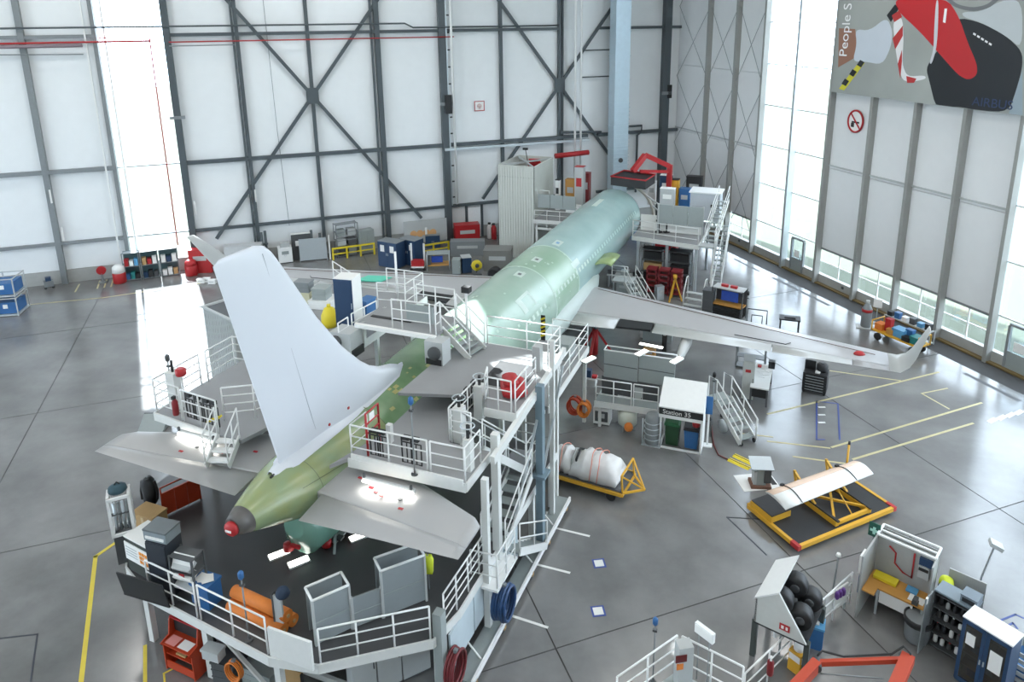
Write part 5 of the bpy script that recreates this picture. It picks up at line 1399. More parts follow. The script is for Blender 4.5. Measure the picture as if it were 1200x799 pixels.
MB().b2(-L / 2, .05, .30, -L / 2 + .9, W / 2 - .1, .52).build('tool_box', YELLOW, dl); MB().b2(-L / 2 + .02, .07, .52, -L / 2 + .88, W / 2 - .12, .55).build('box_lid', BLACK, dl)
fx = MB()
for x in (-.35, 1.25):
    MB().bar((x, -W / 2 + .15, .36), (x, W / 2 - .15, .36), .16, .2).build('cross_beam', YELLOW, dl)
    MB().bar((x, W / 2 - .4, .4), (x, W / 2 - .2, 1.25), .08).build('upright', YELLOW, dl); MB().bar((x, -.1, .45), (x, W / 2 - .2, 1.2), .08).build('strut', YELLOW, dl)
    MB().b2(x - .05, -W / 2 + .1, .46, x + .05, W / 2 - .3, .52).build('rubber_strip', BLACK, dl)
MB().bar((-.35, -W / 2 + .2, .38), (1.25, -W / 2 + .2, .38), .1, .14).build('side_beam', YELLOW, dl); MB().bar((-.35, -W / 2 + .3, .44), (1.25, W / 2 - .4, .44), .08).build('diagonal', YELLOW, dl); MB().bar((-.35, W / 2 - .4, .44), (1.25, -W / 2 + .3, .44), .08).build('diagonal', YELLOW, dl)
MB().tube([(.45, -W / 2 + .2, .4), (.45, -.1, 1.15)], .025, 6).build('prop', YELLOW, dl)
MB().tube([(L / 2 + .15, W / 2 - .1, .3), (L / 2 + .1, W / 2 - .2, .75), (L / 2 + .35, W / 2, 1.35)], .045, 6).build('drawbar_handle', YELLOW, dl); MB().tube([(L / 2 + .05, W / 2 - .35, .3), (L / 2 + .1, W / 2 - .2, .75)], .04, 6).build('drawbar', YELLOW, dl); MB().tube([(L / 2 + .35, W / 2, 1.3), (L / 2 + .40, W / 2 + .03, 1.48)], .05, 6).build('grip', BLACK, dl)
# the flap carried on it
f0, f1, f2, f3 = G(897, 577, 1.45), G(1000, 541, 1.45), G(1024, 552, 1.3), G(921, 594, 1.3)
fl = thing('wing_flap_part', 'white curved flap panel strapped on the yellow pallet dolly', 'aircraft part', (0, 0, 0))
rings = []
for i in range(9):
    f = i / 8
    A_, B_ = f0.lerp(f1, f), f3.lerp(f2, f)
    ring = []
    for k in range(9):
        g = k / 8; p = A_.lerp(B_, g); p.z += .13 * math.sin(PI * min(1, g * .9 + .1)) - .10 * g * g; ring.append(p)
    ring += [p - Vector((0, 0, .03 + .07 * math.sin(PI * k / 8))) for k, p in reversed(list(enumerate(ring)))]
    rings.append(ring)
MB().loft(rings).build('flap_skin', mat('flap_white', (.72, .72, .70), .25), fl)
MB().loft([[p + Vector((0, 0, .006)) for p in r_[:4]] + [p + Vector((0, 0, .001)) for p in reversed(r_[:4])] for r_ in rings]).build('masking_strip', mat('peach_film', (.70, .52, .40), .5), fl)
for f in (.18, .80):
    A_, B_ = f0.lerp(f1, f), f3.lerp(f2, f); pts = []
    for k in range(9):
        g = k / 8; p = A_.lerp(B_, g); p.z += .15 * math.sin(PI * min(1, g * .9 + .1)) - .10 * g * g + .01; pts.append(p)
    MB().tube(pts, .018, 5).build('strap', BLACK, fl); MB().box(pts[0] + Vector((0, 0, .02)), (.12, .1, .08), a_).build('buckle', BLACK, fl)
# ---------------------------------------------------------------- tool trolley, bench and cabinets below the wing
r, w_ = drawers('tool_trolley', 'black tool trolley with silver drawer handles on the open floor', (939, 459), (967, 465), 1.05, .85, BLACK, 6)
MB().b2(-w_ / 2, .5, 1.05, -.05, .55, 1.5).build('lid_panel', BLACK, r); MB().b2(-.02, .1, 1.06, .2, .35, 1.12).build('paper', PAPER, r)
t = thing('black_pot', 'black round container on the tool trolley', 'container', place(r, w_ * .22, .5, 1.06), 0)
MB().lathe([(.22, 0), (.26, .1), (.26, .32), (.18, .40)], 14).build('body', BLACK, t); MB().cyl((0, 0, .42), .1, .05, 10).build('lid', DGREY, t)
r, w_ = on('work_bench', 'white-topped work bench with papers under the near wing', 'bench', (877, 474), (899, 478), 0)
MB().b2(-w_ / 2, 0, .88, w_ / 2, 2.6, .94).build('bench_top', PAPER, r)
for x in (-w_ / 2 + .06, w_ / 2 - .06):
    for y in (.06, 2.5): MB().b2(x - .04, y - .04, 0, x + .04, y + .04, .88).build('leg', DGREY, r)
MB().b2(-w_ / 2 + .1, .1, .4, w_ / 2 - .1, 2.4, .8).build('lower_shelf', BLACK, r)
bench = r
for i, (x, y) in enumerate(((0, 1.2), (.15, 1.5), (-.1, 1.75), (.25, 1.9), (.05, 2.1))):
    small('paper_sheet', ['lowest', 'second', 'third', 'fourth', 'rearmost'][i] + ' white paper on the work bench counting from its near end', 'paper', r, x, y, .945 + i * .004, (.3, .22, .01), PAPER, 'papers on the work bench', 'paper', rz=.3 * i)
small('stapler_box', 'small red box on the work bench', 'box', r, -.2, 2.2, .945, (.18, .14, .1), RED)
small('toner_box', 'black box at the rear of the work bench', 'box', r, .35, 2.35, .945, (.3, .3, .35), BLACK)
r, w_ = cabinet('control_cabinet', 'pale grey control cabinet with red sticker left of the work bench', (868, 468), (882, 470), 2.0, .8, mat('cabinet_grey', (.50, .52, .50), .5), 1, cat='cabinet', handle=BLACK)
MB().b2(-.15, -.03, 1.45, .1, -.024, 1.6).build('sticker', RED, r)
rk, w_ = rack('parts_shelf', 'open parts shelf with cartons under the near wing', (862, 430), (895, 436), 1.8, .5, STEEL2, 4)
for i in range(8):
    lv = i % 2 + 2; x = -w_ / 2 + .2 + (i // 2) * (w_ - .4) / 3
    small('carton', ['leftmost lower', 'leftmost upper', 'second lower', 'second upper', 'third lower', 'third upper', 'rightmost lower', 'rightmost upper'][i] + ' carton on the parts shelf under the near wing', 'carton', rk, x, .25, .08 + 1.68 * lv / 3 + .02 - (.58 if False else 0), (.26, .3, .32), [CARD, BLUE2, RED, YELLOW, PAPER, CARD, BLUE, WOOD][i], 'cartons on the parts shelf')
# ---------------------------------------------------------------- forward of the near wing
r, w_ = on('equipment_cart', 'dark equipment cart with blue screen and orange tray forward of the near wing', 'cart', (833, 372), (868, 380), 0)
for x in (-w_ / 2, w_ / 2):
    for y in (0, .8): MB().b2(x - .03, y - .03, .1, x + .03, y + .03, 2.0).build('upright', DGREY, r)
for z_, m_ in ((.3, BLACK), (.95, WOOD), (1.97, LGREY)): MB().b2(-w_ / 2, 0, z_ - .03, w_ / 2, .8, z_ + .03).build('shelf_board', m_, r)
MB().b2(-w_ * .25, .3, 1.15, w_ * .3, .36, 1.75).build('screen', SCREEN, r); MB().b2(-w_ / 2, .75, .3, w_ / 2, .78, 1.9).build('back_panel', DGREY, r)
for i in range(4): MB().b2(-w_ / 2 + .1, -.02, .34 + i * .13, w_ / 2 - .1, .5, .44 + i * .13).build('drawer', BLACK, r)
for x in (-.3, .25): small('red_lamp', 'red warning lamp on the equipment cart roof, ' + ('left' if x < 0 else 'right') + ' one', 'lamp', r, x, .4, 2.0, (.4, .2, .14), RED, 'red lamps on the equipment cart')
for x in (-w_ * .4, w_ * .4): wheel(r, x, .1, .1, .05)
crate('stacked_cases', 'dark case stack left of the equipment cart', 'cases', (822, 371), (834, 373), 1.7, .7, DGREY, 0)
r, w_ = on('mobile_steps', 'small grey mobile steps with twin rails forward of the near wing', 'steps', (800, 362), (822, 366), 0)
for i in range(3): MB().b2(-w_ / 2, .3 * i, .3 * (i + 1) - .05, w_ / 2, .3 * i + .32, .3 * (i + 1)).build('tread', LGREY, r)
for x in (-w_ / 2, w_ / 2): MB().tube([(x, 0, 0), (x, .05, 1.0), (x, .6, 1.9), (x, .9, 1.9), (x, .9, 0)], .035, 6).build('handrail', WHITE2, r)
t = thing('yellow_tripod', 'yellow tripod stand between the mobile steps and the stair', 'stand', G(790, 352), 0)
for k in range(3): MB().bar((math.cos(k * 2.1) * .5, math.sin(k * 2.1) * .5, 0), (0, 0, 1.5), .08).build('leg', YELLOW, t)
MB().cyl((0, 0, 1.6), .12, .25, 12).build('head', YELLOW, t)
signal_pole('thin pole with black knob right of the equipment cart', 874, 385, 0, 2.2, BLACK)
r, w_ = on('tow_frame', 'low black tow frame on the floor right of the equipment cart', 'frame', (875, 378), (898, 381), 0)
MB().tube([(-w_ / 2, 0, .05), (-w_ / 2, 0, .9), (w_ / 2, 0, .9), (w_ / 2, 0, .05)], .04, 6).build('frame', BLACK, r); MB().tube([(-.3, 0, .05), (-.3, .1, .5), (.3, .1, .5), (.3, 0, .05)], .035, 6).build('inner_hoop', BLACK, r)
r, w_ = on('black_table', 'low black table on the floor beyond the near wing', 'table', (912, 388), (937, 391), 0)
MB().b2(-w_ / 2, 0, .7, w_ / 2, .7, .78).build('table_top', BLACK, r)
for x in (-w_ / 2 + .08, w_ / 2 - .08):
    for y in (.08, .62): MB().b2(x - .04, y - .04, 0, x + .04, y + .04, .7).build('leg', BLACK, r)
MB().b2(-.3, .2, .78, .3, .5, .86).build('tray', DGREY, r)
# by the window wall
t = thing('gas_bottle_stand', 'grey gas bottle with red band by the window wall', 'gas bottle', G(1014, 383), 0)
MB().lathe([(.26, .05), (.28, .12), (.28, 1.15), (.15, 1.4), (.1, 1.5)], 16).build('bottle', STEEL2, t); MB().cyl((0, 0, 1.05), .29, .18, 16).build('band', RED, t); MB().cyl((0, 0, 1.55), .12, .2, 10).build('cap', LGREY, t); MB().b2(-.5, -.4, 0, .5, .3, .05).build('base_plate', LGREY, t)
r, w_ = on('notice_easel', 'white notice easel beside the gas bottle', 'easel', (1021, 378), (1031, 380), 0)
MB().b2(-w_ / 2, 0, 1.0, w_ / 2, .04, 1.5).build('board', PAPER, r); MB().tube([(0, .05, 0), (0, .05, 1.0)], .03, 6).build('post', GREY, r); MB().b2(-.25, -.1, 0, .25, .2, .04).build('foot', GREY, r)
r, w_ = on('parts_cart', 'long yellow parts cart loaded with coloured boxes by the window wall', 'cart', (1020, 396), (1074, 419), 0)
MB().b2(-w_ / 2, 0, .5, w_ / 2, 1.0, .58).build('bed', YELLOW, r)
for x in (-w_ / 2 + .35, w_ / 2 - .35):
    for y in (.1, .9): wheel(r, x, y, .22, .12)
for x in (-w_ / 2, w_ / 2): MB().tube([(x, 0, .5), (x, 0, 1.1), (x, 1, 1.1), (x, 1, .5)], .04, 6).build('end_frame', YELLOW, r)
pc = r
for i, (x, y, d, m_, lb, nm) in enumerate(((-w_ * .40, .4, (.45, .5, .35), ORANGE2, 'orange box at the left end', 'orange_box'), (-w_ * .25, .5, (.35, .3, .75), RED, 'red upright box', 'red_box'), (-w_ * .14, .3, (.4, .4, .3), WOOD, 'tan box', 'tan_box'), (0.05, .45, (.7, .6, .45), BLUE3, 'large pale blue box', 'blue_box'), (w_ * .18, .6, (.4, .3, .55), BLUE2, 'upright dark blue box', 'blue_case'), (w_ * .22, .2, (.45, .35, .25), BLACK, 'black box', 'black_box'), (w_ * .38, .4, (.55, .6, .4), TEAL, 'teal box at the right end', 'teal_box'))):
    small(nm, lb + ' on the long yellow parts cart', 'box', pc, x, y, .59, d, m_)
r, w_ = rack('wall_shelf', 'low white shelf of boxes standing against the window wall', (1035, 383), (1088, 405), .8, .4, LGREY, 2)
for i in range(6): small('dark_box', ['first', 'second', 'third', 'fourth', 'fifth', 'sixth'][i] + ' box from the left on the low window-wall shelf', 'box', r, -w_ / 2 + .25 + i * (w_ - .5) / 5, .2, .79, (.3, .3, .25 + .1 * (i % 2)), [BLACK, BLUE2, WHITE, DGREY, BLUE3, BLACK][i], 'boxes on the window-wall shelf')
# ---------------------------------------------------------------- lower right work area
# housing with black hose rolls
r, w_ = on('roll_housing', 'white pitched housing holding black hose rolls', 'housing', (880, 770), (940, 800), 0)
hd = 1.75
for x in (-w_ / 2, w_ / 2): MB().b2(x - .07, .05, 0, x + .07, .2, 1.25).build('front_leg', mat('dark_green_grey', (.06, .075, .07), .5), r)
for x in (-w_ / 2, w_ / 2): MB().b2(x - .07, hd - .2, 0, x + .07, hd - .05, 1.25).build('rear_leg', mat('dark_green_grey', (0, 0, 0)), r)
MB().add([], []) 
pr = [(-w_ / 2, 1.25), (-w_ / 2, 2.05), (-.12, 2.50), (w_ / 2, 1.25)]
end = MB(); n4 = len(pr)
end.add([Vector((x, 0, z_)) for x, z_ in pr] + [Vector((x, .06, z_)) for x, z_ in pr], [list(range(4)), [7, 6, 5, 4]] + [(i, (i + 1) % 4, (i + 1) % 4 + 4, i + 4) for i in range(4)])
end.build('end_panel', mat('housing_grey', (.55, .57, .54), .5), r)
MB().add([Vector(p) for p in ((-w_ / 2 - .03, -.03, 2.06), (-.10, -.03, 2.54), (-.10, hd, 2.54), (-w_ / 2 - .03, hd, 2.06))] + [Vector(p) for p in ((-w_ / 2 - .03, -.03, 2.01), (-.10, -.03, 2.49), (-.10, hd, 2.49), (-w_ / 2 - .03, hd, 2.01))], [(0, 1, 2, 3), (7, 6, 5, 4), (0, 4, 5, 1), (1, 5, 6, 2), (2, 6, 7, 3), (3, 7, 4, 0)]).build('roof', WHITE, r)
MB().b2(-w_ / 2, 0, 1.2, w_ / 2, hd, 1.25).build('floor_shelf', BLACK, r); MB().b2(-w_ / 2, 0, 1.25, -w_ / 2 + .05, hd, 2.02).build('back_panel', DGREY, r)
MB().b2(-.02, -.02, 1.40, .26, -.005, 1.60).build('red_label', RED, r); MB().b2(.03, -.025, 1.45, .10, -.02, 1.55).build('label_mark', PAPER, r); MB().b2(.15, -.025, 1.45, .21, -.02, 1.55).build('label_mark', PAPER, r)
rh = r
for i, (x, y, z_) in enumerate(((-.14, .45, 1.95), (.02, 1.2, 2.0), (.38, .55, 1.60), (.40, 1.35, 1.60))):
    t = thing('hose_roll', ('upper near', 'upper far', 'lower near', 'lower far')[i] + ' black hose roll in the pitched housing', 'hose roll', place(rh, x, y, z_), rh.rotation_euler.z + .15, 'black hose rolls')
    MB().lathe([(.12, -.2), (.30, -.2), (.33, -.12), (.33, .12), (.30, .2), (.12, .2)], 18, (0, 0, 0), 'Y').build('rolled_hose', BLACK, t); MB().lathe([(.05, -.22), (.13, -.22), (.13, .22), (.05, .22)], 12, (0, 0, 0), 'Y').build('hub', DGREY, t)
# booth with desk
A0, A1 = G(1030, 623, 2.3), G(1098, 652, 2.3)
dB_ = (A1 - A0); a_ = math.atan2(dB_.y, dB_.x); WB = dB_.length
bo = thing('work_booth', 'grey work booth with orange desk and open roof frame', 'booth', (A0.x, A0.y, 0), a_)
GB = mat('booth_grey', (.36, .37, .36), .6)
MB().b2(0, .0, .05, WB, .05, 2.25).build('back_wall', GB, bo)
MB().b2(-.05, -1.3, .05, 0, .05, 2.2).build('side_wall', GB, bo); MB().b2(WB, -.5, .05, WB + .05, .05, 2.25).build('side_wall', GB, bo)
ff = MB()
for y in (-.1, .18, .5): ff.bar((0, y, 2.28), (WB, y, 2.28), .05)
for x in (0, WB): ff.bar((x, -.1, 2.28), (x, .5, 2.28), .06)
ff.build('roof_frame', WHITE, bo)
MB().b2(0, .44, .05, WB, .48, 2.2).build('outer_wall', GB, bo)
dk = MB().b2(.0, -.75, .90, WB, -.0, .95).build('desk_top', WOOD, bo)
MB().b2(-.0, -1.1, .90, .35, -.75, .95).build('desk_wing', WOOD, bo)
for p in ((.35, -.7), (WB - .05, -.7)): MB().b2(p[0] - .03, p[1] - .03, 0, p[0] + .03, p[1] + .03, .9).build('desk_leg', GALV, bo)
MB().b2(.4, -.7, .45, WB - .3, -.66, .88).build('desk_skirt', PAPER, bo)
MB().tube([(.35, -.03, 2.0), (.55, -.03, 1.85), (.55, -.03, 1.5), (.8, -.03, 1.3), (1.05, -.03, 1.25), (1.05, -.03, 2.1)], .025, 6).build('red_pipe', RED, bo)
ph = MB().b2(1.2, -.12, 1.45, 1.5, -.0, 1.85).build('wall_phone', LGREY, bo); MB().b2(1.2, -.10, 1.87, 1.55, 0, 2.1).build('dark_box', BLUE, ph); MB().b2(1.22, -.16, 1.72, 1.48, -.12, 1.80).build('handset', BLACK, ph)
MB().b2(-.12, -1.25, 1.55, -.05, -.85, 2.15).build('wall_case', PAPER, bo); MB().b2(-.075, -1.28, .9, -.055, -.95, 1.5).build('wall_sign', BLUE, bo)
t = small('yellow_tray', 'yellow tray on the orange desk of the booth', 'tray', bo, .42, -.25, .955, (.65, .3, .10), YELLOW2); 
small('blue_folder', 'bright blue folder on the orange desk', 'folder', bo, 1.15, -.2, .955, (.3, .25, .05), BLUE3)
small('desk_sheet', 'white printed sheet on the orange desk', 'paper', bo, 1.35, -.48, .955, (.42, .3, .008), PAPER, None, 'paper')
t = thing('desk_vice', 'dark vice on the near edge of the orange desk', 'vice', place(bo, WB - .25, -.68, .955), a_)
MB().b2(-.08, -.08, 0, .08, .08, .10).build('base', DGREY, t); MB().b2(-.06, -.12, .10, .06, .1, .2).build('jaw', DGREY, t)
fa = thing('first_aid_sign', 'dark green first-aid sign with white cross above the booth', 'sign', place(bo, -.15, .1, 2.0), a_ )
MB().b2(-.17, -.03, 0, .17, .0, .48).build('plate', mat('first_aid_green', (.02, .10, .07), .5), fa); MB().b2(-.12, -.04, .18, .12, -.03, .26).build('cross', mat('mint', (.45, .75, .65), .5), fa); MB().b2(-.04, -.045, .10, .04, -.03, .34).build('cross', mat('mint', (0, 0, 0)), fa)
MB().b2(-.03, 0, -2.0, .03, .03, .3).build('post', GREY, fa)
t = thing('helmet_stand', 'black stand with yellow-green helmet right of the booth', 'stand', place(bo, WB + .32, .1, 0), a_)
MB().b2(-.18, -.15, 0, .18, .15, 1.45).build('stand', BLACK, t); MB().lathe([(.20, 1.46), (.20, 1.52), (.17, 1.64), (.06, 1.70)], 14).build('helmet', mat('hi_vis', (.75, .85, .05), .6), t)
MB().b2(-.9 + .9, .17, 0, .95, .22, 1.9).build('rear_panel', GB, t)
t = thing('waste_bin', 'round grey waste bin with black liner under the booth desk end', 'bin', G(1073, 748), 0)
MB().lathe([(.30, 0), (.33, .1), (.36, .72), (.38, .75)], 20).build('bin_body', STEEL2, t); MB().lathe([(.385, .60), (.40, .78), (.36, .80), (.34, .74), (.05, .70)], 20).build('liner', BLACK, t)
# open cabinet with bottles
A0, A1 = G(1085, 757), G(1110, 772)
oc = thing('bottle_cabinet', 'open dark cabinet with shelves of bottles right of the booth', 'cabinet', (A0 + A1) / 2, math.atan2((A1 - A0).y, (A1 - A0).x))
w_ = 1.05; oc.location = place(oc, .22, .05, 0)
for x in (-w_ / 2, w_ / 2 - .03): MB().b2(x, 0, 0, x + .03, .55, 1.9).build('side_panel', DGREY, oc)
MB().b2(-w_ / 2, .52, 0, w_ / 2, .55, 1.9).build('back_panel', BLACK, oc); MB().b2(-w_ / 2, 0, 1.87, w_ / 2, .55, 1.92).build('top_panel', mat('slate_top', (.20, .25, .29), .4), oc)
for i in range(5): MB().b2(-w_ / 2, .02, .08 + i * .42, w_ / 2, .52, .11 + i * .42).build('shelf', DGREY, oc)
ld = MB().b2(-w_ / 2 - .03, -.55, .05, -w_ / 2, 0, 1.88).build('door', STEEL2, oc); MB().b2(-w_ / 2 - .035, -.5, 1.7, -w_ / 2 + .01, -.42, 1.9).build('hinge_bar', PAPER, ld)
MB().b2(w_ / 2 - .03, -.5, .05, w_ / 2, 0, 1.88).build('door', YELLOW, oc)
rn = random.Random(11)
rows_ = ('bottom shelf', 'second shelf', 'third shelf', 'top shelf')
for lv in range(4):
    for k in range(5):
        m_ = [BLACK, DGREY, LGREY, PAPER, BLACK][rn.randrange(5)]
        small('bottle', '%s bottle from the left on the %s of the open cabinet' % (('first', 'second', 'third', 'fourth', 'fifth')[k], rows_[lv]), 'bottle', oc, -w_ / 2 + .14 + k * .19, .22, .112 + lv * .42, (.12, .12, rn.uniform(.2, .32)), m_, 'bottles in the open cabinet', 'bottle', lid=[BLACK, PAPER, RED][rn.randrange(3)])
t = small('slate_box', 'slate blue box on top of the open bottle cabinet', 'box', oc, .30, .3, 1.93, (.42, .42, .22), mat('slate_box', (.16, .20, .24), .4)); MB().b2(-.16, -.22, .03, .16, -.212, .15).build('front', BLACK, t)
# flood lamp on post
t = thing('flood_lamp', 'grey flood lamp on a tall thin post beside the bottle cabinet', 'lamp', G(1142, 722), 0)
MB().cyl((0, 0, .03), .22, .06, 14).build('base', STEEL2, t); MB().tube([(0, 0, .06), (0, 0, 1.4), (.22, .12, 2.45)], .028, 6).build('post', STEEL2, t)
MB().box((.26, .14, 2.5), (.36, .3, .12), M=Matrix.Rotation(.4, 3, 'Y')).build('lamp_head', LGREY, t)
# blue glass door cabinet
A0, A1 = G(1130, 721, 2.1), G(1187, 756, 2.1)
d_ = A1 - A0; a_ = math.atan2(d_.y, d_.x); w_ = d_.length
bc = thing('glass_door_cabinet', 'tall navy cabinet with glazed doors and white top at the right edge', 'cabinet', ((A0 + A1) / 2).to_2d().to_3d(), a_)
MB().b2(-w_ / 2, .04, 0, w_ / 2, .6, .08).build('plinth', BLUE, bc)
for x in (-w_ / 2, w_ / 2 - .03): MB().b2(x, 0, .08, x + .03, .6, 2.06).build('side_panel', BLUE, bc)
MB().b2(-w_ / 2, .57, .08, w_ / 2, .6, 2.06).build('back_panel', BLUE, bc); MB().b2(-w_ / 2 - .02, -.03, 2.06, w_ / 2 + .02, .62, 2.10).build('top_plate', PAPER, bc)
for i in range(5): MB().b2(-w_ / 2 + .03, .03, .2 + i * .4, w_ / 2 - .03, .56, .22 + i * .4).build('shelf', WOOD, bc)
for s in (0, 1):
    x0, x1 = (-w_ / 2, -.005) if s == 0 else (.005, w_ / 2)
    fr = MB(); fr.b2(x0, -.03, .1, x0 + .09, 0, 2.05); fr.b2(x1 - .09, -.03, .1, x1, 0, 2.05); fr.b2(x0, -.03, .1, x1, 0, .2); fr.b2(x0, -.03, 1.93, x1, 0, 2.05)
    dd = fr.build('door', BLUE, bc); MB().b2(x0 + .09, -.02, .2, x1 - .09, -.01, 1.93).build('pane', GLASS2, dd)
    if s == 0: MB().b2(x0 + .14, -.04, 1.35, x0 + .36, -.03, 1.70).build('notice', PAPER, dd)
    else: MB().b2(x0 + .14, -.04, 1.0, x0 + .44, -.03, 1.60).build('notice', PAPER, dd)
    MB().b2((-.06 if s == 0 else .03), -.06, .98, (-.03 if s == 0 else .06), -.03, 1.12).build('handle', GALV, dd)
for i in range(4): small('folder_stack', 'dark folder stack behind the cabinet glass, shelf %s' % ('one', 'two', 'three', 'four')[i], 'folders', bc, -.2 + .25 * (i % 2), .3, .225 + i * .4, (.35, .25, .22), [DGREY, CARD, BLACK, WOOD][i], 'folders behind the cabinet glass')
# open crate at the right border
r, w_ = on('slatted_crate', 'grey slatted crate with blue lid at the right border', 'crate', (1180, 800), (1215, 820), 0)
for x in (-w_ / 2, w_ / 2): MB().b2(x - .03, 0, 0, x + .03, .06, 1.2).build('post', LGREY, r)
for i in range(5): MB().b2(-w_ / 2, .0, .2 + i * .2, w_ / 2, .03, .32 + i * .2).build('slat', LGREY, r)
MB().b2(-w_ / 2, .05, .2, w_ / 2, 1.0, .6).build('blue_load', BLUE2, r); MB().b2(-w_ / 2, .98, 0, w_ / 2, 1.02, 1.2).build('rear_panel', GREY, r)
# railing with hung things
gr = thing('guard_railing', 'white guard railing running from the boom lift to the booth', 'railing', (0, 0, 0))
guard(gr, [G(870, 830, 0), G(925, 775, 0)], h=1.15, step=1.0); guard(gr, [G(931, 768, 0), G(995, 707, 0)], h=1.15, step=1.2)
t = thing('flood_light', 'white square flood light leaning on the guard railing', 'light', G(916, 742, .75), .9); MB().b2(-.3, -.03, 0, .3, .05, .36).build('case', WHITE, t); MB().b2(-.26, -.04, .04, .26, -.03, .32).build('lens', PAPER, t); MB().b2(-.02, .0, -.75, .02, .04, 0).build('stem', STEEL2, t)
t = thing('leaning_board', 'white panel leaning behind the guard railing near the booth', 'panel', G(978, 722, 0), .95); MB().b2(-.55, .0, .25, .55, .05, .95).build('panel', PAPER, t)
for x in (-.5, .5): MB().b2(x - .03, .0, 0, x + .03, .05, .25).build('foot', GREY, t)
t = thing('glove_cluster', 'purple gloves hanging on the guard railing', 'gloves', G(983, 694, 1.0), .9)
for i in range(3): MB().lathe([(.03, -.14), (.07, -.08), (.07, .05), (.04, .12)], 8, (-.14 + i * .14, -.05, 0)).build('glove', mat('purple', (.10, .03, .20), .6), t)
r, w_ = crate('blue_bin', 'blue square bin by the guard railing', 'bin', (944, 758), (963, 764), .75, .42, BLUE2, 0, ribs=False, lid=BLUE3)
MB().b2(-.1, .1, .77, .08, .25, .80).build('white_tag', PAPER, r)
t = thing('yellow_canister', 'yellow square canister with white screw cap by the railing', 'canister', G(934, 784, 0), -.55)
MB().b2(-.2, -.2, 0, .2, .2, .68).build('body', YELLOW, t, .03); MB().lathe([(.14, .68), (.15, .7), (.15, .80), (.12, .82)], 16).build('screw_cap', PAPER, t)
for y, rz in ((-.205, 0), ): MB().b2(-.17, y - .004, .42, .17, y, .62).build('label_sheet', PAPER, t)
MB().b2(.2, -.17, .42, .204, .17, .62).build('label_sheet', PAPER, t)
t = thing('hung_extinguisher', 'dark maroon extinguisher hanging on the railing by the boom', 'extinguisher', G(902, 790, .45), 0); MB().lathe([(.08, 0), (.09, .03), (.09, .42), (.04, .5)], 12).build('cylinder', mat('dark_red', (0, 0, 0)), t); MB().b2(-.03, -.05, .48, .03, .05, .58).build('valve', PAPER, t)
t = thing('stick_lamp', 'dark stick lamp with white head behind the guard railing', 'lamp', G(975, 700, 0), 0); MB().tube([(0, 0, 0), (.05, .05, 1.5)], .03, 6).build('stick', STEEL2, t); MB().lathe([(.04, 1.48), (.08, 1.52), (.06, 1.6)], 10, (.05, .05, 0)).build('head', PAPER, t); MB().cyl((0, 0, .02), .15, .04, 12).build('base', STEEL2, t)
# boom lift at the bottom edge
bl = thing('boom_lift', 'orange-red articulated boom lift at the bottom edge', 'boom lift', (0, 0, 0))
p0, p1, p2 = G(898, 842, 1.9), G(957, 778, 2.0), G(1060, 773, 2.0)
p3 = G(1030, 850, 1.9)
MB().bar(p0, p1, .22, .28).build('lower_arm', ORANGE, bl); MB().bar(p1 + Vector((-.05, -.02, .03)), p2, .10, .14).build('upper_arm', ORANGE, bl)
MB().bar(p2 + Vector((.08, .05, .05)), p3, .30, .26).build('jib', ORANGE, bl)
MB().tube([p1 + Vector((.1, -.1, -.15)), p1.lerp(p2, .75) + Vector((0, -.35, -.2))], .02, 6).build('piston', STEEL2, bl)
MB().tube([p1 + Vector((0, .1, .15)), p1 + Vector((.1, .2, .25)), p1.lerp(p2, .3) + Vector((0, .1, .10)), p1.lerp(p2, .85) + Vector((0, .1, .10)), p2 + Vector((-.05, .1, .3)), p2 + Vector((.12, .05, .2)), p2 + Vector((.1, -.1, 0))], .03, 6).build('cable', BLACK, bl)
for p in (p1, p2): MB().cyl(p, .12, .3, 12, 'Y').build('pivot', DGREY, bl)
MB().tube([p0 + Vector((0, -.3, -.4)), p1.lerp(p2, .8) + Vector((.1, -.75, -.1))], .05, 6).build('lower_link', ORANGE, bl)
b0 = p0.to_2d().to_3d()
MB().box(b0 + Vector((0, -.3, .55)), (1.2, 1.6, .7), .5).build('chassis', ORANGE, bl); MB().box(b0 + Vector((0, -.2, 1.25)), (.5, .5, .9), .5).build('turret', ORANGE, bl)
for x in (-.55, .55):
    for y in (-.6, .6): 
        o = MB().lathe([(.12, -.12), (.26, -.12), (.28, 0), (.26, .12), (.12, .12)], 14, (0, 0, 0), 'X').build('wheel', BLACK, bl); o.location = b0 + Matrix.Rotation(.5, 3, 'Z') @ Vector((x * 1.2, y - .3, 0)) + Vector((0, 0, .28)); o.rotation_euler = (0, 0, .5)
MB().box(p3 + Vector((0, -.1, -.7)), (.25, .25, 1.4)).build('jib_mount', ORANGE, bl)
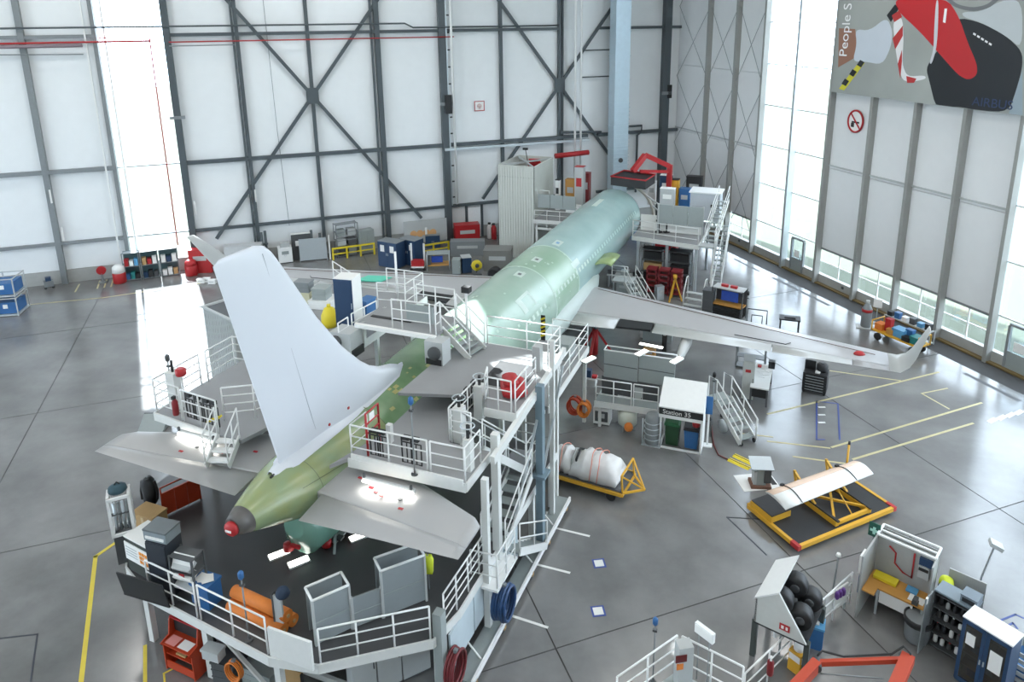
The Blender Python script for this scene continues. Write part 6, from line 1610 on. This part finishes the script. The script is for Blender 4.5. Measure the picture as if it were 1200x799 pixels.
# white lift basket at the bottom centre
Zb = 2.0
wb = thing('lift_basket', 'white railed lift basket with control box at the bottom centre', 'lift basket', (0, 0, 0))
c0, c1, c2 = G(722, 838, Zb), G(793, 786, Zb), G(868, 826, Zb); c3 = c0 + c2 - c1
MB().prism([(p.x, p.y) for p in (c0, c3, c2, c1)], Zb - .08, Zb).build('floor_plate', GREY, wb)
guard(wb, [c0, c1 + (c0 - c1).normalized() * .05], h=1.1, step=.9); guard(wb, [c1 + (c2 - c1).normalized() * .1, c2], h=1.1, step=.9)
ctr = (c0 + c2) / 2
MB().box((ctr.x, ctr.y, Zb / 2 + .1), (.5, .5, Zb - .4), .5).build('mast', GREY, wb); MB().box((ctr.x, ctr.y, .22), (1.3, 1.1, .4), .5).build('chassis', GREY, wb)
p = G(800, 800, Zb) 
cb = MB().box(p + Vector((0, -.05, .62)), (.36, .30, 1.2), .55).build('control_box', LGREY, wb); MB().box(p + Vector((-.03, -.25, .95)), (.28, .02, .2), .55).build('red_display', mat('dark_red_disp', (.12, .01, .012), .3), cb); MB().box(p + Vector((-.05, -.26, .72)), (.16, .03, .16), .55).build('orange_switch', ORANGE2, cb)
t = thing('flood_light', 'white square flood light on two stems above the lift basket rail', 'light', G(822, 800, Zb), -.5); MB().b2(-.26, -.04, 1.35, .26, .06, 1.62).build('case', WHITE, t); MB().b2(-.23, -.05, 1.38, .23, -.04, 1.59).build('lens', PAPER, t)
for x in (-.15, .15): MB().tube([(x, 0, 0), (x, 0, 1.36)], .015, 5).build('stem', STEEL2, t)
signal_pole('thin pole with blue knob and red collar at the bottom centre', 765, 800, 0, 2.05)
# ---------------------------------------------------------------- nose docks
nd = thing('nose_dock', 'white railed nose dock with grey screen on the window side of the nose', 'dock', (0, 0, 0))
ND = 3.4
deck(nd, [(2.5, 16.9), (7.0, 16.2), (7.0, 22.0), (2.6, 22.2)], ND, .3, DECK, 'deck_plate', [((2.5, 16.9), (7.0, 16.2)), ((7.0, 16.2), (7.0, 22.0))])
legs(nd, [(2.9, 17.1), (4.9, 16.8), (6.85, 16.5), (6.85, 21.6), (3, 21.8)], ND - .3, .16, GALV)
guard(nd, [(2.55, 16.95, ND), (6.95, 16.25, ND)], h=1.1, step=1.3)
for i in range(3): MB().b2(4.0 + i * 1.0, 18.0 - i * .05, ND + .75, 4.97 + i * 1.0, 18.08 - i * .05, ND + 2.05).build('screen_panel', GREY, nd)
for x in (4.0, 6.95): MB().b2(x - .05, 17.95, ND, x + .05, 18.05, ND + 2.1).build('screen_post', LGREY, nd)
MB().b2(2.7, 18.6, ND, 6.8, 18.66, ND + 1.1).build('white_board', PAPER, nd)
MB().tube([Vector((.45 + math.sin(a) * 2.35, 22.4, 3.3 + math.cos(a) * 2.35)) for a in [math.radians(x) for x in range(10, 110, 8)]], .11, 6).build('contour_ring', mat('beige', (.45, .42, .36), .5), nd)
for ang in (40, 65): MB().bar((.45 + math.sin(math.radians(ang)) * 2.4, 22.4, 3.2 + math.cos(math.radians(ang)) * 2.4), (3.2, 22.1, 3.4 + (90 - ang) * .02), .08).build('ring_strut', LGREY, nd)
# stair tower at the outer end
stairs(nd, (7.9, 18.7, .05), (8.0, 21.9, ND), .7, 12)
stairs(nd, (7.6, 17.0, ND), (7.9, 20.8, ND + 2.0), .7, 10)
deck(nd, [(7.0, 16.2), (8.0, 16.2), (8.0, 17.0), (7.0, 17.0)], ND, .12, LGREY, 'landing_plate')
guard(nd, [(7.98, 16.25, ND), (7.98, 17.0, ND)], h=1.1, step=.9)
legs(nd, [(7.9, 16.4), (7.9, 21.5)], ND, .1)
MB().bar((7.9, 16.6, .4), (7.9, 21.5, 2.9), .06, .16).build('stair_beam', SKIRT, nd)
t = thing('control_cabin', 'white and grey cabin on top of the nose dock stair tower', 'cabin', G(824, 258, ND + .5).to_2d().to_3d() + Vector((0, 0, ND + .5)), 0)
MB().b2(-.95, 0, 0, 1.05, 1.5, 1.9).build('cabin_body', mat('cabin_grey', (.50, .54, .58), .4), t); MB().b2(-1.05, -.1, 1.9, 1.15, 1.6, 1.98).build('cabin_roof', WHITE, t); MB().b2(.45, -.02, .95, .6, 0, 1.15).build('latch', BLACK, t); MB().b2(-.97, .2, .3, -.95, 1.2, 1.7).build('side_door', PAPER, t)
for x in (-.65, .75):
    for y in (.1, 1.4): MB().b2(x - .06, y - .06, -.5, x + .06, y + .06, 0).build('leg', LGREY, t)
def nbox(name, label, cat, u, v, z, dims, m, rz=0.0, lid=None):
    p = G(u, v, z); t = thing(name, label, cat, p, rz); w_, d, h = dims
    MB().b2(-w_ / 2, 0, 0, w_ / 2, d, h).build('body', m, t, .01); MB().b2(-w_ / 2 - .01, -.01, h, w_ / 2 + .01, d + .01, h + .04).build('lid', lid or m, t)
    MB().b2(-w_ * .3, -.015, h * .55, w_ * .3, 0, h * .75).build('front_plate', lid or LGREY, t)
    return t
zt = ND + 1.3
nbox('yellow_cabinet', 'tall yellow cabinet on the nose dock behind the grey screen', 'cabinet', 788, 246, ND, (.75, .6, 2.3), YELLOW, lid=BLACK)
nbox('blue_drum', 'dark blue box on the nose dock right of the yellow cabinet', 'box', 801, 248, ND, (.8, .7, 1.7), BLUE2)
nbox('navy_cabinet', 'navy cabinet with white notice left of the yellow cabinet on the nose dock', 'cabinet', 779, 240, ND, (.9, .6, 2.3), BLUE, lid=PAPER)
nbox('white_locker', 'white slim locker on the nose dock beside the red pole', 'locker', 763, 240, ND, (.6, .5, 1.8), WHITE)
nbox('equipment_box', 'black equipment box at the rear of the nose dock', 'box', 812, 240, ND, (1.2, .6, 2.2), BLACK)
nbox('roof_unit', 'white ventilation unit on top of the grey nose dock screen', 'unit', 781, 247, ND + 1.1, (1.0, .5, 1.55), LGREY, lid=PAPER)
for i, u in enumerate((772, 781, 813)):
    t = thing('bar_stool', 'black bar stool on the nose dock, ' + ('left', 'middle', 'right')[i] + ' one of three', 'stool', G(u, 272, ND), 0, 'black stools on the nose dock')
    MB().cyl((0, 0, .03), .24, .05, 14).build('base', BLACK, t); MB().cyl((0, 0, .4), .05, .75, 8).build('stem', BLACK, t); MB().lathe([(.18, .75), (.22, .80), (.20, .86)], 14).build('seat', BLACK, t); MB().b2(-.2, .15, .9, .2, .2, 1.15).build('backrest', BLACK, t)
# storage below the nose dock
for i, (x, lb) in enumerate(((3.6, 'left'), (5.4, 'right'))):
    t = thing('storage_rack', 'dark storage rack below the nose dock, %s one' % lb, 'rack', (x + .3, 17.1, 0), 0, 'storage racks below the nose dock')
    for sx in (-.7, .7):
        for y in (0, .8): MB().b2(sx - .04, y - .04, 0, sx + .04, y + .04, 2.6).build('upright', STEEL2, t)
    for z_ in (.3, 1.0, 1.8, 2.5): MB().b2(-.74, -.04, z_ - .04, .74, .84, z_ + .04).build('shelf', DGREY, t)
    for k, (z_, m_) in enumerate(((.36, BLACK), (1.06, CARD if i == 0 else BLACK), (1.86, BLACK))): MB().b2(-.6, .05, z_, .6, .7, z_ + .5).build('stowed_case', m_, t)
for i, x in enumerate((3.9, 4.7, 5.5)):
    t = thing('red_rack', 'dark red rack frame below the nose dock, ' + ('left', 'middle', 'right')[i] + ' of three', 'rack', (x + .3, 15.5, 0), 0, 'dark red racks')
    DR_ = mat('maroon', (.20, .02, .025), .5)
    for sx in (-.3, .3):
        for y in (0, .6): MB().b2(sx - .04, y - .04, 0, sx + .04, y + .04, 1.7).build('upright', DR_, t)
    for z_ in (.2, .6, 1.0, 1.4, 1.7): MB().b2(-.34, -.04, z_ - .05, .34, .64, z_ + .05).build('shelf', DR_, t)
ms = thing('access_stair', 'grey access stair with handrails forward of the near wing root', 'stair', (0, 0, 0))
stairs(ms, (5.3, 10.9, .05), (3.4, 12.8, 1.7), .8, 8)
deck(ms, [(2.3, 12.6), (3.6, 12.6), (3.6, 13.6), (2.3, 13.6)], 1.7, .1, LGREY, 'landing_plate'); legs(ms, [(2.4, 12.7), (3.5, 13.5)], 1.6, .08, GALV); guard(ms, [(2.3, 12.65, 1.7), (3.3, 12.65, 1.7)], h=1.0, step=.9)
r, w_ = on('long_table', 'long pale table below the fuselage forward of the near wing', 'table', (711, 322), (752, 326), .85)
r.location.z = 0
MB().b2(-w_ / 2, 0, .8, w_ / 2, .7, .87).build('table_top', LGREY, r)
for x in (-w_ / 2 + .1, 0, w_ / 2 - .1): MB().b2(x - .04, .05, 0, x + .04, .6, .8).build('trestle', STEEL2, r)
for i, (x, m_, nm) in enumerate(((-.9, DGREY, 'dark grey'), (0, GREY, 'mid grey'), (.8, BLACK, 'black'))): small('case', nm + ' case under the fuselage on the long pale table', 'case', r, x, .35, .88, (.5, .4, .3), m_)
nbox('red_fitting', 'small red box at the foot of the access stair', 'box', 778, 342, 0, (.3, .3, .5), RED, .5); nbox('silver_panel_case', 'silver case leaning at the foot of the access stair', 'case', 774, 352, 0, (.5, .4, .9), GALV, .7); nbox('floor_case', 'black case on the floor under the fuselage forward of the wing', 'case', 748, 352, 0, (.8, .6, .6), BLACK); nbox('grey_motor', 'grey machine box under the fuselage beside the black case', 'machine', 730, 345, 0, (.9, .7, .8), GREY)
# far side nose dock
nl = thing('far_nose_dock', 'railed nose dock with grey screen on the far side of the nose', 'dock', (0, 4.0, 0))
deck(nl, [(-5.2, 14.6), (-2.2, 14.8), (-2.2, 21.5), (-5.2, 21.5)], ND, .2, DECK, 'deck_plate', [((-5.2, 14.6), (-2.2, 14.8))])
legs(nl, [(-5.0, 14.8), (-2.4, 15.0), (-5, 21.2)], ND - .2, .14)
for i in range(3): MB().b2(-5.1 + i * .97, 15.3, ND + .75, -4.16 + i * .97, 15.37, ND + 1.75).build('screen_panel', GREY, nl)
guard(nl, [(-5.15, 14.7, ND), (-2.3, 14.85, ND)], h=.7, n=2, step=.95); guard(nl, [(-5.15, 15.3, ND + 1.75), (-4.2, 15.3, ND + 1.75)], h=.3, n=1, step=.9)
MB().b2(-5.1, 14.75, ND - .75, -2.4, 14.8, ND - .6).build('lower_beam', SKIRT, nl); guard(nl, [(-5.15, 14.7, ND - .7), (-2.3, 14.85, ND - .7)], h=.6, n=2, step=.95)
nbox('slim_grey_tower', 'slim grey equipment tower on the far nose dock', 'tower', 678, 246, ND, (.7, .6, 3.3), LGREY, lid=RED); nbox('orange_box', 'orange-brown crate on the far nose dock', 'crate', 668, 244, ND, (.8, .6, 2.2), WOOD); nbox('red_locker', 'dark red locker on the far nose dock next to the grey tower', 'locker', 686, 244, ND, (.5, .6, 2.7), mat('maroon', (0, 0, 0))); nbox('white_stand', 'white stand with lamp on the far nose dock', 'stand', 653, 246, ND, (.35, .35, 2.3), WHITE, lid=BLACK); nbox('white_step', 'white step rail box in front of the orange crate', 'box', 671, 249, ND, (1.1, .4, .5), WHITE)
# corrugated white enclosure
we = thing('corrugated_enclosure', 'tall white corrugated metal enclosure beside the far nose dock', 'enclosure', (-6.9, 21.55, 0), 0)
CORR = mat('corrugated_white', (.60, .62, .58), .5, var=.04)
hx, hy, hh = 1.45, 2.05, 7.1
for x0, y0, x1, y1 in ((-hx, -hy, hx, -hy + .05), (-hx, hy - .05, hx, hy), (-hx, -hy, -hx + .05, hy), (hx - .05, -hy, hx, hy)): MB().b2(x0, y0, 0, x1, y1, hh).build('wall_sheet', CORR, we)
rb = MB().b2(-.05, -.045, .02, .05, .0, hh - .02).mesh('rib'); rb.materials.append(CORR)
def rib(x, y, rz):
    o = bpy.data.objects.new('rib', rb); col.objects.link(o); o.parent = we; o.location = (x, y, 0); o.rotation_euler = (0, 0, rz)
for i in range(14): rib(-hx + .1 + i * (2 * hx - .2) / 13, -hy, 0)
for i in range(19): rib(hx, -hy + .1 + i * (2 * hy - .2) / 18, PI / 2)
for a, b in (((-hx, -hy), (hx, hy)), ((-hx, hy), (hx, -hy))): MB().bar((*a, hh - .1), (*b, hh - .1), .12).build('top_brace', LGREY, we)
MB().b2(-hx, -hy, hh - .9, hx, hy, hh - .85).build('inner_roof', DGREY, we)
t = thing('red_winch', 'red winch unit on top of the corrugated enclosure', 'winch', (-6.6, 22.6, hh - .84), .3); MB().b2(-.5, -.3, 0, .5, .3, .5).build('body', RED, t); MB().cyl((0, 0, .6), .22, .9, 12, 'X').build('drum', RED, t); MB().tube([(-.5, 0, .4), (-.7, 0, 1.6)], .03, 6).build('pole', BLACK, t); MB().b2(-.9, -.1, 1.5, -.5, .1, 1.65).build('head', BLACK, t)
# red boom lift above the nose
rl = thing('nose_boom_lift', 'red boom lift with black platform above the aircraft nose', 'boom lift', (3.4, 24.5, 0), 0)
MB().b2(-.9, -.7, .25, .9, .7, .9).build('chassis', RED, rl)
for x in (-.7, .7):
    for y in (-.6, .6): wheel(rl, x, y, .3, .2)
MB().bar((0, 0, .9), (.1, -.2, 6.9), .36).build('mast', RED, rl); MB().bar((.1, -.2, 6.8), (-1.6, -1.0, 7.7), .34).build('boom', RED, rl); MB().bar((-1.6, -1.0, 7.7), (-2.3, -1.9, 6.6), .34).build('jib', RED, rl); MB().bar((.1, -.2, 6.4), (-1.8, -1.7, 6.6), .2).build('link', RED, rl)
bk = MB().add([Vector(p) for p in ((-3.6, -3.2, 6.35), (-1.0, -3.4, 6.25), (-.7, -1.6, 6.35), (-3.1, -1.3, 6.45))] + [Vector(p) for p in ((-3.6, -3.2, 5.75), (-1.0, -3.4, 5.65), (-.7, -1.6, 5.75), (-3.1, -1.3, 5.85))], [(0, 1, 2, 3), (7, 6, 5, 4), (0, 4, 5, 1), (1, 5, 6, 2), (2, 6, 7, 3), (3, 7, 4, 0)]).build('platform', BLACK, rl)
MB().tube([(-3.6, -3.2, 6.4), (-1.0, -3.4, 6.3), (-.7, -1.6, 6.4), (-3.1, -1.3, 6.5)], .06, 6, closed=True).build('platform_rim', RED, rl)
wpipe([(-12.2, 1.6, 6.6), (-9.2, 1.6, 6.7)], .22, RED, 'red_pipe')
nbox('blue_tool_box', 'blue box with white top in front of the duct foot', 'box', 737, 224, ND + .5, (1.2, .6, 1.2), BLUE2, lid=PAPER).location.z = 0
# ---------------------------------------------------------------- along the back wall, far side
def wcab(*a, **k): return cabinet(*a, **k)
for i, (a, b) in enumerate((((444, 312), (466, 316)), ((469, 309), (487, 313)))):
    wcab('navy_cabinet', 'navy cabinet with white notices near the far wing root, ' + ('left' if i == 0 else 'right') + ' of the pair', a, b, 1.95, 1.0, BLUE, 2, papers=2, top=STEEL2, group='navy cabinet pair')
r, w_ = on('grey_partition', 'large plain grey partition board near the back wall', 'partition', (352, 307), (384, 304), 0)
MB().b2(-w_ / 2, 0, .08, w_ / 2, .08, 1.75).build('board', mat('board_grey', (.40, .44, .46), .5), r)
for x in (-w_ / 2, w_ / 2): MB().b2(x - .05, -.25, 0, x + .05, .3, .08).build('foot', STEEL2, r)
MB().b2(w_ / 2 + .15, 0, 0, w_ / 2 + .25, .1, 1.9).build('side_post', WHITE, r)
r, w_ = cabinet('white_machine', 'white machine cabinet left of the grey partition', (327, 306), (343, 304), 1.2, .8, WHITE, 2, cat='machine'); MB().b2(-.3, .1, 1.2, .35, .6, 1.55).build('head_unit', LGREY, r); MB().b2(-.25, -.025, .7, .25, -.022, .95).build('grille', GREY, r)
nbox('screen_machine', 'dark machine with pale screen behind the grey partition', 'machine', 352, 292, 0, (1.4, .3, 2.0), DGREY, .7, lid=PAPER)
r, w_ = rack('machine_rack', 'tall dark machine rack against the back wall', (392, 291), (416, 287), 2.6, .7, STEEL2, 5, cat='rack')
for i in range(6): MB().b2(-w_ / 2 + .1 + (i % 2) * w_ * .48, .05, .15 + (i // 2) * .75, -w_ / 2 + (i % 2) * w_ * .48 + w_ * .42, .6, .65 + (i // 2) * .75).build('module', (DGREY, GREY, LGREY)[i % 3], r)
cabinet('grey_wall_cabinet', 'plain grey cabinet against the back wall right of the machine rack', (418, 288), (434, 285), 1.9, .7, GREY, 2)
r, w_ = on('display_panel', 'long grey display panel with orange circles against the back wall', 'panel', (470, 284), (519, 279), 0)
MB().b2(-w_ / 2, 0, .35, w_ / 2, .12, 2.1).build('panel', LGREY, r)
for x in (-w_ / 2 + .1, w_ / 2 - .1): MB().b2(x - .06, -.2, 0, x + .06, .3, .35).build('foot', STEEL2, r)
for i in range(4): MB().cyl((-w_ * .28 + i * w_ * .15, -.01, 1.05), .28, .03, 16, 'Y').build('orange_disc', mat('pale_orange', (.65, .36, .16), .6), r)
MB().b2(-.05, -.03, .5, .12, 0, 1.5).build('label_strip', PAPER, r)
def yrail(label, a, b, n=3):
    r, w_ = on('yellow_barrier', label, 'barrier', a, b, 0, 'yellow barriers near the back wall')
    MB().b2(-w_ / 2, 0, .82, w_ / 2, .1, .94).build('top_bar', YELLOW2, r); MB().b2(-w_ / 2, .02, .4, w_ / 2, .08, .48).build('lower_bar', YELLOW2, r)
    for i in range(n): x = -w_ / 2 + .06 + (w_ - .12) * i / (n - 1); MB().b2(x - .06, 0, 0, x + .06, .1, .82).build('post', YELLOW2, r)
yrail('yellow barrier left of the navy cabinet pair', (390, 305), (440, 298), 4); yrail('yellow barrier right of the navy cabinet pair', (490, 302), (527, 296), 3)
cabinet('low_navy_chest', 'low navy chest behind the right yellow barrier', (499, 291), (516, 290), 1.0, .4, BLUE, 2, top=STEEL2, cat='chest')
r, w_ = on('test_cart', 'grey test cart with blue screen beyond the far wing', 'cart', (501, 319), (527, 318), 0)
for x in (-w_ / 2, w_ / 2): MB().tube([(x, 0, .1), (x, 0, 1.3), (x, .9, 1.3), (x, .9, .1)], .04, 6).build('frame', GALV, r)
MB().b2(-w_ / 2, 0, .45, w_ / 2, .9, .52).build('shelf', WOOD, r); MB().b2(-w_ * .3, .2, .65, w_ * .2, .3, 1.1).build('screen', SCREEN, r); MB().b2(-w_ / 2, 0, 1.28, w_ / 2, .9, 1.33).build('top_plate', GREY, r); MB().b2(-w_ / 2, .02, .52, -w_ * .35, .8, 1.2).build('side_unit', DGREY, r)
cabinet('small_grey_unit', 'small grey unit with dark screen right of the test cart', (530, 322), (540, 322), 1.1, .7, GREY, 1, cat='unit'); cabinet('small_dark_unit', 'dark blue and grey unit beside the yellow reel', (542, 321), (553, 320), 1.15, .8, BLUE, 1, top=LGREY, cat='unit')
t = thing('yellow_reel', 'yellow hose reel on a stand beyond the far wing root', 'reel', G(559, 321), .7); MB().lathe([(.15, -.1), (.38, -.1), (.38, .1), (.15, .1)], 18, (0, 0, .65), 'Y').build('reel_wheel', YELLOW2, t); MB().b2(-.3, -.25, 0, .3, .25, .06).build('base', DGREY, t); MB().b2(-.05, .12, .06, .05, .2, .8).build('stand', DGREY, t); MB().lathe([(.05, -.14), (.15, -.14), (.15, .14), (.05, .14)], 12, (0, 0, .65), 'Y').build('hub', DGREY, t)
r, w_ = on('white_post_frame', 'white frame trolley with two uprights beyond the far wing', 'trolley', (482, 318), (497, 318), 0); MB().b2(-w_ / 2, 0, .25, w_ / 2, .7, .35).build('bed', WHITE, r)
for x in (-w_ / 2, w_ / 2): MB().b2(x - .06, .3, .35, x + .06, .42, 2.0).build('upright', WHITE, r); wheel(r, x, .1, .12, .06)
MB().b2(-w_ / 2, .1, .35, w_ / 2, .6, .75).build('load', RED, r)
nbox('red_machine', 'red machine cabinet near the bright doorway', 'machine', 546, 283, 0, (2.0, 1.0, 1.5), RED, .6); nbox('grey_bench_box', 'dark grey bench cabinet behind the test cart', 'cabinet', 548, 300, 0, (2.6, .9, 1.1), STEEL2, .4); nbox('large_grey_box', 'large grey-brown box next to the corrugated enclosure', 'box', 583, 318, 0, (2.0, 1.4, 1.5), mat('taupe', (.20, .20, .19), .5), .3)
t = thing('tyre_drum', 'black drum beside the large grey-brown box', 'drum', G(580, 328), 0); MB().lathe([(.35, -.3), (.45, -.25), (.45, .25), (.35, .3)], 16, (0, 0, .5), 'Y').build('drum', BLACK, t); MB().b2(-.4, -.3, 0, .4, .3, .08).build('chock', DGREY, t)
for i, u in enumerate((574, 579)):
    t = thing('fire_extinguisher', ('white' if i == 0 else 'red') + ' extinguisher by the doorway in the back wall', 'extinguisher', G(u, 279 + i, 0), 0); MB().lathe([(.2, 0), (.22, .05), (.22, .95), (.1, 1.2)], 12).build('cylinder', (WHITE, RED)[i], t); MB().b2(-.1, -.12, 1.2, .1, .05, 1.35).build('valve', BLACK, t)
d3 = sgroup('door_3'); hobj('door_leaf', -19.3, -18.2, .0, .06, 0, 2.6, mat('bright_door', (.85, .87, .88), .5), d3)
for t_ in (-19.4, -18.1): hobj('door_frame', t_ - .1, t_ + .1, .0, .12, 0, 2.75, STEEL, d3)
# left stretch of the back wall
rk3 = []
for i, (a, b) in enumerate((((147, 330), (166, 328)), ((168, 328), (188, 325)), ((190, 325), (211, 322)))):
    r, w_ = rack('storage_shelf', 'storage shelf in front of the bright window, ' + ('left', 'middle', 'right')[i] + ' of three', a, b, 2.05, .6, STEEL2, 3, group='storage shelves by the bright window'); rk3.append(r)
    MB().b2(-w_ / 2, .58, 0, w_ / 2, .61, 2.05).build('back_panel', mat('shelf_back', (.05, .10, .11), .6), r)
    for lv in range(2):
        for k in range(3):
            m_ = ((RED, PAPER, BLUE3), (CARD, RED, PAPER), (PAPER, BLUE, PAPER))[i][k] if lv else ((BLUE2, TEAL, BLACK), (BLUE, BLACK, DGREY), (PAPER, PAPER, CARD))[i][k]
            small('stored_box', '%s box on the %s level of the %s storage shelf by the bright window' % (('left', 'middle', 'right')[k], ('lower', 'upper')[lv], ('left', 'middle', 'right')[i]), 'box', r, -w_ * .3 + k * w_ * .3, .28, .102 + lv * .965, (w_ * .24, .4, .38 + .12 * ((k + lv) % 2)), m_, 'boxes on the storage shelves')
for i, (u, v) in enumerate(((141, 331), (225, 322))):
    t = thing('red_waste_drum', 'red drum bin ' + ('left of the storage shelves' if i == 0 else 'right of the storage shelves'), 'drum', G(u, v), 0); MB().lathe([(.38, 0), (.42, .05), (.42, .72), (.40, .75)], 16).build('drum', RED, t); MB().lathe([(.41, .75), (.38, 1.0 + .15 * (1 - i)), (.2, 1.15 + .15 * (1 - i))], 14).build('bag_top', PAPER if i == 0 else RED, t)
t = thing('hose_station', 'round red hose drum on a stand at the back wall plinth', 'hose drum', G(121, 331), .7); MB().cyl((0, 0, .9), .3, .2, 16, 'Y').build('drum', RED, t); MB().b2(-.05, -.1, 0, .05, .1, .7).build('stand', STEEL2, t); MB().b2(-.25, -.2, 0, .25, .2, .05).build('foot', STEEL2, t)
r, w_ = on('dark_trolley', 'small dark trolley at the foot of the left column', 'trolley', (55, 337), (66, 335), 0); MB().b2(-w_ / 2, 0, .15, w_ / 2, .5, .55).build('body', STEEL2, r); MB().b2(-w_ * .3, .05, .55, w_ * .3, .4, .8).build('monitor', BLUE, r)
for x in (-w_ * .4, w_ * .4): wheel(r, x, .1, .08, .05)
for i in range(2):
    z0 = 0 if i == 0 else 1.25
    r, w_ = on('wire_cage', ('lower' if i == 0 else 'upper') + ' blue container in a wire cage at the left border', 'container', (-28, 374), (22, 370), 0, 'blue caged containers'); r.location.z = z0 + .01
    MB().b2(-w_ / 2 + .1, .1, .15, w_ / 2 - .1, 1.5, .85).build('blue_container', BLUE2, r); MB().b2(w_ / 2 - .8, .06, .5, w_ / 2 - .55, .1, .75).build('label_plate', PAPER, r)
    fr = MB()
    for x in (-w_ / 2, 0, w_ / 2):
        for y in (0, 1.6): fr.b2(x - .03, y - .03, 0, x + .03, y + .03, 1.2)
    for z_ in (.06, 1.15):
        for y in (0, 1.6): fr.b2(-w_ / 2, y - .025, z_ - .03, w_ / 2, y + .025, z_ + .03)
        for x in (-w_ / 2, w_ / 2): fr.b2(x - .025, 0, z_ - .03, x + .025, 1.6, z_ + .03)
    fr.build('cage_frame', LGREY, r); MB().b2(-w_ / 2, 0, .06, w_ / 2, 1.6, .12).build('cage_floor', GALV, r)
nbox('red_pump', 'red pump unit with cylinders near the far winglet', 'pump', 238, 309, 0, (1.5, .7, 1.7), RED, .5); nbox('grey_carton_stack', 'pale carton stack between the far winglet and the fin', 'cartons', 287, 303, 0, (2.6, .8, 1.7), mat('pale_carton', (.55, .57, .58), .6), .6)
for i, (u, v) in enumerate(((235, 332), (241, 331), (248, 333))):
    nbox('white_block', 'small white block on the floor below the far winglet, ' + ('left', 'middle', 'right')[i] + ' one', 'block', u, v, 0, (.5, .3, .25), PAPER, .4)
for i, (u, v, h_) in enumerate(((308, 283, 2.4), (312, 283, 2.5), (362, 283, 2.2), (371, 282, 1.9))):
    t = thing('standpipe', 'dark standpipe at the back wall, number %s from the left' % ('one', 'two', 'three', 'four')[i], 'pipe', G(u, v), 0, 'standpipes at the back wall'); MB().tube([(0, 0, 0), (0, 0, h_)], .1, 8).build('pipe', STEEL, t); MB().cyl((0, 0, h_ * .6), .16, .1, 8).build('flange', STEEL, t)
# clutter under the wings
nbox('engine_stand_box', 'grey machine box under the near wing bay', 'machine', 770, 400, 0, (1.6, 1.0, 1.0), GREY, .1); nbox('white_floor_case', 'long white case under the near wing', 'case', 764, 398, 0, (1.4, .5, .7), PAPER, -.1); nbox('black_stand', 'slim black stand under the near wing', 'stand', 778, 412, 0, (.25, .25, 1.7), BLACK); nbox('tan_box', 'tan box on the floor under the near wing', 'box', 760, 420, 0, (.6, .5, .5), WOOD)
nbox('far_wing_stand', 'grey trestle box below the far wing root', 'trestle', 497, 358, 0, (2.4, 1.2, 1.5), LGREY, .1); nbox('far_wing_cart', 'tan and grey cart below the far wing flap', 'cart', 470, 366, 0, (2.0, 1.0, 1.4), CARD, .1)
# ---------------------------------------------------------------- keep things clear of the walls
bpy.context.view_layer.update()
def _bb(o, acc):
    if o.type == 'MESH':
        acc += [o.matrix_world @ Vector(c) for c in o.bound_box]
    for c in o.children: _bb(c, acc)
    return acc
for o in list(scene.objects):
    if o.parent is None and 'label' in o and o.name not in ('airplane', 'ventilation_duct') and 'sign' not in o.name and 'poster' not in o.name:
        pts = _bb(o, [])
        if not pts: continue
        smin = min((p - CORNER).dot(DR) for p in pts); tmax = max((p - CORNER).dot(DB) for p in pts)
        if -9 < smin < .5: o.location += DR * (.5 - smin)
        if -.5 < tmax < 2: o.location -= DB * (tmax + .5)
